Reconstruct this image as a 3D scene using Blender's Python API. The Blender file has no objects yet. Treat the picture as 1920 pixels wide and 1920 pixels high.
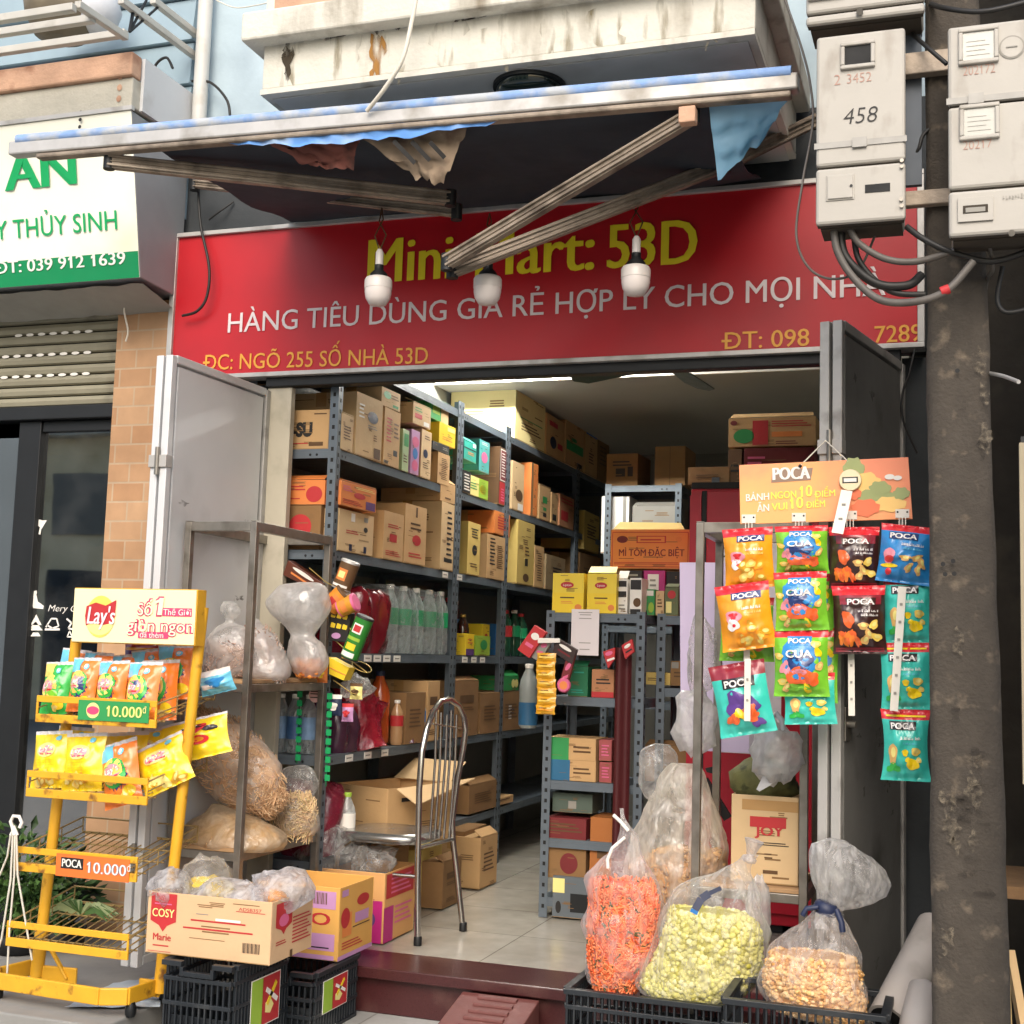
import bpy, math, random
from mathutils import Vector as Vec, Matrix, noise
SC = bpy.context.scene
rad = math.radians
# ------------------------------------------------------------------ camera
PIT, YAW, ROL, FPX = rad(6.134), rad(19.042), rad(1.74), 2463.0
CAM = Vec((1.2, -4.7, 1.30))
_f = Vec((-math.sin(YAW)*math.cos(PIT), math.cos(YAW)*math.cos(PIT), math.sin(PIT)))
_r = Vec((math.cos(YAW), math.sin(YAW), 0)); _u = _r.cross(_f)
RGT = _r*math.cos(ROL) + _u*math.sin(ROL); UPV = -_r*math.sin(ROL) + _u*math.cos(ROL); FWD = _f
cd = bpy.data.cameras.new('camera'); cam = bpy.data.objects.new('camera', cd); SC.collection.objects.link(cam)
cd.sensor_width = 36; cd.lens = 36*FPX/1920; cd.clip_end = 500; cd.clip_start = 0.05
m = Matrix.Identity(4)
for i in range(3):
    m[i][0], m[i][1], m[i][2], m[i][3] = RGT[i], UPV[i], -FWD[i], CAM[i]
cam.matrix_world = m; SC.camera = cam
# ------------------------------------------------------------------ sky, sun, exposure
SUN_DIR = Vec((0.16, -0.80, 0.66)).normalized()
elev = math.asin(SUN_DIR.z); azim = math.atan2(SUN_DIR.x, SUN_DIR.y)
w = bpy.data.worlds.new('World'); SC.world = w; w.use_nodes = True
nt = w.node_tree; bg = nt.nodes['Background']; sk = nt.nodes.new('ShaderNodeTexSky')
sk.sky_type = 'NISHITA'; sk.sun_disc = False; sk.sun_elevation = elev; sk.sun_rotation = azim
sk.air_density = 1.2; sk.dust_density = 4.0; sk.ozone_density = 1.0
nt.links.new(sk.outputs[0], bg.inputs[0]); bg.inputs[1].default_value = 0.15
sd = bpy.data.lights.new('sun', 'SUN'); sd.energy = 0.95; sd.angle = rad(38); sd.color = (1.0, 0.985, 0.96)
so = bpy.data.objects.new('sun', sd); SC.collection.objects.link(so)
so.rotation_euler = (-SUN_DIR).to_track_quat('-Z', 'Y').to_euler(); so.location = (3, -8, 9)
SC.view_settings.view_transform = 'Standard'; SC.view_settings.look = 'None'
SC.view_settings.gamma = 1; SC.view_settings.exposure = 0.76
SC.cycles.transparent_max_bounces = 24; SC.cycles.max_bounces = 8; SC.cycles.diffuse_bounces = 4
# ------------------------------------------------------------------ photo measurements -> points in the place
def ray(px, py):
    return RGT*((px-960)/FPX) - UPV*((py-960)/FPX) + FWD
def P(px, py, Y):
    d = ray(px, py); return CAM + d*((Y-CAM.y)/d.y)
def PX(px, py, X):
    d = ray(px, py); return CAM + d*((X-CAM.x)/d.x)
def PZ(px, py, Z):
    d = ray(px, py); return CAM + d*((Z-CAM.z)/d.z)
# ------------------------------------------------------------------ materials
def lin(c):
    return c/12.92 if c <= 0.04045 else ((c+0.055)/1.055)**2.4
def H(h, k=1.0):
    return tuple(min(1, lin(int(h[i:i+2], 16)/255)*k) for i in (0, 2, 4))
MATS = {}
def nmat(name):
    m = bpy.data.materials.new(name); m.use_nodes = True; MATS[name] = m
    return m, m.node_tree.nodes, m.node_tree.links, m.node_tree.nodes['Principled BSDF']
def noise_node(N, L, scale, detail=4, vec=None, stretch=None):
    t = N.new('ShaderNodeTexNoise'); t.inputs['Scale'].default_value = scale; t.inputs['Detail'].default_value = detail
    tc = N.new('ShaderNodeTexCoord'); src = tc.outputs['Object']
    if stretch:
        mp = N.new('ShaderNodeMapping'); mp.inputs['Scale'].default_value = stretch; L.new(src, mp.inputs[0]); src = mp.outputs[0]
    L.new(src, t.inputs['Vector']); return t
def ramp(N, L, src, a, b, ca=(0, 0, 0), cb=(1, 1, 1)):
    r = N.new('ShaderNodeValToRGB'); r.color_ramp.elements[0].position = a; r.color_ramp.elements[1].position = b
    r.color_ramp.elements[0].color = (*ca, 1); r.color_ramp.elements[1].color = (*cb, 1)
    L.new(src, r.inputs[0]); return r
def mixc(N, L, fac, a, b):
    x = N.new('ShaderNodeMix'); x.data_type = 'RGBA'
    if hasattr(fac, 'links'): L.new(fac, x.inputs[0])
    else: x.inputs[0].default_value = fac
    for s, v in ((6, a), (7, b)):
        if hasattr(v, 'links'): L.new(v, x.inputs[s])
        else: x.inputs[s].default_value = (*v, 1)
    return x.outputs[2]
def mat(name, col, rough=0.5, metal=0.0, var=0.10, vs=9, bump=0.0, bs=60, dirt=None, ds=2.5, da=0.5, db=0.72, stretch=None, spec=0.5, coat=0.0, ior=None):
    if name in MATS: return MATS[name]
    col = H(col) if isinstance(col, str) else col
    m, N, L, b = nmat(name)
    n = noise_node(N, L, vs, 5)
    c = mixc(N, L, n.outputs['Fac'], tuple(max(0, x*(1-var*1.6)) for x in col), tuple(min(1, x*(1+var*1.6)) for x in col))
    if dirt:
        dc = H(dirt) if isinstance(dirt, str) else dirt
        d = noise_node(N, L, ds, 8, stretch=stretch); r = ramp(N, L, d.outputs['Fac'], da, db)
        c = mixc(N, L, r.outputs[0], c, dc)
    L.new(c, b.inputs['Base Color']); b.inputs['Roughness'].default_value = rough; b.inputs['Metallic'].default_value = metal
    rr = noise_node(N, L, vs*2.3, 3); mr = N.new('ShaderNodeMapRange'); mr.inputs[3].default_value = max(0.03, rough-0.1); mr.inputs[4].default_value = min(1, rough+0.12)
    L.new(rr.outputs['Fac'], mr.inputs[0]); L.new(mr.outputs[0], b.inputs['Roughness'])
    b.inputs['Specular IOR Level'].default_value = spec; b.inputs['Coat Weight'].default_value = coat
    if bump:
        bn = noise_node(N, L, bs, 6); bp = N.new('ShaderNodeBump'); bp.inputs['Strength'].default_value = min(1, bump); bp.inputs['Distance'].default_value = 0.01
        L.new(bn.outputs['Fac'], bp.inputs['Height']); L.new(bp.outputs[0], b.inputs['Normal'])
    return m
def film(name, tint=(0.9, 0.9, 0.9), lo=0.10, hi=0.45, scale=14, rough=0.18, bump=0.5, stretch=None):
    """thin clear plastic: see-through, with bumpy creases and highlights mixed in as paler noise"""
    if name in MATS: return MATS[name]
    m, N, L, b = nmat(name); out = N['Material Output']; N.remove(b)
    tr = N.new('ShaderNodeBsdfTransparent'); tr.inputs[0].default_value = (min(1, tint[0]*1.08), min(1, tint[1]*1.08), min(1, tint[2]*1.08), 1)
    gl = N.new('ShaderNodeBsdfGlossy'); gl.inputs['Roughness'].default_value = rough; gl.inputs[0].default_value = (0.8, 0.8, 0.8, 1)
    df = N.new('ShaderNodeBsdfDiffuse'); df.inputs[0].default_value = (*tint, 1)
    tl = N.new('ShaderNodeBsdfTranslucent'); tl.inputs[0].default_value = (*tint, 1)
    a = N.new('ShaderNodeMixShader'); a.inputs[0].default_value = 0.5; L.new(df.outputs[0], a.inputs[1]); L.new(tl.outputs[0], a.inputs[2])
    c = N.new('ShaderNodeMixShader'); c.inputs[0].default_value = 0.16; L.new(a.outputs[0], c.inputs[1]); L.new(gl.outputs[0], c.inputs[2])
    n = noise_node(N, L, scale, 6, stretch=stretch); n.inputs['Distortion'].default_value = 1.2
    r = ramp(N, L, n.outputs['Fac'], 0.36, 0.68, (lo, lo, lo), (hi, hi, hi))  # paler noise mixed in for highlights along the creases
    lw = N.new('ShaderNodeLayerWeight'); lw.inputs[0].default_value = 0.35
    ad = N.new('ShaderNodeMath'); ad.operation = 'MULTIPLY_ADD'; ad.inputs[1].default_value = 0.35; ad.use_clamp = True
    L.new(lw.outputs['Facing'], ad.inputs[0]); L.new(r.outputs[0], ad.inputs[2])
    o = N.new('ShaderNodeMixShader'); L.new(ad.outputs[0], o.inputs[0]); L.new(tr.outputs[0], o.inputs[1]); L.new(c.outputs[0], o.inputs[2])
    bn = noise_node(N, L, scale*2.2, 5, stretch=stretch); bp = N.new('ShaderNodeBump'); bp.inputs['Strength'].default_value = bump; bp.inputs['Distance'].default_value = 0.02
    L.new(bn.outputs['Fac'], bp.inputs['Height']); L.new(bp.outputs[0], gl.inputs['Normal']); L.new(bp.outputs[0], df.inputs['Normal'])
    L.new(o.outputs[0], out.inputs[0]); return m
def pane_glass(name, tint, refl):
    m, N, L, b = nmat(name); out = N['Material Output']; N.remove(b)
    tr = N.new('ShaderNodeBsdfTransparent'); tr.inputs[0].default_value = (*tint, 1); gl = N.new('ShaderNodeBsdfGlossy'); gl.inputs['Roughness'].default_value = 0.02
    n = noise_node(N, L, 1.3, 3); bp = N.new('ShaderNodeBump'); bp.inputs['Strength'].default_value = 0.015; bp.inputs['Distance'].default_value = 0.05; L.new(n.outputs['Fac'], bp.inputs['Height']); L.new(bp.outputs[0], gl.inputs['Normal'])
    df = N.new('ShaderNodeBsdfDiffuse'); df.inputs[0].default_value = (0.5, 0.5, 0.48, 1); d2 = noise_node(N, L, 5, 6); r = ramp(N, L, d2.outputs['Fac'], 0.4, 0.8, (0.0, 0.0, 0.0), (0.06, 0.06, 0.06))
    a = N.new('ShaderNodeMixShader'); a.inputs[0].default_value = refl; L.new(tr.outputs[0], a.inputs[1]); L.new(gl.outputs[0], a.inputs[2])
    o = N.new('ShaderNodeMixShader'); L.new(r.outputs[0], o.inputs[0]); L.new(a.outputs[0], o.inputs[1]); L.new(df.outputs[0], o.inputs[2]); L.new(o.outputs[0], out.inputs[0]); return m
def emit(name, col, s):
    m, N, L, b = nmat(name); b.inputs['Emission Color'].default_value = (*col, 1); b.inputs['Emission Strength'].default_value = s
    b.inputs['Base Color'].default_value = (*col, 1); return m
# ------------------------------------------------------------------ mesh builder
WL = {}
class B:
    def __init__(s): s.v = []; s.f = []; s.m = []; s.s = []; s.mats = []
    def mi(s, m):
        if m not in s.mats: s.mats.append(m)
        return s.mats.index(m)
    def add(s, vs, fs, m, smooth=False):
        o = len(s.v); s.v += [tuple(p) for p in vs]; k = s.mi(m)
        for f in fs: s.f.append([i+o for i in f]); s.m.append(k); s.s.append(smooth)
    def hexa(s, p, m):
        s.add(p, [(0, 3, 2, 1), (4, 5, 6, 7), (0, 1, 5, 4), (1, 2, 6, 5), (2, 3, 7, 6), (3, 0, 4, 7)], m)
    def bx(s, x0, x1, y0, y1, z0, z1, m):
        if x1 < x0: x0, x1 = x1, x0
        if y1 < y0: y0, y1 = y1, y0
        if z1 < z0: z0, z1 = z1, z0
        s.hexa([(x0, y0, z0), (x1, y0, z0), (x1, y1, z0), (x0, y1, z0), (x0, y0, z1), (x1, y0, z1), (x1, y1, z1), (x0, y1, z1)], m)
    def ob(s, c, U, W, N, a, b, d, m):
        """box centred at c with unit axes U, W, N and full sizes a, b, d"""
        c = Vec(c); U = Vec(U)*(a/2); W = Vec(W)*(b/2); N = Vec(N)*(d/2)
        s.hexa([c-U-W-N, c+U-W-N, c+U+W-N, c-U+W-N, c-U-W+N, c+U-W+N, c+U+W+N, c-U+W+N], m)
    def bar(s, p, q, a, b, m, up=(0, 0, 1)):
        p = Vec(p); q = Vec(q); d = (q-p); l = d.length; d.normalize(); x = d.cross(Vec(up))
        if x.length < 1e-4: x = Vec((1, 0, 0))
        x.normalize(); y = x.cross(d); s.ob((p+q)/2, x, y, d, a, b, l, m)
    def tube(s, pts, r, m, n=8, closed=False):
        pts = [Vec(p) for p in pts]; k = len(pts); rs = r if isinstance(r, (list, tuple)) else [r]*k
        vs = []; ref = None
        for i, p in enumerate(pts):
            a = pts[(i-1) % k] if closed or i > 0 else p; b = pts[(i+1) % k] if closed or i < k-1 else p
            d = (b-a).normalized()
            if ref is None:
                ref = d.orthogonal().normalized()
            ref = (ref-d*ref.dot(d)).normalized(); t = d.cross(ref)
            for j in range(n):
                an = 2*math.pi*j/n; vs.append(p+(ref*math.cos(an)+t*math.sin(an))*rs[i])
        fs = []
        for i in range(k if closed else k-1):
            for j in range(n):
                a, b = i*n, ((i+1) % k)*n; fs.append((a+j, a+(j+1) % n, b+(j+1) % n, b+j))
        s.add(vs, fs, m, True)
        if not closed:
            s.add(vs[:n], [tuple(range(n))[::-1]], m); s.add(vs[-n:], [tuple(range(n))], m)
    def lathe(s, c, prof, m, n=20, ax=(0, 0, 1), sc=(1, 1)):
        c = Vec(c); A = Vec(ax).normalized(); X = A.orthogonal().normalized() if abs(A.z) < 0.99 else Vec((1, 0, 0)); Y = A.cross(X)
        vs = []
        for r, z in prof:
            for j in range(n):
                a = 2*math.pi*j/n; vs.append(c+A*z+X*(r*math.cos(a)*sc[0])+Y*(r*math.sin(a)*sc[1]))
        fs = [(i*n+j, i*n+(j+1) % n, (i+1)*n+(j+1) % n, (i+1)*n+j) for i in range(len(prof)-1) for j in range(n)]
        s.add(vs, fs, m, True)
        if prof[0][0] > 1e-4: s.add(vs[:n], [tuple(range(n))[::-1]], m)
        if prof[-1][0] > 1e-4: s.add(vs[-n:], [tuple(range(n))], m)
    def loft(s, rings, m, caps=True, smooth=True):
        n = len(rings[0]); vs = [p for r in rings for p in r]
        fs = [(i*n+j, i*n+(j+1) % n, (i+1)*n+(j+1) % n, (i+1)*n+j) for i in range(len(rings)-1) for j in range(n)]
        s.add(vs, fs, m, smooth)
        if caps: s.add(rings[0], [tuple(range(n))[::-1]], m, smooth); s.add(rings[-1], [tuple(range(n))], m, smooth)
    def poly(s, pts, m): s.add(pts, [tuple(range(len(pts)))], m)
    def prism(s, pts, ext, m):
        n = len(pts); e = Vec(ext); pts = [Vec(p) for p in pts]; s.add(pts+[p+e for p in pts], [tuple(range(n))[::-1], tuple(range(n, 2*n))]+[(i, (i+1) % n, n+(i+1) % n, n+i) for i in range(n)], m)
    def disc(s, c, U, W, rx, ry, m, n=20, f=None, a0=0):
        c = Vec(c); U = Vec(U); W = Vec(W)
        s.poly([c+U*(rx*math.cos(a0+2*math.pi*i/n)*(f(i) if f else 1))+W*(ry*math.sin(a0+2*math.pi*i/n)*(f(i) if f else 1)) for i in range(n)], m)
    def rect(s, c, U, W, a, b, m):
        c = Vec(c); U = Vec(U)*(a/2); W = Vec(W)*(b/2); s.poly([c-U-W, c+U-W, c+U+W, c-U+W], m)
    def text(s, t, o, U, W, width, cap, m, off=0.0, shear=0.0, fn=None):
        """lettering: o is the lower left corner, width the full line, cap the capital height"""
        thick = off if 0 < off < 0.06 and not fn else 0; off = 0.0 if thick else off
        vs, fs, x0, x1, ch = glyphs(t, off); k = width/(x1-x0); h = cap/ch; o = Vec(o); U = Vec(U); W = Vec(W)
        if fn: s.add([fn((q[0]-x0)*k+shear*q[1]*h, q[1]*h) for q in vs], fs, m); return
        nn = U.cross(W).normalized()*(cap*0.004)
        for i, d in enumerate((0,) if not thick else (-thick, 0, thick)):
            s.add([o+U*((q[0]-x0)*k+shear*q[1]*h+d*h)+W*(q[1]*h)+nn*((q[2] if len(q) > 2 else 0)+i*3) for q in vs], fs, m)
    def build(s, name, parent=None, loc=None, bevel=0.0):
        base = WL[parent.name] if parent else Vec(loc if loc is not None else (0, 0, 0))
        me = bpy.data.meshes.new(name); me.from_pydata([tuple(Vec(p)-base) for p in s.v], [], s.f)
        for x in s.mats: me.materials.append(x)
        me.polygons.foreach_set('material_index', s.m); me.polygons.foreach_set('use_smooth', s.s); me.update()
        o = bpy.data.objects.new(name, me); SC.collection.objects.link(o)
        if parent: o.parent = parent
        else: o.location = base
        WL[o.name] = base
        if bevel:
            bv = o.modifiers.new('bevel', 'BEVEL'); bv.width = bevel; bv.segments = 2; bv.limit_method = 'ANGLE'; bv.angle_limit = rad(50)
        return o
GL = {}
def _curve(t, off):
    c = bpy.data.curves.new('lettering', 'FONT'); c.body = t; c.size = 1; c.offset = off; c.resolution_u = 3
    o = bpy.data.objects.new('lettering', c); SC.collection.objects.link(o)
    dg = bpy.context.evaluated_depsgraph_get(); e = o.evaluated_get(dg); me = e.to_mesh()
    vs = [(p.co.x, p.co.y) for p in me.vertices]; fs = [tuple(p.vertices) for p in me.polygons]
    e.to_mesh_clear(); bpy.data.objects.remove(o); bpy.data.curves.remove(c)
    return vs, fs
def glyphs(t, off):
    if (t, off) not in GL:
        if 'cap' not in GL:
            v, _ = _curve('H', 0); GL['cap'] = max(y for x, y in v)
        plain = t.replace('Đ', 'D').replace('Ợ', 'Ọ'); v, f = _curve(plain, off); v = list(v); f = list(f)
        for i, ch in enumerate(t):
            if ch == '1':
                ov, _ = _curve('1', off); ow = max(x for x, y in ov); m0 = min(x for x, y in ov); pv, _ = _curve(plain[:i+1], off); ox = max(x for x, y in pv)-ow; k = len(v); cp = GL['cap']; tp = max(y for x, y in ov)
                v += [(ox+m0-0.09, tp-0.24, 1.0), (ox+m0+0.06, tp-0.12, 1.0), (ox+m0+0.06, tp-0.0, 1.0), (ox+m0-0.09, tp-0.13, 1.0)]; f.append((k, k+1, k+2, k+3))
            if ch in 'ĐỢ':
                one = 'D' if ch == 'Đ' else 'Ọ'; ov, _ = _curve(one, off); ow = max(x for x, y in ov); pv, _ = _curve(plain[:i+1], off); ox = max(x for x, y in pv)-ow; k = len(v); cp = GL['cap']
                q = ((-0.05, 0.42), (0.33, 0.42), (0.33, 0.56), (-0.05, 0.56)) if ch == 'Đ' else ((ow-0.10, 0.86), (ow+0.0, 0.90), (ow+0.05, 1.08), (ow-0.06, 1.08))
                v += [(ox+a, b*cp, 1.0) for a, b in q]; f.append((k, k+1, k+2, k+3))
        GL[(t, off)] = (v, f, min(q[0] for q in v), max(q[0] for q in v), GL['cap'])
    return GL[(t, off)]
def thing(name, label, cat, loc, group=None):
    o = bpy.data.objects.new(name, None); SC.collection.objects.link(o); o.location = loc; o.empty_display_size = 0.1
    WL[o.name] = Vec(loc); return tag(o, label, cat, group)
def tag(o, label, cat, group=None):
    o['label'] = label; o['category'] = cat
    if group: o['group'] = group
    return o
def struct(o, kind='structure'):
    o['kind'] = kind; return o
X_, Y_, Z_ = Vec((1, 0, 0)), Vec((0, 1, 0)), Vec((0, 0, 1))
def nz(p, s=1.0): return noise.noise(Vec(p)*s)
# ------------------------------------------------------------------ palette
M_conc = mat('weathered_plaster', 'cdcabf', 0.85, var=0.14, vs=5, bump=0.35, bs=50, dirt='6d5f48', ds=3.2, da=0.56, db=0.78, stretch=(2.2, 2.2, 0.6))
M_conc2 = mat('grey_plaster', 'b5b1a4', 0.88, var=0.15, vs=6, bump=0.35, bs=45, dirt='77705f', ds=3, da=0.55, db=0.8)
M_under = mat('balcony_underside', 'c4c4c0', 0.85, var=0.1, vs=4, bump=0.15, bs=30, dirt='6a6558', ds=2, da=0.5, db=0.8)
M_rust = mat('rusty_orange_paint', 'c09a80', 0.85, var=0.2, vs=10, bump=0.35, bs=60, dirt='8a5c44', ds=7, da=0.52, db=0.72)
M_blue = mat('pale_blue_wall', 'adbfc9', 0.85, var=0.07, vs=3, bump=0.12, bs=40, dirt='8494a0', ds=2.5, da=0.5, db=0.85)
M_wallg = mat('grey_wall_paint', '3c4043', 0.85, var=0.14, vs=4, bump=0.2, bs=40, dirt='2a2c2e', ds=3, da=0.5, db=0.75)
M_in = mat('interior_wall', '84827a', 0.8, var=0.07, vs=3, bump=0.1, bs=30)
M_ceil = mat('interior_ceiling', 'a5a398', 0.9, var=0.06, vs=3)
M_mezz = mat('loft_slab', 'a3a199', 0.9, var=0.06, vs=3)
M_red = mat('sign_red', 'b90f1e', 0.42, var=0.06, vs=2.2, bump=0.06, bs=4, dirt='98101d', ds=1.6, da=0.45, db=0.8)
M_sign_y = mat('sign_yellow', 'f4e02a', 0.45, var=0.06); M_sign_o = mat('sign_amber', 'e2a23a', 0.45, var=0.06)
M_sign_w = mat('sign_white', 'd9cfd0', 0.5, var=0.05); M_alu = mat('aluminium', 'b9b7b4', 0.45, 0.4, var=0.1, vs=20, dirt='857f74', ds=7, da=0.5, db=0.75)
M_alud = mat('weathered_aluminium', '96897a', 0.55, 0.25, var=0.2, vs=25, bump=0.2, bs=80, dirt='5a4f44', ds=9, da=0.48, db=0.72)
M_cream = mat('sign_cream', 'eeedde', 0.4, var=0.03, vs=2, dirt='d5cfae', ds=2, da=0.55, db=0.9)
M_green = mat('sign_green', '08a05a', 0.4, var=0.04); M_green_d = mat('sign_green_band', '0d8450', 0.4, var=0.05)
M_dark = mat('dark_metal', '1c1e20', 0.5, 0.3, var=0.2); M_black = mat('black_void', '0a0b0c', 0.7, var=0.2)
M_cable = mat('cable_black', '1d1c1b', 0.55, var=0.25); M_cableg = mat('cable_grey', '5a5550', 0.55, var=0.2, vs=30); M_string = mat('white_string', 'd8d2c4', 0.7)
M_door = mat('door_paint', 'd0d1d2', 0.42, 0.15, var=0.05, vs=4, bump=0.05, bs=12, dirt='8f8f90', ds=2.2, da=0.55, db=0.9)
M_doorr = mat('door_paint_shaded', '7d7c79', 0.5, 0.15, var=0.12, vs=6, bump=0.1, bs=40, dirt='47443f', ds=4, da=0.5, db=0.75)  # right leaf panels: paint darkened for the shade they stand in
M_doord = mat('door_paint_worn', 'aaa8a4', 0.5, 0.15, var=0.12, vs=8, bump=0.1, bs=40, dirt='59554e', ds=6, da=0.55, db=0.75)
M_steel = mat('dull_stainless', '8f8a82', 0.38, 0.75, var=0.18, vs=18, dirt='5d564c', ds=10, da=0.5, db=0.8)
M_chrome = mat('chrome', 'bcbab5', 0.2, 0.95, var=0.05)
M_shelf = mat('shelf_paint', '606a73', 0.45, 0.2, var=0.12, vs=12, dirt='55595c', ds=5, da=0.55, db=0.8)
M_yel = mat('rack_yellow', 'dba428', 0.45, var=0.12, vs=14, bump=0.08, bs=60, dirt='7d5320', ds=16, da=0.58, db=0.68)
M_wire = mat('rusty_wire', 'a38a58', 0.55, 0.3, var=0.3, vs=40)
M_card = mat('cardboard', 'c09b6c', 0.85, var=0.08, vs=9, bump=0.1, bs=60)
M_card2 = mat('cardboard_pale', 'cdaf84', 0.85, var=0.07, vs=8, bump=0.1, bs=60)
M_cardd = mat('cardboard_brown_dim', '85643f', 0.88, var=0.1, vs=7, bump=0.1, bs=60)  # brown board, darkened for the dimness deep in the shop
M_cardy = mat('cardboard_yellow', 'cbb063', 0.8, var=0.08, vs=8)
M_tape = mat('packing_tape', 'b78f5c', 0.2, var=0.08, vs=20)
M_org = mat('print_orange', 'd9803f', 0.6, var=0.07); M_redp = mat('print_red', 'b42a2e', 0.6, var=0.1)
M_dred = mat('print_maroon', '6e1f22', 0.6, var=0.1); M_purp = mat('print_purple', '5b3a74', 0.6); M_navy = mat('print_navy', '1c2644', 0.5)
M_blk = mat('print_black', '1b1918', 0.6); M_brn = mat('print_brown', '5d4226', 0.7); M_grn = mat('print_green', '2f8f4d', 0.55); M_teal = mat('print_teal', '2f9b8c', 0.5)
M_wht = mat('print_white', 'e6e2da', 0.55, var=0.04); M_pink = mat('print_pink', 'd1628a', 0.55); M_lilac = mat('print_lilac', 'b989b5', 0.6); M_lime = mat('print_lime', '93b53a', 0.55)
M_yl = mat('print_yellow', 'e6c62a', 0.5, var=0.05); M_ypale = mat('print_pale_yellow', 'e8dc8c', 0.5, var=0.05); M_bluep = mat('print_blue', '2b72b4', 0.5)
M_mag = mat('print_magenta', 'b22375', 0.5); M_grey = mat('print_grey', '8b8880', 0.6)
M_crate = mat('black_crate_plastic', '1e2328', 0.42, var=0.15, vs=12, dirt='3b3d3e', ds=9, da=0.55, db=0.75)
M_tile = None
def brick(name, c1, c2, cm, bw, bh, mort=0.012, rough=0.6, axes='xz', off=0.5, bump=0.4):
    m, N, L, b = nmat(name); tc = N.new('ShaderNodeTexCoord'); sp = N.new('ShaderNodeSeparateXYZ'); cb = N.new('ShaderNodeCombineXYZ')
    L.new(tc.outputs['Object'], sp.inputs[0]); L.new(sp.outputs['XYZ'.index(axes[0].upper())], cb.inputs[0]); L.new(sp.outputs['XYZ'.index(axes[1].upper())], cb.inputs[1])
    t = N.new('ShaderNodeTexBrick'); t.offset = off; t.inputs['Scale'].default_value = 1; t.inputs['Brick Width'].default_value = bw; t.inputs['Row Height'].default_value = bh
    t.inputs['Mortar Size'].default_value = mort; t.inputs['Color1'].default_value = (*H(c1), 1); t.inputs['Color2'].default_value = (*H(c2), 1); t.inputs['Mortar'].default_value = (*H(cm), 1)
    L.new(cb.outputs[0], t.inputs['Vector']); n = noise_node(N, L, 14, 5)
    c0 = mixc(N, L, n.outputs['Fac'], (0.6, 0.6, 0.6), (1, 1, 1)); n2 = noise_node(N, L, 2.2, 8); r2 = ramp(N, L, n2.outputs['Fac'], 0.4, 0.72, (1, 1, 1), (0.66, 0.62, 0.56)); cm_ = N.new('ShaderNodeMix'); cm_.data_type = 'RGBA'; cm_.blend_type = 'MULTIPLY'; cm_.inputs[0].default_value = 1; L.new(c0, cm_.inputs[6]); L.new(r2.outputs[0], cm_.inputs[7]); c = cm_.outputs[2]; mx = N.new('ShaderNodeMix'); mx.data_type = 'RGBA'; mx.blend_type = 'MULTIPLY'; mx.inputs[0].default_value = 0.8
    L.new(t.outputs['Color'], mx.inputs[6]); L.new(c, mx.inputs[7]); L.new(mx.outputs[2], b.inputs['Base Color']); b.inputs['Roughness'].default_value = rough
    bp = N.new('ShaderNodeBump'); bp.inputs['Strength'].default_value = bump; bp.inputs['Distance'].default_value = 0.006; bp.invert = True
    L.new(t.outputs['Fac'], bp.inputs['Height']); L.new(bp.outputs[0], b.inputs['Normal']); return m
M_brick = brick('tan_brick_tile', 'c9a17a', 'b98c64', 'c3aa8c', 0.155, 0.082, 0.004)
M_dbrick = mat('dark_masonry', '39342d', 0.95, var=0.3, vs=7, bump=0.8, bs=14, dirt='4a4439', ds=6, da=0.56, db=0.72)  # dark brown grey with slightly paler mottling
M_floor = brick('floor_tiles', 'c0bcb1', 'b9b5aa', '8f8b80', 0.5, 0.5, 0.003, 0.22, 'xy', 0.0, 0.1)
M_pave = brick('pavement_tiles', 'bfc0bd', 'b4b5b2', '95958f', 0.4, 0.4, 0.004, 0.5, 'xy', 0.0, 0.2)
M_gran = mat('maroon_granite', '432021', 0.3, var=0.25, vs=120, dirt='6b5048', ds=4, da=0.52, db=0.8)
M_ramp = mat('painted_ramp', '693b37', 0.6, var=0.15, vs=14, bump=0.15, bs=40, dirt='85605a', ds=10, da=0.6, db=0.8)
M_asph = mat('asphalt', '96938c', 0.9, var=0.15, vs=30, bump=0.3, bs=120)
# ------------------------------------------------------------------ ground
b = B(); b.poly([(-60, -60, -0.012), (60, -60, -0.012), (60, 60, -0.012), (-60, 60, -0.012)], M_asph); struct(b.build('ground'))
b = B(); b.bx(-6, 5, -1.9, 0.0, -0.10, 0.0, M_pave); struct(b.build('pavement'))
b = B(); b.bx(-1.62, 1.02, -0.20, 4.7, 0.002, 0.163, M_floor); struct(b.build('shop_floor'))
b = B(); b.bx(-1.75, 1.10, -0.262, -0.005, 0.128, 0.167, M_gran); b.bx(-1.75, 1.10, -0.225, -0.2, 0.001, 0.127, M_gran)
struct(b.build('entrance_step', bevel=0.004))
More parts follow.
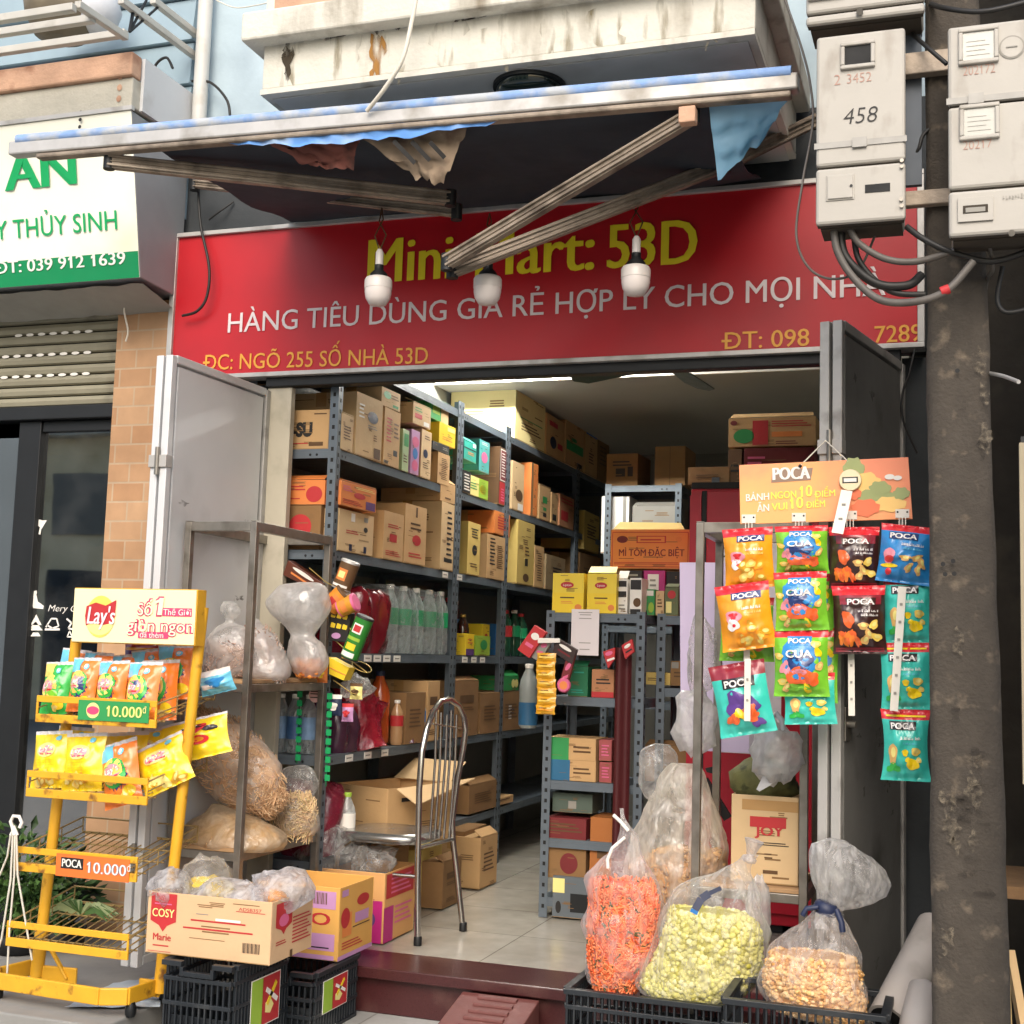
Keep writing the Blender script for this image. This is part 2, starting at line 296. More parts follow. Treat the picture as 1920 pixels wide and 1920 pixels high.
# ramp for wheels in front of the step
r = thing('wheel_ramp', 'small dark red concrete ramp with raised ridges leaning on the shop step', 'ramp', (-0.45, -0.4, 0))
b = B(); a0, a1 = P(868, 1842, -0.268), P(1012, 1858, -0.268); zt = 0.125
b.hexa([(a0.x, -0.75, 0.0), (a1.x, -0.75, 0.0), (a1.x, -0.268, 0.0), (a0.x, -0.268, 0.0), (a0.x, -0.75, 0.012), (a1.x, -0.75, 0.012), (a1.x, -0.268, zt), (a0.x, -0.268, zt)], M_ramp)
b.build('ramp_slab', r, bevel=0.004)
b = B()
for i in range(10):
    t = 0.06+i*0.095; y = -0.268-0.482*t; z = zt+(0.012-zt)*t
    b.hexa([(a0.x+0.07, y-0.014, z-0.003), (a1.x-0.07, y-0.014, z-0.003), (a1.x-0.07, y+0.008, z+0.001), (a0.x+0.07, y+0.008, z+0.001),
            (a0.x+0.07, y-0.012, z+0.006), (a1.x-0.07, y-0.012, z+0.006), (a1.x-0.07, y+0.006, z+0.010), (a0.x+0.07, y+0.006, z+0.010)], M_ramp)
b.build('ridge', r, bevel=0.002)
# ------------------------------------------------------------------ shop building
sh = thing('shop_building', 'narrow shop house with a pale blue upper wall and open ground floor', 'building', (-0.25, 2, 0))
b = B(); b.bx(-2.4, 1.15, 0.04, 0.16, 2.41, 3.33, M_wallg); b.bx(-1.93, -1.50, 0.06, 0.16, 0, 2.38, M_wallg); b.bx(1.0, 1.15, 0.06, 0.16, 0, 2.38, M_wallg)
b.build('lower_wall', sh)
b = B(); b.bx(-2.6, 1.6, 0.04, 0.18, 3.331, 6.2, M_blue); b.build('upper_wall', sh)
b = B(); b.bx(-1.78, -1.64, 0.165, 4.8, 0, 3.3, M_in); b.bx(1.02, 1.14, 0.165, 4.8, 0, 3.3, M_in); b.bx(-1.78, 1.14, 4.8, 4.92, 0, 3.3, M_in); b.build('inside_wall', sh)
b = B(); b.bx(-1.8, 1.16, 0.165, 4.95, 3.06, 3.11, M_ceil); b.build('ceiling', sh)
fz = P(1300, 703, 2.1).z
b = B(); b.bx(-1.63, 1.01, 2.1, 4.79, fz, 3.055, M_mezz); b.build('loft', sh)
b = B(); b.bx(-1.63, 1.01, 2.085, 2.099, fz, 3.05, M_wht); b.build('loft_fascia', sh)
# balcony
Yb = -1.0; zb = 3.125
xl, xr = P(490, 178, Yb).x, P(1416, 60, Yb).x
zl = P(470, 77, Yb-0.05).z
b = B(); b.bx(xl, xr, Yb, -0.0, zb+0.02, 3.6, M_conc); b.build('balcony_parapet', sh, bevel=0.006)
b = B(); b.bx(xl+0.0, xr-0.0, Yb-0.008, 0.0, zb, zb+0.018, M_conc); b.bx(xl+0.025, xr-0.025, Yb+0.03, 0.0, zb-0.004, zb-0.001, M_under); b.build('balcony_soffit', sh)
b = B(); b.bx(xl-0.055, xr+0.05, Yb-0.06, 0.0, zl, zl+0.10, M_conc); b.build('balcony_ledge', sh, bevel=0.008)
b = B(); b.bx(xl+0.05, xr-0.02, Yb-0.03, Yb+0.1, zl+0.101, zl+0.16, M_rust); b.build('rusty_rail_base', sh)
b = B()
for i in range(9):
    x = xl+0.12+i*0.19; b.bx(x, x+0.03, Yb+0.0, Yb+0.03, zl+0.161, 4.2, M_alu)
b.build('balcony_railing', sh)
# stains on the parapet face
def stainmat(name, col, sx, sz, lo, hi):
    m, N, L, bb_ = nmat(name); out = N['Material Output']; n = noise_node(N, L, 1.0, 8, stretch=(sx, sx, sz)); r = ramp(N, L, n.outputs['Fac'], lo, hi); bb_.inputs['Base Color'].default_value = (*H(col), 1); bb_.inputs['Roughness'].default_value = 0.95
    L.new(r.outputs[0], bb_.inputs['Alpha']); return m
M_stain = stainmat('rust_stain', '9a6f36', 40, 7, 0.34, 0.56); M_stain2 = stainmat('black_mould', '3d3528', 40, 16, 0.38, 0.56); M_stain3 = stainmat('grey_streak', '8f8468', 24, 5, 0.53, 0.8)
def blotch(b, px, py, w, h, Y, m, seed, n=26):
    c = P(px, py, Y); rnd = random.Random(seed); ph = [rnd.uniform(0, 6.28) for _ in range(6)]
    b.poly([c+X_*(w/2*math.cos(a)*(0.7+0.25*math.sin(3*a+ph[0])+0.2*math.sin(7*a+ph[1])))+Z_*(h/2*math.sin(a)*(0.8+0.15*math.sin(4*a+ph[2])+0.15*math.sin(9*a+ph[3]))) for a in [2*math.pi*i/n for i in range(n)]], m)
b = B()
blotch(b, 706, 105, 0.075, 0.19, Yb-0.003, M_stain, 1); blotch(b, 540, 115, 0.05, 0.18, Yb-0.003, M_stain2, 2)
blotch(b, 536, 100, 0.05, 0.06, Yb-0.004, M_stain2, 3); blotch(b, 712, 52, 0.06, 0.05, Yb-0.004, M_stain2, 4); blotch(b, 745, 50, 0.025, 0.03, Yb-0.004, M_stain2, 5)
for i in range(9): blotch(b, 540+i*100, 110-i*11, 0.16, 0.26, Yb-0.0025, M_stain3, 20+i)
blotch(b, 620, 66, 0.25, 0.03, Yb-0.0045, M_stain2, 31); blotch(b, 880, 30, 0.3, 0.03, Yb-0.0045, M_stain2, 32)
b.build('stain', sh)
# window jamb and rain pipe of the blue wall
b = B(); p = P(384, 120, 0.0)
b.tube([(p.x, -0.02, 3.3), (p.x, -0.02, 6)], 0.032, mat('pvc_grey', 'c6c5c0', 0.45, var=0.08, dirt='a89c86', ds=6, da=0.6, db=0.8), 12); b.build('rain_pipe', sh)
b = B(); p0, p1 = P(240, 40, 0.036), P(362, 180, 0.036)
M_louv = mat('blue_grey_louvre', '8ba0ac', 0.6, var=0.08)
z = 3.12
while z < 4.3:
    b.hexa([(p0.x-0.7, 0.0, z), (p1.x, 0.0, z), (p1.x, 0.039, z), (p0.x-0.7, 0.039, z), (p0.x-0.7, 0.02, z+0.19), (p1.x, 0.02, z+0.19), (p1.x, 0.039, z+0.19), (p0.x-0.7, 0.039, z+0.19)], M_louv); z += 0.2
b.build('louvred_panel', sh)
# soffit lamp
c = PZ(993, 160, zb-0.004); t = thing('ceiling_lamp', 'round dark glass ceiling lamp under the balcony slab', 'lamp', c)
b = B(); b.lathe(c+Vec((0, 0, -0.055)), [(0.05, 0), (0.092, 0.008), (0.107, 0.03), (0.108, 0.05)], mat('dark_glass', '16211f', 0.08, var=0.2, coat=0.5), 32); b.build('glass_shade', t)
b = B(); b.lathe(c+Vec((0, 0, -0.012)), [(0.118, 0), (0.118, 0.0118)], M_dark, 32); b.build('mount_ring', t)
# ------------------------------------------------------------------ door frame, lintel beam
t = thing('door_frame', 'dark metal door frame and roller beam round the open shop front', 'door frame', (-0.3, 0, 0.165))
b = B(); b.bx(-1.50, 1.0, -0.022, 0.035, 2.354, 2.401, M_dark); b.build('lintel_beam', t, bevel=0.004)
jb = P(540, 900, 0.0).x
b = B(); b.bx(-1.497, jb, -0.005, 0.03, 0.17, 2.353, mat('jamb_beige', 'b5ae9c', 0.6, var=0.08, dirt='8c8574', ds=5)); b.build('left_jamb', t, bevel=0.003)
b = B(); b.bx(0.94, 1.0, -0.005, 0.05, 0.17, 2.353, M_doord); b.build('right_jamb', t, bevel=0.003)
# door leaves
M_scuff = stainmat('door_scuff', '6f6d69', 30, 22, 0.40, 0.7)
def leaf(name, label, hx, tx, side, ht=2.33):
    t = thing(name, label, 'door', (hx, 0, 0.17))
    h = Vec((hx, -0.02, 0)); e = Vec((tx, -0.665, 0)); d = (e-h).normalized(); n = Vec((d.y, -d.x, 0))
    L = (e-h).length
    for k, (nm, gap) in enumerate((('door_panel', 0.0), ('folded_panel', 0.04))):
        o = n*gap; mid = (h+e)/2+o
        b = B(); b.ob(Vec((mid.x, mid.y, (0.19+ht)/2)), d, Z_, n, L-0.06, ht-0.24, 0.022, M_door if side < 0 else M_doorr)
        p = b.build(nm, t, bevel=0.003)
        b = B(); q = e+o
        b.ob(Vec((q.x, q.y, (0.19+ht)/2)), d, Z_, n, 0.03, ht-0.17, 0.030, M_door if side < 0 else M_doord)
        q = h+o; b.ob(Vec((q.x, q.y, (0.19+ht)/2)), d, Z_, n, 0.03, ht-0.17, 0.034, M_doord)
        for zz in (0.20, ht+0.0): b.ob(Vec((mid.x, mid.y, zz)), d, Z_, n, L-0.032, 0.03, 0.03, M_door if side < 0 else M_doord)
        b.build('stile', p, bevel=0.003)
    b = B(); rl = random.Random(int(hx*100)+7); f0 = -n*0.0125
    for _ in range(16):
        u = rl.uniform(0.08, L-0.08); z = rl.choice((rl.uniform(0.3, 2.2), rl.uniform(0.9, 1.4))); c = h+d*u+f0*0; cc = Vec((c.x, c.y, z)); sgn = 1 if False else -1
        for s_ in (-1,):
            b.disc(cc+n*(-0.0118), d, Z_, rl.uniform(0.01, 0.05), rl.uniform(0.006, 0.03), M_scuff, 11, f=lambda i: 0.7+0.3*math.sin(i*2.3+u*40))
    b.build('scuff', t)
    b = B(); c = e-d*0.05-n*0.013; b.ob(Vec((c.x, c.y, 1.12)), d, Z_, n, 0.05, 0.10, 0.008, M_steel); b.tube([Vec((c.x, c.y, 1.12))-n*0.004, Vec((c.x, c.y, 1.12))-n*0.028], 0.011, M_steel, 12); b.build('lock', t, bevel=0.002)
    b = B()
    for zz in (0.55, 1.95):
        c = e+n*0.02-d*(-0.004); b.ob(Vec((c.x, c.y, zz)), d, Z_, n, 0.04, 0.045, 0.076, M_doord)
        b.tube([Vec((c.x, c.y, zz-0.05))+d*0.02, Vec((c.x, c.y, zz+0.05))+d*0.02], 0.009, M_steel, 8)
    b.build('hinge', t, bevel=0.002)
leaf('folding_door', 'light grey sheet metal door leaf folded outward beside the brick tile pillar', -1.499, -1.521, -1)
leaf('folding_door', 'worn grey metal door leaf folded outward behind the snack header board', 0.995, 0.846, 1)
# ------------------------------------------------------------------ brick tile pillar
xa, xb = P(232, 600, 0.02).x, P(330, 600, 0.02).x
b = B(); b.bx(xa, -1.625, -0.02, 0.2, 0, 2.75, M_brick); tag(b.build('tiled_pillar', loc=(-1.9, 0, 0)), 'pillar faced with tan brick tiles between the glass door and the grey door leaf', 'pillar')
# ------------------------------------------------------------------ red shop sign
sx0, sx1 = -1.955, P(1727, 500, -0.03).x; sz0, sz1 = 2.402, 3.02
t = thing('shop_sign', 'long red mini mart sign board with yellow and white lettering', 'sign', ((sx0+sx1)/2, -0.03, sz0))
b = B(); n = 24
vs = []
for i in range(n+1):
    for j in range(7):
        x = sx0+(sx1-sx0)*i/n; z = sz0+(sz1-sz0)*j/6
        vs.append((x, -0.035-0.0012*nz((x*1.7, z*2, 3))*min(1, i*(n-i)/6), z))
b.add(vs, [(i*7+j, (i+1)*7+j, (i+1)*7+j+1, i*7+j+1) for i in range(n) for j in range(6)], M_red, True)
b.build('banner', t)
b = B()
for z in (sz0, sz1): b.bx(sx0-0.012, sx1+0.012, -0.05, 0.03, z-0.009, z+0.009, M_alu)
for x in (sx0, sx1): b.bx(x-0.012, x+0.012, -0.0495, 0.0295, sz0+0.009, sz1-0.009, M_alu)
b.build('sign_frame', t, bevel=0.002)
YS = -0.0372
def on_sign(b, s, px0, px1, pyb0, cap_px, m, off=0.0, Y=YS, pyb1=None):
    p0 = P(px0, pyb0, Y); q = P(px1, pyb1 if pyb1 else pyb0, Y); z1 = P(px0, pyb0-cap_px, Y).z
    U = (q-p0); w = U.length; U.normalize(); b.text(s, p0, U, Z_, w, z1-p0.z, m, off)
b = B(); on_sign(b, 'Mini', 690, 846, 531, 80, M_sign_y, 0.022, pyb1=521); on_sign(b, 'Mart:', 893, 1112, 518, 80, M_sign_y, 0.022, pyb1=505); on_sign(b, '53D', 1140, 1305, 503, 80, M_sign_y, 0.022, pyb1=493)
b.build('shop_name', t)
b = B(); on_sign(b, 'HÀNG TIÊU DÙNG GIÁ RẺ HỢP LÝ CHO MỌI NHÀ', 427, 1660, 624, 36, M_sign_w, 0.009, pyb1=553); b.build('slogan', t)
b = B(); on_sign(b, 'ĐC: NGÕ 255 SỐ NHÀ 53D', 380, 802, 694, 28, M_sign_o, 0.008, pyb1=681); b.build('address', t)
b = B(); on_sign(b, 'ĐT: 098', 1353, 1517, 655, 31, M_sign_o, 0.008, pyb1=648); on_sign(b, '7289', 1640, 1728, 643, 31, M_sign_o, 0.008, pyb1=639); b.build('phone_number', t)
# ------------------------------------------------------------------ retractable awning
t = thing('awning', 'sagging blue retractable awning with bent aluminium arms over the red sign', 'awning', (-0.5, -0.5, 3.0))
a = P(24, 282, Yb); c = P(1498, 156, Yb); U = (c-a).normalized()
b = B(); W = Vec((0, 0, 1)); N_ = Vec((0, -1, 0))
b.ob((a+c)/2+Vec((0, 0, 0.0)), U, Z_, Y_, (c-a).length, 0.05, 0.05, M_alu); b.ob((a+c)/2+Vec((0.05, -0.004, -0.038)), U, Z_, Y_, (c-a).length-0.14, 0.018, 0.04, M_alud)
b.tube([a+Vec((0.03, -0.012, 0.030)), c+Vec((-0.02, -0.012, 0.030))], 0.019, mat('awning_roll', '7d9ccb', 0.75, var=0.2, vs=14, bump=0.4, bs=30, dirt='aeb3b8', ds=12, da=0.42, db=0.6), 10)
b.build('front_bar', t, bevel=0.006)
M_tarp = mat('awning_underside_shaded', '2c333c', 0.9, var=0.2, vs=6, bump=0.3, bs=10); M_tarpb = mat('awning_blue', '5f93d6', 0.75, var=0.12, vs=9, bump=0.3, bs=18, dirt='a9bed6', ds=6, da=0.5, db=0.7)  # underside cloth coloured dark to hold the shade below the awning
def sheet(b, f, nu, nv, m, double=True):
    vs = [f(i/nu, j/nv) for i in range(nu+1) for j in range(nv+1)]
    b.add(vs, [(i*(nv+1)+j, (i+1)*(nv+1)+j, (i+1)*(nv+1)+j+1, i*(nv+1)+j+1) for i in range(nu) for j in range(nv)], m, True)
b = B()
xA, xB = P(325, 250, -0.9).x, P(1345, 200, -0.95).x  # left end drawn out further to shade that part of the sign
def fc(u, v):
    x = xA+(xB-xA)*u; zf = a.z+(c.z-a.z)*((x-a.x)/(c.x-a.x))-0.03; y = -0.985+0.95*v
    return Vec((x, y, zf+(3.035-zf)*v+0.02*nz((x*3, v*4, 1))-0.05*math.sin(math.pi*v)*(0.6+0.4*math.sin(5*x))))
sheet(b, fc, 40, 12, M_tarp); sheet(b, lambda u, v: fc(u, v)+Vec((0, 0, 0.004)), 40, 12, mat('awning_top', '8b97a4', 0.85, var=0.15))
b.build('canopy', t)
# blue valance hanging under the bar
b = B()
def fv(u, v):
    x = P(430, 0, Yb).x; x1 = P(1040, 0, Yb).x; x = x+(x1-x)*u; zf = a.z+(c.z-a.z)*((x-a.x)/(c.x-a.x))-0.02
    h = 0.055*(0.35+0.65*math.sin(math.pi*min(1, u*1.15))**0.7)*(1+0.35*nz((u*14, 0, 2)))
    return Vec((x, Yb-0.012-0.012*nz((u*25, v*3, 5)), zf-h*v))
sheet(b, fv, 50, 4, M_tarpb); b.build('valance', t)
# torn translucent blue flap on the right
M_flap = film('blue_flap', (0.16, 0.50, 0.80), 0.9, 0.98, 6, 0.6, 0.2)
b = B(); q = [P(1328, 190, Yb+0.015), P(1480, 180, Yb+0.015), P(1430, 262, -0.88), P(1346, 338, -0.90)]
sheet(b, lambda u, v: (q[0].lerp(q[1], u)).lerp(q[3].lerp(q[2], u), v)+Vec((0, 0, 0.02*nz((u*5, v*5, 7)))), 14, 14, M_flap); b.build('torn_flap', t)
# folding arms
def arm(pts, name, w=0.045, hgt=0.05):
    b = B()
    for p, q in zip(pts[:-1], pts[1:]):
        b.bar(p, q, w*0.6, hgt, M_alud)
        d = (q-p).normalized(); x = d.cross(Z_).normalized(); y = x.cross(d)
        for k in (-0.5, 0.5): b.bar(p+y*hgt*k*0.62, q+y*hgt*k*0.62, w, hgt*0.16, M_alud)
        b.bar(p-y*hgt*0.02, q-y*hgt*0.02, w*0.8, hgt*0.08, M_alud)
    ar = b.build(name, t, bevel=0.003)
    b = B()
    for p in pts: b.tube([p-Z_*0.028, p+Z_*0.028], 0.02, M_dark, 12)
    b.build('joint', ar)
el = P(845, 372, -0.62); er = P(838, 492, -0.80)
arm([P(205, 303, Yb+0.02), el], 'upper_arm'); arm([el+Vec((0.0, 0.06, -0.03)), P(365, 345, -0.10)], 'lower_arm', 0.035, 0.035)
arm([P(1300, 216, Yb+0.02), er], 'upper_arm'); arm([er+Vec((0.0, 0.05, -0.012)), P(1360, 308, -0.42), P(1530, 226, -0.10)], 'lower_arm')
b = B(); b.ob(P(1290, 218, Yb-0.01), X_, Y_, Z_, 0.05, 0.04, 0.05, M_rust); b.build('arm_bracket', t, bevel=0.004)
# old banner scraps tucked under the awning
M_scrap = mat('stained_banner_cloth', '8c7a66', 0.9, var=0.3, vs=7, bump=0.3, bs=15, dirt='4c3128', ds=6, da=0.48, db=0.6)
def scrap(pts, label, seed, dark):
    b = B(); rnd = random.Random(seed)
    q = [Vec(p) for p in pts]
    sheet(b, lambda u, v: (q[0].lerp(q[1], u)).lerp(q[3].lerp(q[2], u), v)+Vec((0, -0.025*nz((u*4+seed, v*3, 1)), 0.03*nz((u*5, v*5, seed)))), 14, 10, dark)
    return b
M_scrapr = mat('faded_red_cloth', '7c4a40', 0.9, var=0.35, vs=9, dirt='3b2a26', ds=7, da=0.45, db=0.6)
b = scrap([P(490, 266, -0.97), P(675, 252, -0.97), P(660, 318, -0.93), P(590, 312, -0.93)], '', 3, M_scrapr); tag(b.build('cloth_scrap', loc=P(580, 290, -0.8)), 'faded reddish cloth scrap tucked under the left half of the awning', 'cloth')
b = scrap([P(672, 252, -0.97), P(875, 240, -0.97), P(832, 345, -0.93), P(776, 332, -0.93)], '', 8, M_scrap)
for k in range(3):
    s0 = P(738+k*34, 264+k*1, -1.0); s1 = P(778+k*28, 306-k*5, -0.97); b.bar(s0, s1, 0.014, 0.003, M_blk, Y_)
tag(b.build('cloth_scrap', loc=P(770, 290, -0.8)), 'stained beige banner scrap with dark strokes hanging under the middle of the awning', 'cloth')
b = scrap([P(315, 287, -0.93), P(455, 268, -0.93), P(400, 290, -0.8), P(350, 300, -0.8)], '', 5, M_scrap)
tag(b.build('cloth_scrap', loc=P(390, 285, -0.85)), 'narrow grey cloth end above the left awning arm', 'cloth')
# ------------------------------------------------------------------ three hanging bulbs
def bulb(cx, top_y, y0, y1, Y, label, hook):
    c = P(cx, (y0+y1)/2, Y); t = thing('hanging_bulb', label, 'light bulb', P(cx, y0, Y), 'bulbs hanging in front of the red sign')
    s = abs(P(cx, y0, Y).z-P(cx, y1, Y).z); zt = P(cx, y0, Y).z
    b = B(); b.lathe((c.x, c.y, zt-s), [(0.0, 0), (0.03, 0.004), (0.043, 0.025), (0.047, s*0.42), (0.047, s*0.55)], mat('bulb_milky', 'd7cfcb', 0.3, var=0.03), 24); b.build('diffuser', t)
    b = B(); b.lathe((c.x, c.y, zt-s*0.45), [(0.0485, 0), (0.0485, s*0.28), (0.044, s*0.36), (0.02, s*0.44)], mat('bulb_white', 'cfc9c4', 0.35), 24); b.build('collar', t)
    b = B(); b.lathe((c.x, c.y, zt-s*0.02), [(0.034, -0.006), (0.03, 0.008), (0.016, 0.022), (0.016, 0.04)], M_dark, 16); b.build('socket', t)
    b = B(); b.lathe((c.x, c.y, zt+0.033), [(0.014, 0), (0.014, 0.05), (0.008, 0.062)], mat('bulb_white', 'cfc9c4', 0.35), 16); b.build('lamp_holder', t)
    h = Vec(hook); b = B(); e = Vec((c.x, c.y, zt+0.09))
    for k in (-1, 1):
        b.tube([e, e.lerp(h, 0.35)+Vec((0.022*k, 0, 0)), e.lerp(h, 0.7)+Vec((-0.012*k, 0.01*k, 0)), h], 0.0028, M_brn, 5)
    b.build('cord', t)
bulb(709, 480, 517, 573, -0.62, 'milky bulb hanging lowest at left, in front of the yellow capital letter', P(716, 390, -0.5))
bulb(914, 500, 515, 572, -0.62, 'milky bulb half tucked under the bent awning elbow', P(918, 400, -0.45))
bulb(1192, 455, 496, 555, -0.62, 'milky bulb hanging in front of the yellow number', P(1193, 365, -0.35))
# ------------------------------------------------------------------ neighbouring house on the left
nb = thing('neighbour_house', 'neighbouring house with a peeling concrete canopy, roller shutter and dark glass door', 'building', (-3.2, 0.5, 0))
XN = -1.945
yt = PX(247, 207, XN); yb0 = PX(263, 520, XN); yc = PX(247, 95, XN); yw = PX(362, 168, XN)
b = B(); zt0, zt1 = yt.z+0.015, yc.z-0.10
b.bx(-5.5, XN, yc.y+0.02, 0.30, zt0, zt1, M_conc2); b.build('canopy_beam', nb, bevel=0.006)
b = B(); b.bx(-5.5, XN+0.004, yc.y, yc.y+0.07, zt1+0.001, yc.z, M_rust); b.build('canopy_edge', nb, bevel=0.008)
b = B(); b.bx(-5.5, XN-0.02, yc.y+0.071, 0.3, zt1+0.001, yc.z-0.004, M_conc2); b.build('canopy_top', nb)
M_sidew = mat('white_render', 'c9cbcd', 0.8, var=0.06, vs=5, bump=0.15, bs=30, dirt='9d9a92', ds=4, da=0.58, db=0.85)
b = B(); b.bx(XN-0.019, XN+0.014, yc.y+0.075, 0.03, zt0+0.002, yc.z-0.002, M_sidew); b.build('rendered_side', nb)
b = B()
for k in range(3): p = PX(232, 128+k*22, XN); b.disc((p.x-0.06, yc.y+0.017, p.z), X_, Z_, 0.012, 0.014, M_rust, 12)
for k in range(4): p = PX(165, 135+k*15, XN); b.disc((XN-0.24, yc.y+0.017, p.z-0.02), X_, Z_, 0.008, 0.008, M_blk, 10)
b.build('peeled_patch', nb)
# shutter, header, glass door wall
zs1 = P(120, 560, 0.03).z; zs0 = P(120, 762, 0.03).z; xs1 = P(232, 660, 0.03).x
M_shut = mat('shutter_slats', '8f8a76', 0.55, 0.15, var=0.12, vs=8, dirt='4a4438', ds=4, da=0.55, db=0.8)
b = B(); z = zs0
while z < zs1+0.05:
    h = 0.047
    prof = [(0.0, z), (-0.012, z+0.006), (-0.016, z+h*0.5), (-0.012, z+h-0.008), (0.002, z+h-0.004)]
    for (ya, za), (yb_, zb_) in zip(prof[:-1], prof[1:]):
        b.add([(-5.5, 0.03+ya, za), (xs1, 0.03+ya, za), (xs1, 0.03+yb_, zb_), (-5.5, 0.03+yb_, zb_)], [(0, 1, 2, 3)], M_shut)
    b.add([(-5.5, 0.038, z+h-0.006), (xs1, 0.038, z+h-0.006), (xs1, 0.038, z+h+0.004), (-5.5, 0.038, z+h+0.004)], [(0, 1, 2, 3)], M_black); z += h
s = b.build('roller_shutter', nb)
b = B()
for row in (7, 5, 3):
    for k in range(9-row//3): b.disc((xs1-0.115-0.062*k-0.06, 0.012, zs0+0.047*row-0.003), X_, Z_, 0.021, 0.007, M_wht, 10)  # white discs painted for light showing through the slots
    b.build('painted_slot_light', s); b = B()
b = B(); b.bx(-5.5, xs1, 0.0, 0.09, zs0-0.06, zs0-0.001, M_dark); b.bx(-5.5, xs1, 0.01, 0.3, zs1, zs1+0.3, M_conc2); b.build('shutter_header', nb, bevel=0.004)
M_glass = pane_glass('door_glass', (0.5, 0.54, 0.53), 0.45)
zd = zs0-0.06; xg0, xg1 = P(72, 1000, 0.06).x, xs1+0.03; xf0 = P(28, 1000, 0.05).x
b = B(); b.bx(xf0, xg0, 0.03, 0.09, 0.0, zd-0.001, M_dark); b.bx(-5.5, xf0, 0.05, 0.07, 0.9, zd-0.07, mat('grey_pane', '5d656b', 0.15, 0.3, var=0.1, vs=3)); b.bx(xg0, xg1, 0.04, 0.08, zd-0.05, zd-0.001, M_dark); b.bx(-5.5, xf0, 0.05, 0.08, 0.0, 0.9, M_dark)
b.build('door_post', nb, bevel=0.004)
b = B(); b.bx(xg0, xg1, 0.058, 0.064, 0.02, zd-0.051, M_glass); g = b.build('glass_pane', nb)
b = B(); yy = 0.0565
def st(pts, w=0.006):
    for p, q in zip(pts[:-1], pts[1:]):
        p = P(*p, yy); q = P(*q, yy); d = (q-p).normalized(); n = Vec((-d.z, 0, d.x))*w/2; b.poly([p-n, q-n, q+n, p+n], M_wht)
def pol(pts): b.poly([P(x, y, yy-0.0006) for x, y in pts], M_wht)
pol([(54, 1116), (68, 1113), (71, 1128), (82, 1136), (81, 1142), (62, 1140), (60, 1130)])
st([(53, 1113), (69, 1110)], 0.014)
for tri in ([(68, 1152), (57, 1172), (78, 1172)], [(67, 1165), (52, 1182), (80, 1182)], [(62, 1186), (72, 1186), (76, 1193), (57, 1193)]): pol(tri)
st([(86, 1176), (96, 1160), (106, 1160), (110, 1174), (98, 1178), (88, 1172)], 0.007); st([(84, 1180), (112, 1180)], 0.009)
st([(125, 1160), (134, 1168), (128, 1178), (138, 1180)], 0.008); st([(130, 1183), (136, 1194), (126, 1194), (130, 1184)], 0.006)
st([(68, 975), (80, 978), (76, 990), (74, 1002)], 0.010); pol([(64, 978), (88, 975), (78, 992)])
o = P(90, 1146, yy); b.text('Mery Ch', o, X_, Z_, (P(150, 1144, yy)-o).length, 0.028, M_wht, -0.01, 0.3)
b.build('window_sticker', g)
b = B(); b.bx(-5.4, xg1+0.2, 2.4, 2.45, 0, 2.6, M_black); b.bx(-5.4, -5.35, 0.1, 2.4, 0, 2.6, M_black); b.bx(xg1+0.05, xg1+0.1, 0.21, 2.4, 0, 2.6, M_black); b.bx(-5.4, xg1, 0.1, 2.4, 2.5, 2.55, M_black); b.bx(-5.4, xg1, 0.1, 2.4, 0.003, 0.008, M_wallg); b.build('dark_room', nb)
b = B(); b.bx(xg0+0.02, xg0+0.5, 0.9, 1.2, 0.75, 0.8, M_grey); b.bx(xg0+0.05, xg0+0.1, 0.9, 1.2, 0.01, 0.74, M_grey)
for k in range(5): b.lathe((xg0+0.08+0.08*k, 1.0, 0.801), [(0.03, 0), (0.035, 0.1), (0.02, 0.18)], M_grey, 10)
b.build('counter', nb)
# balcony railing of the neighbour
M_rail = mat('white_railing', 'b9b6ae', 0.5, 0.2, var=0.1, dirt='8a8276', ds=6, da=0.55, db=0.8)
b = B()
for (x0, y0, x1, y1) in ((0, 36, 140, 10), (0, 62, 176, 35), (0, 97, 236, 72)):
    p = PX(x1, y1, XN); q = P(x0, y0, p.y); b.bar(q+Vec((-1.5, 0, 0)), Vec((XN, p.y, q.z)), 0.03, 0.03, M_rail)
for (x0, y0, x1, y1) in ((145, 8, 236, 70), (226, 0, 368, 107), (286, 0, 370, 66)):
    b.bar(PX(x0, y0, XN), PX(x1, y1, XN), 0.028, 0.028, M_rail)
b.build('balcony_railing', nb, bevel=0.003)
b = B(); b.bar(PX(250, 20, XN), PX(243, 60, XN), 0.01, 0.01, M_dark); b.bar(PX(243, 60, XN), PX(300, 10, XN), 0.008, 0.008, M_dark); b.bar(PX(243, 60, XN), PX(275, 0, XN), 0.008, 0.008, M_dark); b.build('rail_wire', nb)
# things on the neighbour's balcony
c = P(115, 38, -0.25); b = B(); b.lathe(c-Z_*0.09, [(0.06, 0), (0.11, 0.02), (0.15, 0.1), (0.16, 0.16), (0.14, 0.165)], mat('old_basin', '6f6656', 0.8, var=0.3, vs=12), 20)
tag(b.build('basin', loc=c), 'old grey brown basin behind the white railing at the top left', 'basin')
c = P(180, 20, -0.2); b = B()
b.lathe(c-Z_*0.1, [(0.02, 0), (0.09, 0.03), (0.11, 0.1), (0.08, 0.18), (0.03, 0.24)], mat('white_sack', 'c4c8cf', 0.7, var=0.1, bump=0.3, bs=20), 18); b.rect(c+Vec((-0.07, -0.115, 0.01)), X_, Z_, 0.06, 0.08, M_navy)
tag(b.build('tied_bag', loc=c), 'white tied bag with a blue patch on the balcony at the top left', 'bag')
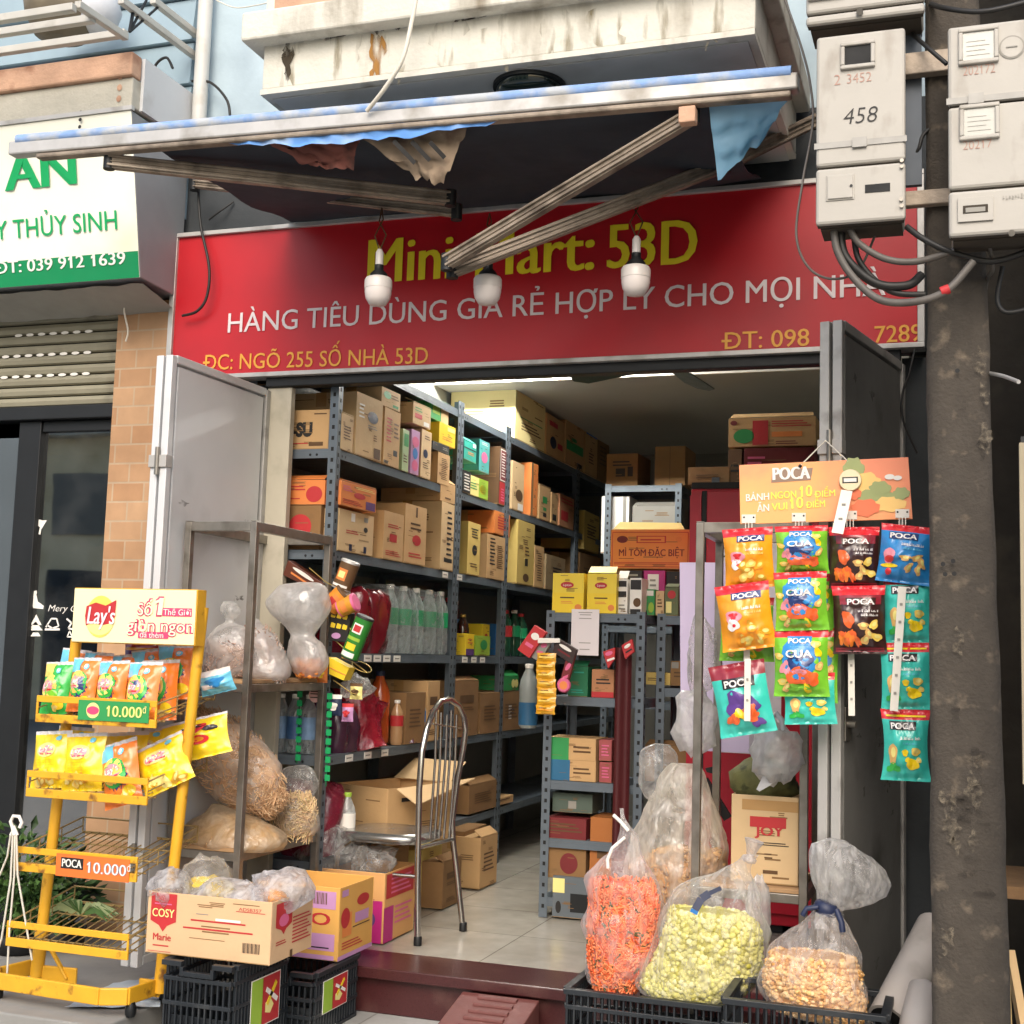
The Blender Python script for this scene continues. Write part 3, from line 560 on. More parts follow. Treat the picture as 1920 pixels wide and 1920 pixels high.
# green and cream sign box of the neighbour
t = thing('neighbour_sign', 'cream sign box with green lettering and a green phone band over the shutter', 'sign', (-2.8, -0.3, 2.77))
bt, bb = Vec((0, yt.y, yt.z)), Vec((0, yb0.y, yb0.z))
b = B(); b.hexa([(-5.5, bb.y, bb.z), (XN, bb.y, bb.z), (XN, -0.0, bb.z-0.01), (-5.5, -0.0, bb.z-0.01), (-5.5, bt.y, bt.z), (XN, bt.y, bt.z), (XN, -0.0, bt.z), (-5.5, -0.0, bt.z)], mat('sign_box_grey', '8d8f92', 0.6, 0.2, var=0.12, vs=5)); b.build('box', t, bevel=0.004)
dn = (bt-bb).normalized(); nn = Vec((0, -dn.z, dn.y)); LL = (bt-bb).length
def nsp(px, py, lift=0.004):
    d = ray(px, py); o = bb+nn*lift; k = (o-CAM).dot(nn)/d.dot(nn); return CAM+d*k
b = B(); o = bb+nn*0.002; b.poly([(-5.5, o.y, o.z), (XN-0.001, o.y, o.z), (XN-0.001, (o+dn*LL).y, (o+dn*LL).z), (-5.5, (o+dn*LL).y, (o+dn*LL).z)], M_cream); b.build('cream_face', t)
b = B(); q = nsp(262, 470); p0 = bb+nn*0.004; k = (Vec((0, q.y, q.z))-p0).dot(dn); b.poly([(-5.5, p0.y, p0.z), (XN-0.002, p0.y, p0.z), (XN-0.002, (p0+dn*k).y, (p0+dn*k).z), (-5.5, (p0+dn*k).y, (p0+dn*k).z)], M_green_d); b.build('phone_band', t)
def nst(b, s, px0, px1, pyb, cap, m, off=0.0):
    o = nsp(px0, pyb, 0.006); q = nsp(px1, pyb, 0.006); h = (nsp(px0, pyb-cap, 0.006)-o).length; b.text(s, o, X_, dn, q.x-o.x, h, m, off)
b = B(); nst(b, 'AN', 13, 142, 358, 66, M_green, 0.05); nst(b, 'AY THỦY SINH', -32, 221, 452, 34, M_green, 0.01); b.build('green_lettering', t)
b = B(); nst(b, 'ĐT: 039 912 1639', -10, 236, 514, 22, M_wht, 0.03); b.build('phone_number', t)
b = B(); b.bar((-5.5, bt.y+0.0, bt.z+0.01), (XN+0.006, bt.y+0.0, bt.z+0.01), 0.02, 0.018, M_alu); b.build('top_rail', t)
b = B(); q0, q1 = Vec((XN-2, bb.y+0.03, bb.z-0.012)), Vec((XN, bb.y+0.03, bb.z-0.012))
sheet(b, lambda u, v: Vec((-5.5+(XN+5.5)*u, bb.y+0.02+0.25*v, bb.z-0.02-0.05*v+0.01*nz((u*40, v*3, 1)))), 60, 5, mat('loose_sheet', '9a9890', 0.8, var=0.12)); b.build('underside_sheet', t)
# cables at upper left
def cable(pts, r, m, label, name='cable', cat='cable', n=40):
    pts = [Vec(p) for p in pts]; out = []
    for i in range(len(pts)-1):
        p0 = pts[max(0, i-1)]; p1 = pts[i]; p2 = pts[i+1]; p3 = pts[min(len(pts)-1, i+2)]
        for k in range(8):
            t = k/8; out.append(0.5*((2*p1)+(p2-p0)*t+(2*p0-5*p1+4*p2-p3)*t*t+(3*p1-p0-3*p2+p3)*t**3))
    out.append(pts[-1]); b = B(); b.tube(out, r, m, 7); o = b.build(name, loc=pts[0]); return tag(o, label, cat)
Yc = -0.12
cable([P(324, 128, Yc), P(312, 108, Yc), P(292, 122, Yc), P(281, 160, Yc), P(285, 205, Yc), P(304, 242, Yc)], 0.006, M_cable, 'black cable looping over the white side wall of the neighbouring canopy')
cable([P(360, 152, 0.0), P(395, 155, -0.03), P(424, 185, -0.05), P(431, 215, -0.06), P(428, 236, -0.1)], 0.006, M_cable, 'black cable curving out beside the grey rain pipe')
cable([P(372, 350, -0.06), P(376, 420, -0.07), P(392, 500, -0.08), P(388, 555, -0.08), P(370, 583, -0.08), P(342, 592, -0.07)], 0.006, M_cable, 'black cable hanging over the left end of the red sign')
cable([P(780, 0, -1.1), P(772, 40, -1.1), P(755, 110, -1.1), P(722, 165, -1.08), P(688, 208, -1.04)], 0.007, M_string, 'cream cord hanging from the balcony down to the awning bar', 'cord', 'cord')
cable([P(405, 0, -0.02), P(440, 14, -0.05), P(480, 10, -0.1), P(520, 0, -0.15)], 0.0025, M_string, 'thin white wire sagging across the pale blue wall', 'wire', 'wire')
cable([P(240, 552, -0.1), P(233, 580, -0.08), P(240, 620, -0.06), P(236, 640, -0.05)], 0.004, M_string, 'short white cord hanging beside the roller shutter', 'cord', 'cord')
cable([P(438, 378, 0.03), P(410, 398, 0.0), P(392, 412, 0.0)], 0.004, M_cable, 'short black wire poking out of the wall under the left awning arm', 'wire', 'wire')
# ------------------------------------------------------------------ concrete utility pole
M_pole = mat('old_pole_concrete', '433d36', 0.92, var=0.2, vs=22, bump=0.4, bs=110, dirt='6b6052', ds=18, da=0.6, db=0.74)
Yp = -1.2; t = thing('utility_pole', 'weathered brown concrete utility pole carrying the electricity meter boxes', 'utility pole', (1.2, Yp+0.1, 0))
pts = [(1736, 480), (1738, 900), (1742, 1300), (1743, 1600), (1745, 1900)]; ptr = [(1850, 480), (1862, 900), (1877, 1300), (1888, 1600), (1897, 1900)]
rings = []
def prow(z, xl, xr):
    rnd = []; n = 28; cx = (xl+xr)/2; hw = (xr-xl)/2; hd = 0.085
    for i in range(n):
        a = 2*math.pi*i/n; ca, sa = math.cos(a), math.sin(a); k = 1/max(abs(ca), abs(sa))**0.93
        q = Vec((cx+hw*ca*k, Yp+0.1+hd*sa*k, z)); q += Vec((ca, sa, 0))*(0.005*nz(q, 5)+0.004*nz(q, 22)); rnd.append(q)
    return rnd
zz = [P(1800, y, Yp).z for (x, y) in pts]; L_ = [P(x, y, Yp).x for x, y in pts]; R_ = [P(x, y, Yp).x for x, y in ptr]
def itp(z, zs, xs):
    for i in range(len(zs)-1):
        if z >= zs[i+1]: k = (z-zs[i])/(zs[i+1]-zs[i]); return xs[i]+(xs[i+1]-xs[i])*k
    k = (z-zs[-2])/(zs[-1]-zs[-2]); return xs[-2]+(xs[-1]-xs[-2])*k
z = -0.05
while z < 5.0: rings.append(prow(z, itp(z, zz, L_), itp(z, zz, R_))); z += 0.06
b = B(); b.loft(rings, M_pole); b.build('shaft', t)
b = B()
for px, py in ((1795, 693), (1768, 1057), (1787, 1051), (1772, 1076), (1789, 1075)): p = P(px, py, Yp-0.012); b.disc(p+Y_*0.0135, X_, Z_, 0.006, 0.006, M_black, 8)
b.build('bolt_hole', t)
b = B(); rp = random.Random(3); M_chip = stainmat('lime_chips', '6e6557', 60, 70, 0.45, 0.7); M_gouge = stainmat('dark_scrapes', '2b2621', 9, 60, 0.48, 0.8)
for i in range(26):
    py = rp.choice((640+rp.uniform(0, 200), rp.uniform(1180, 1920), rp.uniform(1480, 1600))); px = rp.uniform(1775, 1848); p = P(px, py, Yp+0.004)
    b.disc(p+Vec((0, 0.0, 0)), X_, Z_, rp.uniform(0.012, 0.03), rp.uniform(0.02, 0.06), M_chip if i % 2 else M_gouge, 14, f=lambda j: 0.75+0.25*math.sin(j*1.7+i))
b.build('chipped_patch', t)
b = B(); zc = P(1800, 105, Yp-0.03).z
b.bx(0.98, 1.42, Yp-0.02, Yp+0.015, zc-0.03, zc+0.03, M_alud); b.build('bracket', t, bevel=0.003); b = B(); b.bx(0.98, 1.42, Yp-0.01, Yp+0.02, 2.5, 2.54, M_alud); b.build('bracket', t, bevel=0.003)
# ------------------------------------------------------------------ electricity meter boxes
M_box = mat('meter_box_plastic', 'a7a39b', 0.5, var=0.07, vs=7, bump=0.04, bs=60, dirt='756a5a', ds=6, da=0.55, db=0.8, stretch=(1.5, 1.5, 0.8))
M_seam = mat('grimy_seam', '3c352c', 0.9, var=0.3); M_win = mat('meter_window', 'a9a9a1', 0.12, var=0.1, vs=30)
M_stamp = mat('faded_red_stamp', 'a88578', 0.7, var=0.2, vs=60)
def mbox(name, label, x0, y0, x1, y1, Y, D, seams, group='electricity meter boxes on the pole'):
    p = P(x0, y1, Y); q = P(x1, y0, Y); X0, X1 = p.x, q.x; Z1 = P((x0+x1)/2, (y0*1.0), Y).z; Z0 = P((x0+x1)/2, y1, Y).z
    t = thing(name, label, 'meter box', ((X0+X1)/2, Y, Z0), group); zs = [Z0]+[P((x0+x1)/2, s, Y).z for s in seams]+[Z1]
    b = B(); b.bx(X0+0.006, X1-0.006, Y+0.018, Y+D, Z0+0.004, Z1-0.004, M_box); b.build('case', t, bevel=0.01)
    for a, c in zip(zs[:-1], zs[1:]):
        b = B(); b.bx(X0, X1, Y, Y+0.03, a+0.003, c-0.003, M_box); b.build('cover', t, bevel=0.008)
    b = B(); b.bx(X0+0.004, X1-0.004, Y+0.012, Y+0.03, Z0+0.002, Z1-0.002, M_seam)
    b.bx(X0+0.01, X1-0.01, Y+0.03, Y+D-0.002, Z0-0.001, Z0+0.003, M_seam); b.build('seam', t)
    return t, X0, X1, Z0, Z1
def mwin(t, px0, py0, px1, py1, Y, m):
    a = P(px0, py1, Y); c = P(px1, py0, Y); b = B(); f = 0.011
    for (x0, x1, z0, z1) in ((a.x, c.x, a.z, a.z+f), (a.x, c.x, c.z-f, c.z), (a.x, a.x+f, a.z+f, c.z-f), (c.x-f, c.x, a.z+f, c.z-f)): b.bx(x0, x1, Y-0.010, Y+0.004, z0, z1, M_box)
    w_ = b.build('window_frame', t, bevel=0.003); b = B(); b.bx(a.x+f, c.x-f, Y-0.004, Y-0.001, a.z+f, c.z-f, m)
    if m is M_win:
        for k in range(4): b.bx(a.x+f+0.008, c.x-f-0.01-0.01*(k % 2), Y-0.0052, Y-0.0042, a.z+f+0.012+0.012*k, a.z+f+0.0130+0.012*k, M_box)
    b.build('pane', w_)
def strap(t, X0, X1, z, Y, cx):
    b = B(); m_ = mat('tin_strap', '94928d', 0.5, 0.15, var=0.15, vs=20); b.bx(X0-0.004, X1+0.004, Y-0.003, Y-0.0005, z-0.008, z+0.008, m_); b.bx(cx-0.018, cx+0.018, Y-0.008, Y-0.0032, z-0.013, z+0.013, m_); b.build('steel_strap', t)
def marks(b, px0, px1, py, h, Y, m, seed, n=7):
    rnd = random.Random(seed); a = P(px0, py, Y); c = P(px1, py, Y); hh = abs(P(px0, py-h, Y).z-a.z)
    for i in range(n):
        x = a.x+(c.x-a.x)*(i+0.1)/n; w = (c.x-a.x)/n*0.6; z0 = a.z+hh*rnd.uniform(0, 0.2)
        b.bx(x, x+w*0.25, Y-0.0012, Y-0.0006, z0, z0+hh*0.8, m)
        b.bx(x, x+w, Y-0.0016, Y-0.0012, z0+hh*rnd.choice((0, 0.35, 0.7)), z0+hh*rnd.choice((0.1, 0.45, 0.8))+0.002, m)
Ym = -1.33
t, X0, X1, Z0, Z1 = mbox('meter_box', 'grey meter box numbered 458 hanging left of the pole', 1529, 58, 1697, 418, Ym, 0.13, (308,))
mwin(t, 1576, 75, 1641, 133, Ym, M_black); strap(t, X0, X1, P(1610, 268, Ym).z, Ym, P(1612, 268, Ym).x)
b = B(); o = P(1564, 160, Ym-0.0012); b.text('2', o, X_, Z_, 0.016, 0.028, M_stamp, -0.01); o = P(1588, 157, Ym-0.0012); b.text('3452', o, X_, Z_, P(1634, 157, Ym).x-o.x, 0.026, M_stamp, -0.01); b.build('red_stamp', t)
b = B(); o = P(1580, 234, Ym-0.0014); b.text('458', o, X_, Z_, P(1643, 222, Ym).x-o.x, 0.042, M_blk, -0.01, 0.15); b.build('handwritten_number', t)
b = B(); a = P(1549, 378, Ym); c = P(1602, 325, Ym)
for k in (0, 0.004): b.bx(a.x+k, c.x-k, Ym-0.003-k, Ym-0.0006-k*0.5, a.z+k, c.z-k, M_box)
b.disc(P(1596, 348, Ym-0.0085), X_, Z_, 0.004, 0.004, M_dark, 10); b.build('small_hatch', t, bevel=0.002)
b = B(); a = P(1622, 362, Ym); c = P(1669, 343, Ym); b.bx(a.x, c.x, Ym-0.002, Ym+0.001, a.z, c.z, M_black); b.build('slot', t)
b = B()
for px, py in ((1691, 302), (1691, 313), (1690, 375), (1691, 387)): p = P(px, py, Ym-0.001); b.tube([p, p-Y_*0.006], 0.005, M_steel, 8)
b.build('hinge_screw', t)
t, X0, X1, Z0, Z1 = mbox('meter_box', 'grey meter box with two glass windows in front of the pole', 1779, 38, 1962, 440, Ym-0.06, 0.13, (350, 190)); Y2 = Ym-0.06
mwin(t, 1797, 48, 1872, 125, Y2, M_win); mwin(t, 1799, 192, 1874, 266, Y2, M_win); strap(t, X0, X1, P(1850, 184, Y2).z, Y2, P(1830, 178, Y2).x)
b = B(); o = P(1806, 142, Y2-0.0012); b.text('202172', o, X_, Z_, P(1866, 142, Y2).x-o.x, 0.024, M_stamp, -0.01); o = P(1806, 281, Y2-0.0012); b.text('20217', o, X_, Z_, P(1860, 281, Y2).x-o.x, 0.022, M_stamp, -0.01); b.build('red_stamp', t)
b = B(); p = P(1897, 88, Y2-0.002); b.disc(p, X_, Z_, 0.03, 0.03, M_grey, 24); b.disc(p-Y_*0.001, X_, Z_, 0.026, 0.026, M_box, 24); b.bx(p.x-0.013, p.x+0.013, Y2-0.005, Y2-0.0035, p.z-0.0015, p.z+0.0015, M_grey); b.build('round_seal', t)
b = B(); a = P(1796, 418, Y2); c = P(1862, 368, Y2); b.bx(a.x, c.x, Y2-0.006, Y2-0.0006, a.z, c.z, M_box); b.bx(a.x+0.012, c.x-0.012, Y2-0.0075, Y2-0.0062, a.z+0.02, a.z+0.04, M_seam); b.bx(a.x+0.018, c.x-0.018, Y2-0.0085, Y2-0.0076, a.z+0.022, a.z+0.034, M_grey); b.build('latch_plate', t, bevel=0.002)
b = B(); marks(b, 1880, 1925, 376, 10, Y2, M_grey, 8, 8); b.tube([P(1897, 437, Y2-0.001), P(1897, 437, Y2-0.006)], 0.008, M_steel, 10); b.build('label_print', t)
t, X0, X1, Z0, Z1 = mbox('meter_box', 'grey meter box cut by the top edge above the box numbered 458', 1511, -190, 1733, 36, Ym+0.03, 0.14, (15,))
mwin(t, 1515, -80, 1585, 4, Ym+0.03, M_win)
b = B(); b.tube([P(1612, 22, Ym+0.028), P(1612, 22, Ym+0.02)], 0.009, M_steel, 10); b.build('seal_screw', t)
b = B(); b.bx(P(1660, 90, Ym+0.16).x, P(1728, 90, Ym+0.16).x, Ym+0.15, Ym+0.17, P(1700, 350, Ym+0.16).z, P(1700, 20, Ym+0.16).z, mat('box_back_plate', '565d66', 0.6, 0.2)); tag(b.build('mounting_plate', loc=P(1700, 200, Ym+0.16)), 'grey blue mounting plate between the meter box 458 and the pole', 'plate')
# cables below the meter boxes
Yq = Ym+0.05
cable([P(1563, 420, Yq), P(1570, 470, Yq), P(1600, 520, Yq), P(1650, 562, Yq-0.02), P(1715, 566, Yq-0.04), P(1775, 545, Yq-0.05), P(1825, 490, Yq-0.04)], 0.010, M_cableg, 'thick grey cable with a red tape mark looping under the meter boxes')
b = B(); p = P(1772, 547, Yq-0.05); b.tube([p-X_*0.01, p+X_*0.01+Z_*0.007], 0.0125, M_redp, 10); tag(b.build('tape_mark', loc=p), 'red tape mark wrapped on the thick grey cable', 'tape')
cable([P(1575, 420, Yq+0.02), P(1585, 480, Yq+0.02), P(1640, 530, Yq+0.03), P(1700, 535, Yq+0.04), P(1728, 515, Yq+0.06)], 0.012, M_cable, 'thick black cable curving from box 458 back to the pole')
cable([P(1590, 420, Yq), P(1610, 455, Yq), P(1660, 485, Yq), P(1720, 490, Yq), P(1790, 470, Yq-0.02)], 0.009, M_cableg, 'grey cable crossing the pole just under the meter boxes')
cable([P(1700, 425, Yq), P(1735, 450, Yq-0.02), P(1790, 475, Yq-0.02), P(1860, 490, Yq), P(1930, 470, Yq)], 0.008, M_cable, 'black cable running right under the box with two windows')
cable([P(1472, 0, -1.0), P(1500, 80, -1.05), P(1518, 150, -1.1), P(1524, 230, -1.15), P(1505, 340, -1.2), P(1493, 440, -1.2), P(1515, 500, -1.2), P(1560, 523, -1.2), P(1610, 505, -1.2), P(1645, 430, -1.22)], 0.0035, M_cableg, 'thin grey wire looping in front of the red sign beside box 458')
cable([P(1880, 500, -1.2), P(1870, 560, -1.2), P(1885, 585, -1.2), P(1925, 580, -1.2)], 0.006, M_cable, 'thin black cable at the right edge beyond the pole')
cable([P(1855, 700, -1.15), P(1880, 705, -1.3), P(1910, 716, -1.45)], 0.005, M_alu, 'short bent metal rod sticking out of the pole to the right', 'rod', 'rod')
cable([P(1715, 655, -0.05), P(1705, 700, -0.06), P(1692, 740, -0.06), P(1694, 790, -0.06), P(1720, 850, -0.05)], 0.004, M_cable, 'thin black wire on the dark wall right of the worn door leaf')
cable([P(1706, 60, Yq+0.1), P(1740, 90, Yq+0.02), P(1775, 120, Yq+0.0)], 0.006, M_cable, 'black cable crossing between the two meter boxes near the top')
cable([P(1708, 300, Yq+0.12), P(1722, 280, Yq+0.1), P(1730, 255, Yq+0.1), P(1745, 240, Yq+0.11)], 0.005, M_cable, 'short black cable curving up beside box 458')
cable([P(1600, 424, Yq+0.03), P(1612, 490, Yq+0.03), P(1668, 545, Yq+0.04), P(1735, 552, Yq+0.05)], 0.008, M_cable, 'black cable hanging inside the thick grey loop')
cable([P(1735, 0, -1.1), P(1765, 14, -1.25), P(1840, 22, -1.3), P(1925, 4, -1.3)], 0.007, M_cable, 'black cable sagging along the top right edge of the photo')
cable([P(1850, 440, -1.3), P(1862, 500, -1.25), P(1850, 530, -1.15), P(1842, 600, -1.1)], 0.005, M_cableg, 'grey cable dropping from the box with two windows along the pole')
# ------------------------------------------------------------------ dark wall beyond the pole, shelf and boards
b = B(); b.bx(1.16, 5.0, -0.10, 0.16, 0.0, 5.0, M_dbrick); b.bx(1.42, 1.6, -1.1, -0.101, 0.0, 5.0, M_dbrick); tag(b.build('brick_wall', loc=(2, 0, 0)), 'dark brick wall right of the pole with an added return out of view', 'wall')  # second box: added unseen return, keeps sun and sky off the right leaf
b = B(); p = P(1911, 830, -1.4); q = P(1911, 1470, -1.4)
b.bx(p.x, p.x+0.06, -1.40, -1.37, q.z, p.z, mat('aged_board', '9a8f78', 0.8, var=0.15, vs=8, dirt='6e6350', ds=4)); t = tag(thing('board', '', '', (p.x, -1.4, 0)), 'tall narrow cream board on a dark post at the right edge of the photo', 'board'); b.build('face_board', t); b = B(); b.bx(p.x+0.005, p.x+0.05, -1.369, -1.33, 0.0, p.z+0.02, M_dark); b.build('post', t)
b = B(); p = P(1888, 1665, -0.8); b.bx(p.x-0.05, 1.421, -0.85, -0.45, p.z-0.02, p.z+0.012, mat('rough_plank', '8f6f4e', 0.8, var=0.2, vs=14, bump=0.3)); tag(b.build('plank_shelf', loc=p), 'rough wooden plank shelf beyond the pole', 'shelf')
b = B(); b.bar(P(1893, 1785, -0.9), P(1918, 1925, -1.0), 0.02, 0.03, M_card2); tag(b.build('wood_strip', loc=P(1893, 1785, -0.9)), 'pale wooden strip leaning at the lower right edge', 'wood strip')
b = B(); b.bar(P(1885, 1820, -1.0), P(1893, 1990, -1.05), 0.018, 0.02, mat('yellowed_wood', 'b59a66', 0.7, var=0.15)); tag(b.build('wood_strip', loc=P(1885, 1820, -1.0)), 'thin yellowish strip of wood standing behind the pole foot', 'wood strip')
# grey pipes at the pole foot
M_pvc = mat('pvc_pipe', 'b5aea8', 0.5, var=0.08, vs=9, dirt='8b8279', ds=6, da=0.55, db=0.8)
b = B(); p, q = P(1665, 1915, -0.75), P(1755, 1740, -0.45); d = (q-p); b.tube([p, p+d*0.96, q], 0.058, M_pvc, 20); dd = d.normalized()
b.lathe(p-dd*0.002, [(0.05, 0), (0.0, 0.0005)], M_black, 20, dd); tag(b.build('pipe', loc=p), 'cut grey plastic pipe with a dark open end lying at the pole foot', 'pipe')
b = B(); p, q = P(1708, 1990, -0.9), P(1735, 1855, -0.75); b.tube([p, p.lerp(q, 0.5), q, q+Vec((0.012, 0.01, 0.012))], [0.045, 0.05, 0.045, 0.02], M_pvc, 18); tag(b.build('pipe', loc=p), 'second pale pipe end behind the cut pipe at the pole foot', 'pipe')

# ------------------------------------------------------------------ house across the street (seen mirrored in the glass door)
M_grey_w = mat('dim_window', '6f6c66', 0.4)
t = thing('opposite_house', 'tan house across the street mirrored in the dark glass door', 'building', (-8, -13, 0))
b = B(); b.bx(-17, 3, -14, -13, 0, 4.6, mat('tan_plaster', 'd9cba8', 0.9, var=0.12, vs=1.5, dirt='b5a67f', ds=1, da=0.5, db=0.7)); b.build('wall', t)
b = B(); b.bx(-17.2, 3.2, -14.2, -12.7, 4.601, 4.8, M_conc2); b.build('roof_slab', t)
for i in range(6):
    b = B(); x = -16+i*3.1; b.bx(x, x+1.3, -12.99, -12.95, 3.0, 4.0, M_grey_w); b.build('window', t)
    b = B(); b.bx(x, x+1.6, -12.99, -12.94, 0.01, 2.4, M_wallg); b.build('door', t)
# ------------------------------------------------------------------ snack pouches
def foil(name, col, var=0.05): return mat(name, col, 0.32, 0.0, var=var, vs=12, bump=0.25, bs=22, spec=0.6, coat=0.25)
F_or = foil('foil_orange', 'ee9a1c'); F_red = foil('foil_red', 'd42a34'); F_gr = foil('foil_green', '78c032'); F_bl = foil('foil_blue', '2a86c8'); F_dk = foil('foil_dark', '3a1f1c')
F_te = foil('foil_teal', '3cc0b0'); F_yl = foil('foil_yellow', 'f2cf18'); F_og = foil('foil_lays_orange', 'ee7f2c'); F_gg = foil('foil_lays_green', '2fae45'); F_sil = foil('foil_silver', 'c9c7c9'); F_nv = foil('foil_navy', '24386f')
F_pu = foil('foil_purple', '5a3a86'); F_lt = foil('foil_light_blue', '6cc0dc'); F_chip = foil('chip_yellow', 'f4cf62', 0.1); F_chip2 = foil('chip_tan', 'e2b26a', 0.1); F_wh = foil('foil_white', 'ece6e2'); F_pk = foil('foil_pink', 'e8909c'); F_or2 = foil('foil_deep_orange', 'e8642c'); F_dred = foil('foil_dark_red', '8a2430'); F_gold = foil('foil_gold', 'd89f22')
class Pouch:
    def __init__(s, c, U, W, w, h, t, seed=0, pinch=0.07):
        s.c = Vec(c); s.U = Vec(U).normalized(); s.W = Vec(W).normalized(); s.N = s.U.cross(s.W).normalized(); s.w, s.h, s.t, s.k, s.p = w, h, t, seed*3.7, pinch
    def at(s, u, v, side=1, lift=0.0):
        e = math.sin(math.pi*min(1, max(0, v))); x = (u-0.5)*s.w*(1-s.p*e**0.8+0.01*nz((v*6, s.k, 0)))
        q = max(0.0, 1-abs(2*u-1)**2.6); vv = min(1, max(0, (v-0.055)/0.89)); ev = max(0.0, math.sin(math.pi*vv))**0.55
        th = s.t*0.5*q*ev
        th += 0.011*nz((u*4+s.k, v*6, s.k))*ev*q + 0.005*math.sin(u*30+s.k)*(1-ev)*q*(1 if side > 0 else -1)*0.6 + 0.006*nz((u*13, v*8+s.k, 2))*q
        y = (v-0.5)*s.h*(1-0.02*q*ev)
        return s.c+s.U*x+s.W*y+s.N*((th if side > 0 else -th*0.8)+lift*(1 if side > 0 else -1))
    def body(s, b, mats, nu=22, nv=34):
        """mats: list of (v_limit, material) from the bottom up"""
        for side in (1, -1):
            for (v0, v1, mt) in [(mats[i-1][0] if i else 0.0, mats[i][0], mats[i][1]) for i in range(len(mats))]:
                k = max(2, int(round((v1-v0)*nv))); vs = [s.at(i/nu, v0+(v1-v0)*j/k, side) for i in range(nu+1) for j in range(k+1)]
                fs = [(i*(k+1)+j, (i+1)*(k+1)+j, (i+1)*(k+1)+j+1, i*(k+1)+j+1) for i in range(nu) for j in range(k)]
                b.add(vs, fs if side > 0 else [f[::-1] for f in fs], mt, True)
    def patch(s, b, u0, u1, v0, v1, m, lift=0.0012, n=8):
        lift += 0.0012
        if v1-v0 < 0.06 and u1-u0 > 0.2 and m in (F_wh, F_lt, F_ypale_, F_gold): return s.words(b, u0, u1, v0, v1, m, lift)
        vs = [s.at(u0+(u1-u0)*i/n, v0+(v1-v0)*j/n, 1, lift) for i in range(n+1) for j in range(n+1)]
        b.add(vs, [(i*(n+1)+j, (i+1)*(n+1)+j, (i+1)*(n+1)+j+1, i*(n+1)+j+1) for i in range(n) for j in range(n)], m, True)
    def _bar(s, b, u0, u1, v0, v1, m, lift):
        vs = [s.at(u0+(u1-u0)*i/2, v0+(v1-v0)*j, 1, lift) for i in range(3) for j in range(2)]; b.add(vs, [(0, 2, 3, 1), (2, 4, 5, 3)], m, True)
    def words(s, b, u0, u1, v0, v1, m, lift):
        rd = random.Random(int(u0*999+v0*777)); u = u0; w = (v1-v0)*s.h/s.w*0.55
        while u+w*0.8 < u1:
            k = rd.uniform(0.75, 1.15); hh = (v1-v0)*rd.choice((0.8, 1, 1, 0.65)); s._bar(b, u, min(u1, u+w*k*0.72), v0, v0+hh*0.35, m, lift); s._bar(b, u, min(u1, u+w*k*0.25), v0, v0+hh, m, lift)
            if rd.random() < 0.6: s._bar(b, u+w*k*0.45, min(u1, u+w*k*0.72), v0, v0+hh, m, lift)
            u += w*k*(1.0 if rd.random() < 0.82 else 1.7)
    def blob(s, b, u, v, ru, rv, m, lift=0.0016, n=20, wob=0.0, seed=0, rot=0.0):
        lift += 0.0014
        vs = []
        asp = s.w/s.h
        for r in (0.0, 0.35, 0.7, 1.0):
            for i in range(n):
                a = 2*math.pi*i/n; k = r*(1+wob*math.sin(3*a+seed)+wob*0.6*math.sin(5*a+2*seed)); cx, cy = ru*math.cos(a)*k, rv*math.sin(a)*k
                du = cx*math.cos(rot)-cy/asp*math.sin(rot); dv = cx*asp*math.sin(rot)+cy*math.cos(rot)
                vs.append(s.at(min(0.99, max(0.01, u+du)), min(0.985, max(0.015, v+dv)), 1, lift))
        b.add(vs, [(r*n+i, r*n+(i+1) % n, (r+1)*n+(i+1) % n, (r+1)*n+i) for r in range(3) for i in range(n)], m, True)
        if wob > 0 and m in (F_chip, F_chip2, F_or, F_gold) and ru < 0.16: s.blob(b, u+ru*0.12, v+rv*0.15, ru*0.55, rv*0.5, F_ypale_ if m is not F_or else F_chip, lift-0.0014+0.0009, 12, 0.0, seed, rot)
    def text(s, b, t, u0, u1, v0, cap, m, lift=0.0026, off=0.03, slope=0.0, shear=0.0):
        lift += 0.0026
        W = (u1-u0)
        b.text(t, (0, 0, 0), X_, Z_, W, cap, m, off, shear, fn=lambda x, y: s.at(min(0.99, max(0.01, u0+x)), min(0.985, v0+y+slope*x), 1, lift))
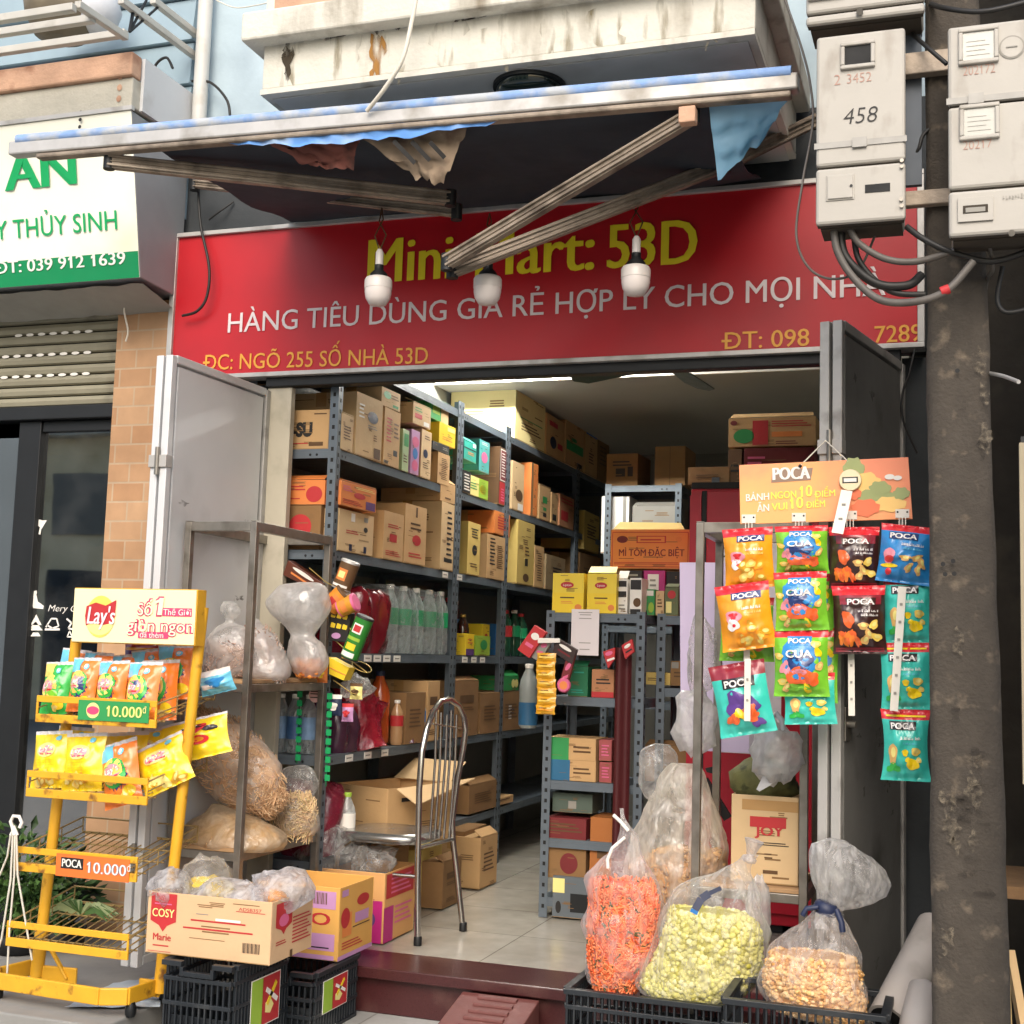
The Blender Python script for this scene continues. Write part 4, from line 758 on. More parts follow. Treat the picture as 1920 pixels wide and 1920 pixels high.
def deco(p, b, style, seed):
    rnd = random.Random(seed)
    if style == 'orange':
        p.body(b, [(0.86, F_or), (1.0, F_red)]); p.patch(b, 0.30, 0.86, 0.76, 0.87, F_nv, 0.0014); p.text(b, 'POCA', 0.33, 0.83, 0.775, 0.075, F_wh)
        p.blob(b, 0.30, 0.50, 0.16, 0.10, F_pk, 0.0014, wob=0.1, seed=1); p.blob(b, 0.28, 0.38, 0.12, 0.09, F_wh, 0.0016, wob=0.12, seed=2); p.blob(b, 0.30, 0.37, 0.035, 0.025, F_red, 0.002); p.blob(b, 0.3, 0.52, 0.08, 0.05, F_red, 0.002, wob=0.2)
        p.patch(b, 0.48, 0.84, 0.60, 0.645, F_wh, 0.0014); p.patch(b, 0.52, 0.84, 0.535, 0.57, F_ypale_, 0.0014)
        for i in range(9): p.blob(b, rnd.uniform(0.38, 0.85), rnd.uniform(0.12, 0.38), 0.11, 0.06, rnd.choice((F_chip, F_or, F_gold)), 0.0016+0.0003*i, wob=0.12, seed=i, rot=rnd.uniform(0, 3))
    elif style == 'crab':
        p.body(b, [(0.88, F_gr), (1.0, F_red)]); p.blob(b, 0.5, 0.56, 0.36, 0.30, F_bl, 0.0010, wob=0.06, seed=1); p.patch(b, 0.28, 0.72, 0.76, 0.90, F_bl, 0.0013); p.text(b, 'POCA', 0.29, 0.71, 0.795, 0.075, F_wh)
        p.patch(b, 0.33, 0.67, 0.735, 0.755, F_lt, 0.0016); p.blob(b, 0.5, 0.52, 0.26, 0.15, F_nv, 0.0014, wob=0.08); p.text(b, 'CUA', 0.24, 0.74, 0.585, 0.105, F_wh, off=0.03)
        p.blob(b, 0.50, 0.30, 0.27, 0.13, F_or2, 0.0019, wob=0.10, seed=3); p.blob(b, 0.22, 0.42, 0.10, 0.10, F_pk, 0.0020, wob=0.2, seed=4); p.blob(b, 0.72, 0.26, 0.13, 0.10, F_or2, 0.0022, wob=0.15, seed=5); p.blob(b, 0.50, 0.36, 0.14, 0.05, F_pk, 0.0022)
        for i, (u, v) in enumerate(((0.16, 0.22), (0.24, 0.13), (0.84, 0.66), (0.80, 0.78), (0.86, 0.45), (0.62, 0.12), (0.10, 0.6))): p.blob(b, u, v, 0.09, 0.05, (F_chip, F_chip2, F_yl)[i % 3], 0.0021+0.0002*i, wob=0.1, seed=i, rot=i)
        p.blob(b, 0.45, 0.13, 0.2, 0.045, F_gr, 0.0036, wob=0.3, seed=2)
    elif style == 'squid':
        p.body(b, [(0.86, F_dk), (1.0, F_red)]); p.patch(b, 0.14, 0.94, 0.72, 0.86, F_dred, 0.0011); p.patch(b, 0.26, 0.84, 0.70, 0.82, F_dk, 0.0014); p.text(b, 'POCA', 0.29, 0.82, 0.72, 0.078, F_wh)
        p.patch(b, 0.50, 0.90, 0.605, 0.645, F_wh, 0.0014); p.patch(b, 0.56, 0.90, 0.545, 0.58, F_wh, 0.0014)
        p.blob(b, 0.30, 0.50, 0.11, 0.13, F_or2, 0.0016, wob=0.1, seed=2, rot=0.4)
        for i in range(10): p.blob(b, 0.16+0.035*i, 0.22+0.05*math.sin(i*2), 0.05, 0.09, F_or2 if i % 2 else F_og, 0.0017+0.0002*i, wob=0.2, seed=i, rot=0.8*math.sin(i))
        for i, (u, v) in enumerate(((0.60, 0.40), (0.80, 0.42), (0.70, 0.28), (0.84, 0.24), (0.62, 0.2))): p.blob(b, u, v, 0.10, 0.055, F_chip if i % 2 else F_chip2, 0.002+0.0003*i, wob=0.12, seed=i, rot=i)
        p.patch(b, 0.05, 0.95, 0.03, 0.09, F_dred, 0.0012)
    elif style == 'blue':
        p.body(b, [(0.88, F_bl), (1.0, F_red)]); p.patch(b, 0.16, 0.72, 0.74, 0.86, F_nv, 0.0013); p.text(b, 'POCA', 0.18, 0.70, 0.755, 0.085, F_wh)
        p.patch(b, 0.42, 0.86, 0.635, 0.68, F_wh, 0.0013); p.patch(b, 0.46, 0.84, 0.57, 0.605, F_lt, 0.0013)
        p.blob(b, 0.20, 0.44, 0.11, 0.14, F_pk, 0.0015, wob=0.1); p.blob(b, 0.21, 0.38, 0.09, 0.06, F_red, 0.0018); p.blob(b, 0.22, 0.27, 0.17, 0.035, F_yl, 0.002); p.blob(b, 0.22, 0.17, 0.06, 0.06, F_red, 0.0018)
        for i, (u, v) in enumerate(((0.52, 0.42), (0.74, 0.44), (0.60, 0.26), (0.78, 0.24), (0.84, 0.36))): p.blob(b, u, v, 0.11, 0.05, F_chip2, 0.0018+0.0003*i, wob=0.18, seed=i, rot=0.5*i)
    elif style == 'teal':
        p.body(b, [(0.86, F_te), (1.0, F_red)]); p.patch(b, 0.10, 0.92, 0.90, 0.925, F_yl, 0.0012); p.patch(b, 0.16, 0.74, 0.72, 0.84, F_blk_, 0.0013); p.text(b, 'POCA', 0.19, 0.71, 0.735, 0.08, F_wh)
        p.patch(b, 0.40, 0.86, 0.585, 0.63, F_wh, 0.0013); p.patch(b, 0.46, 0.80, 0.52, 0.55, F_lt, 0.0013); p.blob(b, 0.22, 0.38, 0.10, 0.15, F_chip2, 0.0015, wob=0.1); p.blob(b, 0.24, 0.18, 0.15, 0.06, F_gg, 0.0018, wob=0.25, seed=3)
        for i, (u, v) in enumerate(((0.50, 0.40), (0.74, 0.42), (0.66, 0.24), (0.80, 0.3), (0.56, 0.3))): p.blob(b, u, v, (0.07, 0.10, 0.14, 0.06, 0.06)[i], (0.05, 0.06, 0.08, 0.04, 0.04)[i], F_chip if i % 2 else F_yl, 0.0017+0.0003*i, wob=0.08, seed=i)
    elif style == 'mixed':
        p.body(b, [(0.80, F_te), (1.0, F_dred)]); p.patch(b, 0.2, 0.8, 0.66, 0.80, F_blk_, 0.0013); p.text(b, 'POCA', 0.24, 0.76, 0.68, 0.09, F_wh); p.blob(b, 0.48, 0.42, 0.30, 0.18, F_pu, 0.0012, wob=0.2, seed=2)
        for i in range(7): p.blob(b, rnd.uniform(0.25, 0.75), rnd.uniform(0.14, 0.40), 0.12, 0.07, rnd.choice((F_or2, F_yl, F_pu, F_red)), 0.0016+0.0003*i, wob=0.2, seed=i)
    elif style in ('lays_orange', 'lays_green'):
        base = F_og if style == 'lays_orange' else F_gg
        p.body(b, [(0.80, base), (0.94, base), (1.0, F_sil)]); p.patch(b, 0.02, 0.42, 0.72, 0.97, F_lt if style == 'lays_orange' else F_chip, 0.0009)
        n = 36; vs = []
        for r in range(2):
            for i in range(n): a = 2*math.pi*i/n; k = 0.0 if r == 0 else (1.0 if i % 2 else 0.82); vs.append(p.at(min(0.98, 0.45+0.36*k*math.cos(a)), 0.47+0.26*k*math.sin(a), 1, 0.0013))
        b.add(vs, [(i, (i+1) % n, n+(i+1) % n, n+i) for i in range(n)], F_nv if style == 'lays_orange' else F_gr, True)
        p.blob(b, 0.42, 0.50, 0.34, 0.24, F_gg, 0.0017); p.blob(b, 0.38, 0.53, 0.30, 0.22, F_chip, 0.0021); p.blob(b, 0.36, 0.52, 0.26, 0.13, F_pk, 0.0026); p.text(b, "Lay's", 0.16, 0.58, 0.485, 0.09, F_wh, 0.0032, 0.02, 0.1)
        p.patch(b, 0.18, 0.56, 0.43, 0.46, F_red, 0.0031); p.blob(b, 0.62, 0.82, 0.09, 0.055, F_lt, 0.0015); p.blob(b, 0.61, 0.83, 0.05, 0.03, F_wh, 0.0018); p.blob(b, 0.74, 0.18, 0.16, 0.09, F_yl, 0.0015)
        p.blob(b, 0.62, 0.12, 0.10, 0.06, F_chip, 0.0018, wob=0.1)
    elif style == 'lays_yellow':
        p.body(b, [(0.94, F_yl), (1.0, F_sil)]); p.blob(b, 0.45, 0.66, 0.28, 0.13, F_ypale_, 0.0012); p.blob(b, 0.44, 0.65, 0.24, 0.085, F_pk, 0.0016); p.text(b, "Lay's", 0.25, 0.66, 0.625, 0.075, F_wh, 0.0022, 0.02, 0.1); p.patch(b, 0.3, 0.64, 0.575, 0.60, F_red, 0.002)
        for i in range(4): p.patch(b, 0.15, 0.7-0.08*(i % 2), 0.48-0.045*i, 0.488-0.045*i, F_gold, 0.0014)
        p.blob(b, 0.72, 0.87, 0.08, 0.045, F_lt, 0.0014)
        for i in range(9): p.blob(b, rnd.uniform(0.2, 0.8), rnd.uniform(0.08, 0.26), 0.12, 0.06, rnd.choice((F_chip, F_ypale_, F_gold)), 0.0014+0.0003*i, wob=0.1, seed=i, rot=i)
    elif style == 'yellow_red':
        p.body(b, [(0.94, F_yl), (1.0, F_sil)]); p.blob(b, 0.42, 0.62, 0.30, 0.12, F_red, 0.0013, rot=0.3); p.blob(b, 0.5, 0.74, 0.2, 0.05, F_blk_, 0.0017); p.blob(b, 0.45, 0.76, 0.12, 0.03, F_wh, 0.002); p.blob(b, 0.55, 0.40, 0.18, 0.10, F_red, 0.0015); p.blob(b, 0.75, 0.65, 0.12, 0.07, F_blk_, 0.0016)
        p.blob(b, 0.55, 0.41, 0.1, 0.05, F_or, 0.002)
F_ypale_ = foil('foil_pale_yellow', 'f0df86'); F_blk_ = foil('foil_black', '221d20')
def snack(label, box, Y, style, seed, group, rot=0.0, lean=0.0, yaw=0.0, t=0.055, pinch=0.07, loc_dy=0.0):
    x0, y0, x1, y1 = box; c = P((x0+x1)/2, (y0+y1)/2, Y); w = (P(x1, (y0+y1)/2, Y)-P(x0, (y0+y1)/2, Y)).length; h = (P((x0+x1)/2, y0, Y)-P((x0+x1)/2, y1, Y)).length
    R = Matrix.Rotation(yaw, 3, 'Z') @ Matrix.Rotation(lean, 3, 'X') @ Matrix.Rotation(-rot-0.028, 3, 'Y'); U = R @ X_; W = R @ Z_
    p = Pouch(c, U, W, w, h, t, seed, pinch); b = B(); deco(p, b, style, seed)
    return tag(b.build('snack_bag', loc=p.at(0.5, 0.0)), label, 'snack bag', group)
# ------------------------------------------------------------------ yellow wire rack
YF, YB, YPt = -0.95, -0.60, -0.80; ZG = 0.096
t = thing('display_rack', 'yellow metal snack rack with four tilted wire shelves and a cream header board', 'display rack', P(150, 1880, -0.62))
fl, fr_ = P(67, 1850, YPt), P(300, 1850, YPt); tl, tr = P(142, 1210, YPt), P(380, 1150, YPt); fl.z = ZG+0.05; fr_.z = ZG+0.05
for a, c, nm in ((fl, tl, 'post'), (fr_, tr, 'post')):
    b = B(); d = (c-a).normalized(); b.tube([a, a.lerp(c, 0.5), c+d*0.02], 0.019, M_yel, 12); b.tube([a, a+d*0.16], 0.023, M_yel, 12); b.build(nm, t)
b = B()   # base ring
z0, z1 = ZG+0.04, ZG+0.095
ringp = [(fl.x-0.04, -0.72), (fl.x-0.07, -0.90), (fl.x-0.03, -0.965), (fr_.x-0.10, -0.99), (fr_.x-0.02, -0.95), (fr_.x+0.0, -0.72)]
for p, q in zip(ringp[:-1], ringp[1:]): b.bar((p[0], p[1], (z0+z1)/2), (q[0], q[1], (z0+z1)/2), 0.012, z1-z0, M_yel)
b.bar((fl.x-0.02, -0.80, ZG+0.06), (fl.x+0.15, -0.78, ZG+0.06), 0.012, 0.055, M_yel); b.bar((fl.x, -0.80, ZG+0.21), (fl.x+0.12, -0.79, ZG+0.05), 0.018, 0.01, M_yel)
b.bar((fr_.x-0.08, -0.80, ZG+0.06), (fr_.x+0.0, -0.80, ZG+0.06), 0.012, 0.055, M_yel)
for x in (fl.x-0.05, fr_.x-0.02):
    for y in (-0.93, -0.74): b.lathe((x, y, ZG), [(0.014, 0), (0.018, 0.01), (0.018, 0.03), (0.012, 0.046)], M_dark, 10)
b.build('base', t, bevel=0.004)
YH = -0.84; hb = P(138, 1207, YH); hx0, hx1, hz0, hz1 = hb.x+0.005, P(375, 1150, YH).x, P(250, 1208, YH).z, P(250, 1104, YH).z
b = B(); b.bx(hx0, hx1, YH-0.02, YH+0.035, hz0, hz1, M_yel); b.bx(hx0+0.003, hx1-0.003, YH-0.024, YH-0.0205, hz0+0.003, hz1-0.003, mat('header_cream', 'efe6b8', 0.4, var=0.03)); h = b.build('header_board', t, bevel=0.003)
b = B(); yh = YH-0.0255
p = P(188, 1156, yh); b.disc(p, X_, Z_, 0.060, 0.072, F_chip, 28); b.disc(p+Vec((0.0, -0.0005, -0.016)), X_, Z_, 0.056, 0.048, M_ypale, 28); b.poly([p+Vec((x, -0.001, z)) for x, z in ((-0.058, 0.035), (-0.02, 0.048), (0.02, 0.038), (0.062, 0.058), (0.06, 0.0), (0.046, -0.022), (0.01, -0.030), (-0.03, -0.022), (-0.056, -0.032), (-0.062, 0.0))], M_redp)
o = P(163, 1169, yh-0.0022); b.text("Lay's", o, X_, Z_, P(214, 1166, yh).x-o.x, 0.058, mat('header_pink_white', 'f2dbe0', 0.4), 0.02, 0.12)
b.build('round_emblem', h)
b = B()
M_hp = mat('header_pink', 'd84a72', 0.4)
def htx(s, x0, x1, yb, cap, m, off, sh=0.0, lift=0.0): o = P(x0, yb, yh-lift); b.text(s, o, X_, Z_, P(x1, yb, yh-lift).x-o.x, (P(x0, yb-cap, yh-lift)-o).length, m, off, sh)
for dx, m_, lf, of in ((0, M_hp, 0.0, 0.065), (0, mat('header_letter', 'f6ecc8', 0.4), 0.0015, 0.012)):
    htx('Số', 257, 285, 1153, 22, m_, of, 0, lf); htx('1', 288, 303, 1153, 32, m_, of, 0.1, lf); htx('giòn ngon', 237, 362, 1183, 22, m_, of, 0, lf)
b.rect(P(332, 1148, yh-0.0005), X_, Z_, 0.115, 0.028, M_hp); b.rect(P(287, 1191, yh-0.0005), X_, Z_, 0.12, 0.022, M_hp)
htx('Thế Giới', 306, 358, 1153, 11, M_wht, 0.01, 0, 0.0018); htx('đã thèm', 262, 306, 1195, 10, M_wht, 0.01, 0, 0.0018)
b.build('slogan', h)
rails = [((70, 1308, 295, 1322), (66, 1345, 290, 1358), (428, 1288)), ((52, 1447, 278, 1469), (48, 1482, 272, 1505), (405, 1408)), ((32, 1588, 258, 1618), (28, 1620, 254, 1650), (392, 1545)), ((14, 1730, 242, 1760), (12, 1762, 240, 1795), (372, 1680))]
Rk = []
for (x0, y0, x1, y1), (a0, b0, a1, b1), (bx_, by_) in rails:
    A, C = P(x0, y0, YF), P(x1, y1, YF); A2, C2 = P(a0, b0, YF), P(a1, b1, YF)
    zt, zb_ = (A.z+C.z)/2, (A2.z+C2.z)/2; xL, xR = A.x, C.x; zk = zb_+0.075
    s_ = B()
    s_.bx(xL, xR, YF-0.004, YF+0.004, zt-0.011, zt+0.011, M_yel); s_.bx(xL, xR, YF-0.004, YF+0.006, zb_-0.014, zb_+0.014, M_yel)
    for x in (xL+0.003, xR-0.003): s_.bx(x-0.004, x+0.004, YF-0.003, YF+0.003, zb_+0.014, zt-0.011, M_yel)
    sh_ = s_.build('shelf_rail', t, bevel=0.002)
    w_ = B(); nw = 15
    for i in range(nw):
        x = xL+0.01+(xR-xL-0.02)*i/(nw-1); w_.tube([(x, YF+0.006, zb_), (x, YB, zk)], 0.0024, M_wire, 5)
    for k in range(4):
        y = YF+0.05+(YB-YF-0.05)*k/3; z = zb_+(zk-zb_)*(y-YF)/(YB-YF)-0.004; w_.tube([(xL, y, z), (xR, y, z)], 0.003, M_wire, 5)
    for x in (xL, xR):
        w_.tube([(x, YF, zt), (x, YB, zt+0.07), (x, YB, zk)], 0.0032, M_wire, 5); w_.tube([(x, YF, (zt+zb_)/2), (x, YB, (zt+zk)/2+0.03)], 0.0026, M_wire, 5)
        for k in (0.33, 0.66): w_.tube([(x, YF+(YB-YF)*k, zb_+(zk-zb_)*k), (x, YF+(YB-YF)*k, zt+0.07*k)], 0.0024, M_wire, 5)
    w_.tube([(xL, YB, zk), (xR, YB, zk)], 0.003, M_wire, 5); w_.tube([(xL, YB, zt+0.07), (xR, YB, zt+0.07)], 0.003, M_wire, 5)
    w_.build('wire_grid', sh_); Rk.append((xL, xR, zb_, zt))
b = B(); yq = YF-0.006; a = P(146, 1348, yq); c = P(281, 1318, yq); b.bx(a.x, c.x, yq-0.002, yq, a.z-0.002, c.z, M_grn); b.disc(P(174, 1332, yq-0.003), X_, Z_, 0.026, 0.026, M_ypale, 20); b.disc(P(174, 1332, yq-0.0035), X_, Z_, 0.024, 0.014, M_hp, 20)
o = P(200, 1343, yq-0.003); b.text('10.000', o, X_, Z_, 0.135, 0.035, M_lime, 0.05); o2 = o+Vec((0, -0.001, 0)); b.text('10.000', o2, X_, Z_, 0.135, 0.035, M_ypale, 0.0); b.text('đ', o2+Vec((0.139, 0, 0.016)), X_, Z_, 0.014, 0.022, M_ypale, 0.0)
b.build('price_tag', t)
b = B(); a = P(104, 1643, yq); c = P(244, 1612, yq)
b.bx(a.x, c.x, yq-0.002, yq, a.z+0.003, c.z, mat('tag_orange', 'e5702f', 0.5)); q = P(135, 1619, yq-0.003); b.rect(q, X_, Z_, 0.088, 0.036, M_blk); b.text('POCA', q+Vec((-0.038, -0.001, -0.012)), X_, Z_, 0.076, 0.025, M_wht, 0.03)
o = P(163, 1636, yq-0.003); b.text('10.000', o, X_, Z_, 0.15, 0.035, mat('tag_navy', '6a7890', 0.5), 0.05); b.text('10.000', o+Vec((0, -0.001, 0)), X_, Z_, 0.15, 0.035, M_wht, 0.0); b.text('đ', o+Vec((0.154, -0.001, 0.016)), X_, Z_, 0.014, 0.022, M_wht, 0.0)
b.build('price_tag', t)
G = 'potato chip bags on the yellow rack'
Yt = -0.87
snack('green chip bag at the left end of the upper shelf of the yellow rack', (80, 1240, 132, 1342), Yt, 'lays_green', 1, G, 0.02, -0.2)
snack('orange chip bag standing next to the green one on the yellow rack', (131, 1232, 183, 1335), Yt, 'lays_orange', 2, G, 0.0, -0.2)
snack('orange chip bag third from the left in the front row of the upper rack shelf', (181, 1238, 238, 1338), Yt, 'lays_orange', 3, G, 0.03, -0.2)
snack('orange chip bag at the right end of the front row above the green price tag', (236, 1240, 299, 1348), Yt, 'lays_orange', 4, G, 0.02, -0.22)
snack('orange chip bag standing behind the right end of the front row', (268, 1236, 330, 1352), Yt+0.09, 'lays_orange', 5, G, 0.04, -0.22, 0.25)
snack('tall orange chip bag at the back right next to the yellow post', (296, 1208, 362, 1312), Yt+0.17, 'lays_orange', 6, G, 0.02, -0.2, 0.2)
snack('orange chip bag behind the second front bag, only its crumpled top showing', (150, 1222, 205, 1318), Yt+0.1, 'lays_orange', 7, G, -0.06, -0.2)
snack('orange chip bag in the back row, its top peeking over the third front bag', (205, 1226, 262, 1320), Yt+0.13, 'lays_orange', 8, G, 0.07, -0.2)
snack('orange chip bag leaning behind the green one at the left end of the upper shelf', (105, 1216, 160, 1320), Yt+0.12, 'lays_orange', 21, G, -0.1, -0.2)
snack('orange chip bag in the back row right of the middle, turned a little', (252, 1216, 308, 1318), Yt+0.15, 'lays_orange', 22, G, 0.12, -0.2, 0.3)
snack('yellow chip bag in the back row behind the two front yellow ones', (100, 1362, 168, 1470), Yt+0.1, 'lays_yellow', 23, G, -0.05, -0.2)
snack('yellow chip bag squeezed in at the back right of the second shelf', (246, 1366, 318, 1470), Yt+0.13, 'lays_yellow', 24, G, 0.18, -0.2)
b = B(); p = Pouch(P(268, 1225, Yt+0.2), X_, Z_, 0.16, 0.10, 0.05, 3); p.body(b, [(0.3, F_dred), (0.6, F_pu), (1.0, F_dred)]); p.patch(b, 0.1, 0.9, 0.6, 0.7, F_gold); tag(b.build('snack_bag', loc=p.c), 'dark red and purple snack bag lying at the back under the header board', 'snack bag', G)
snack('yellow chip bag at the left end of the second shelf of the rack', (62, 1370, 130, 1478), Yt, 'lays_yellow', 11, G, 0.05, -0.18)
snack('yellow chip bag second from the left on the second shelf of the rack', (120, 1374, 196, 1484), Yt-0.015, 'lays_yellow', 12, G, 0.05, -0.18)
snack('yellow chip bag standing behind the tilted orange one on the second shelf', (192, 1372, 275, 1482), Yt+0.09, 'lays_yellow', 13, G, 0.06, -0.2)
snack('orange chip bag tilted forward in the middle of the second rack shelf', (192, 1388, 262, 1512), Yt-0.02, 'lays_orange', 14, G, 0.3, -0.22)
snack('yellow chip bag lying askew beside the yellow post on the second shelf', (262, 1385, 352, 1482), Yt+0.04, 'lays_yellow', 15, G, 0.45, -0.25, 0.1)
snack('bright yellow snack bag with red and black print poking out past the yellow post', (312, 1345, 425, 1425), Yt+0.16, 'yellow_red', 16, G, 0.25, -0.3, 0.2)
b = B(); p = Pouch(P(405, 1278, -0.70), (Vec((1, 0, 0.25))), (-0.2, -0.3, 0.9), 0.14, 0.085, 0.05, 5); p.body(b, [(0.8, F_lt), (1.0, F_wh)]); p.blob(b, 0.55, 0.55, 0.25, 0.2, F_bl, wob=0.2); p.patch(b, 0.1, 0.5, 0.3, 0.5, F_wh); tag(b.build('snack_bag', loc=p.c), 'small light blue packet on the right back edge of the upper rack shelf', 'snack bag', G)
# ------------------------------------------------------------------ hanging planter straps and plants at lower left
t = thing('planter_hanger', 'white plastic planter hook with long straps hanging in front of the glass door', 'planter hanger', P(32, 1535, -0.99))
Yh = -0.99
b = B(); b.tube([P(37, 1552, Yh), P(41, 1542, Yh), P(36, 1531, Yh), P(25, 1530, Yh), P(20, 1540, Yh), P(24, 1553, Yh), P(27, 1566, Yh)], 0.006, M_wht, 8); b.tube([P(20, 1566, Yh), P(27, 1550, Yh), P(33, 1566, Yh)], 0.005, M_wht, 8); b.build('hook', t)
b = B()
for q in ([(20, 1566), (14, 1605), (0, 1640), (-30, 1680)], [(24, 1566), (20, 1650), (3, 1760), (-10, 1800)], [(28, 1566), (27, 1640), (18, 1740), (12, 1850)], [(31, 1566), (33, 1640), (50, 1740), (60, 1800)]): b.tube([P(x, y, Yh+0.02*i) for i, (x, y) in enumerate(q)], 0.0035, M_string, 6)
b.build('strap', t)
M_leaf = mat('leaf_green', '2f4a24', 0.5, var=0.35, vs=18, spec=0.4); M_leaf2 = mat('leaf_light', '4c6b35', 0.5, var=0.3, vs=18)
def plant(name, label, c, r, n, seed, size=0.05, mats=(M_leaf, M_leaf2), pot=True):
    t = thing(name, label, 'plant', (c.x, c.y, 0.0)); rnd = random.Random(seed); b = B(); st_ = B()
    for i in range(n):
        d = Vec((rnd.gauss(0, 1), rnd.gauss(0, 1), rnd.gauss(0, 0.8))).normalized(); q = c+Vec((d.x*r[0], d.y*r[1], d.z*r[2]))*rnd.uniform(0.3, 1)
        a = Vec((d.x, d.y, rnd.uniform(-0.5, 0.9))).normalized(); s = a.cross(Vec((rnd.gauss(0, 1), rnd.gauss(0, 1), 1))).normalized(); L = size*rnd.uniform(0.6, 1.4); nn = a.cross(s)
        b.add([q, q+a*L*0.5+s*L*0.28+nn*0.006, q+a*L, q+a*L*0.5-s*L*0.28+nn*0.006, q+a*L*0.5-nn*0.008], [(0, 4, 1), (4, 2, 1), (0, 3, 4), (3, 2, 4)], mats[i % len(mats)])
        if i % 6 == 0: st_.tube([(c.x, c.y, c.z-r[2]*0.9), q.lerp(c, 0.4), q], 0.003, M_leaf2, 5)
    b.build('foliage', t); st_.build('stem', t)
    if pot:
        b = B(); z = c.z-r[2]*0.8
        b.lathe((c.x, c.y, 0.001), [(0.07, 0.095), (0.09, z*0.6), (0.1, z), (0.092, z), (0.085, z-0.02), (0.0, z-0.025)], M_dark, 20); b.build('pot', t)
    return t
pc = P(15, 1760, -0.42); plant('potted_plant', 'bushy dark green potted plant at the lower left behind the yellow rack', Vec((pc.x, -0.36, 0.36)), (0.26, 0.18, 0.24), 620, 4)
pc = P(105, 1745, -0.25); plant('potted_plant', 'dark leaved potted plant in shade behind the lowest rack shelf', Vec((pc.x, -0.22, 0.30)), (0.14, 0.12, 0.16), 170, 9, 0.06, (M_leaf, mat('leaf_dark', '1c2a1c', 0.5, var=0.3)))
b = B(); rnd = random.Random(5); c = P(150, 1715, -0.68)
for i in range(26):
    a = rnd.uniform(-0.4, 3.5); e = c+Vec((0.16*math.cos(a), rnd.uniform(-0.05, 0.05), 0.06*abs(math.sin(a))-0.02)); mid = c.lerp(e, 0.5)+Z_*0.03; s = Vec((-math.sin(a), 0.3, math.cos(a)))*0.009
    b.add([c-s*0.6, c+s*0.6, mid+s, mid-s, e], [(0, 1, 2, 3), (3, 2, 4)], (M_leaf2, mat('leaf_variegated', '9aa878', 0.5, var=0.2))[i % 2])
tag(b.build('spider_plant', loc=c), 'striped spider plant seen through the wires of the lowest rack shelf', 'plant')
b = B(); p = [P(130, 1880, 0), P(300, 1880, 0), P(295, 1832, 0), P(215, 1845, 0)]
q = [PZ(x, y, ZG+0.006) for x, y in ((120, 1890), (300, 1890), (305, 1832), (212, 1845))]
sheet(b, lambda u, v: (q[0].lerp(q[1], u)).lerp(q[3].lerp(q[2], u), v)+Z_*(0.008*nz((u*5, v*5, 2))+0.004), 16, 10, mat('pale_blue_sheet', 'b4c3d0', 0.6, var=0.06)); tag(b.build('plastic_sheet', loc=q[0]), 'pale blue plastic sheet spread on the ground beside the rack base', 'sheet')
# ------------------------------------------------------------------ stainless steel racks
def steel_rack(label, x0, x1, y0, y1, ztop, zl, zr0, shelves):
    t = thing('steel_rack', label, 'rack', ((x0+x1)/2, (y0+y1)/2, 0)); s = 0.026
    for x, y, z in ((x0, y0, zl if x0 > -1 else 0.097), (x1, y0, zl), (x0, y1, zr0), (x1, y1, zr0)):
        b = B(); b.bx(x-s/2, x+s/2, y-s/2, y+s/2, z, ztop-0.001, M_steel); b.build('post', t, bevel=0.002)
    b = B()
    for y in (y0, y1): b.bx(x0+s/2, x1-s/2, y-s/2, y+s/2, ztop-0.034, ztop, M_steel)
    for x in (x0, x1): b.bx(x-s/2, x+s/2, y0+s/2, y1-s/2, ztop-0.034, ztop, M_steel)
    for x in (x0, x1):
        for y in (y0, y1): b.bx(x-s/2, x+s/2, y-s/2, y+s/2, ztop+0.0005, ztop+0.003, M_steel)
    b.build('top_frame', t, bevel=0.002)
    for z, wood in shelves:
        b = B()
        for y in (y0, y1): b.bx(x0+s/2, x1-s/2, y-s*0.4, y+s*0.4, z-0.03, z-0.001, M_steel)
        for x in (x0, x1): b.bx(x-s*0.4, x+s*0.4, y0+s/2, y1-s/2, z-0.03, z-0.001, M_steel)
        b.bx(x0+s/2+0.001, x1-s/2-0.001, y0-0.006, y1+0.006, z, z+0.014, wood); b.build('shelf', t, bevel=0.002)
    return t
M_ply = mat('plywood', 'a98660', 0.75, var=0.15, vs=8, bump=0.15, bs=40, dirt='6b5238', ds=5, da=0.55, db=0.8)
RY0 = -0.55; rx0, rx1 = -1.478, P(479, 980, RY0).x; RY1 = PX(617, 1005, rx1).y; rzt = P(480, 978, RY0).z
zs_a = P(470, 1283, RY0).z; zs_b = P(455, 1600, RY0).z
steel_rack('dull stainless rack holding bags of dry goods in front of the grey door leaf', rx0, rx1, RY0, RY1, rzt, 0.001, 0.168, ((zs_a, M_ply), (zs_b, M_ply)))
XC = (rx0+rx1)/2; YM = (RY0+RY1)/2
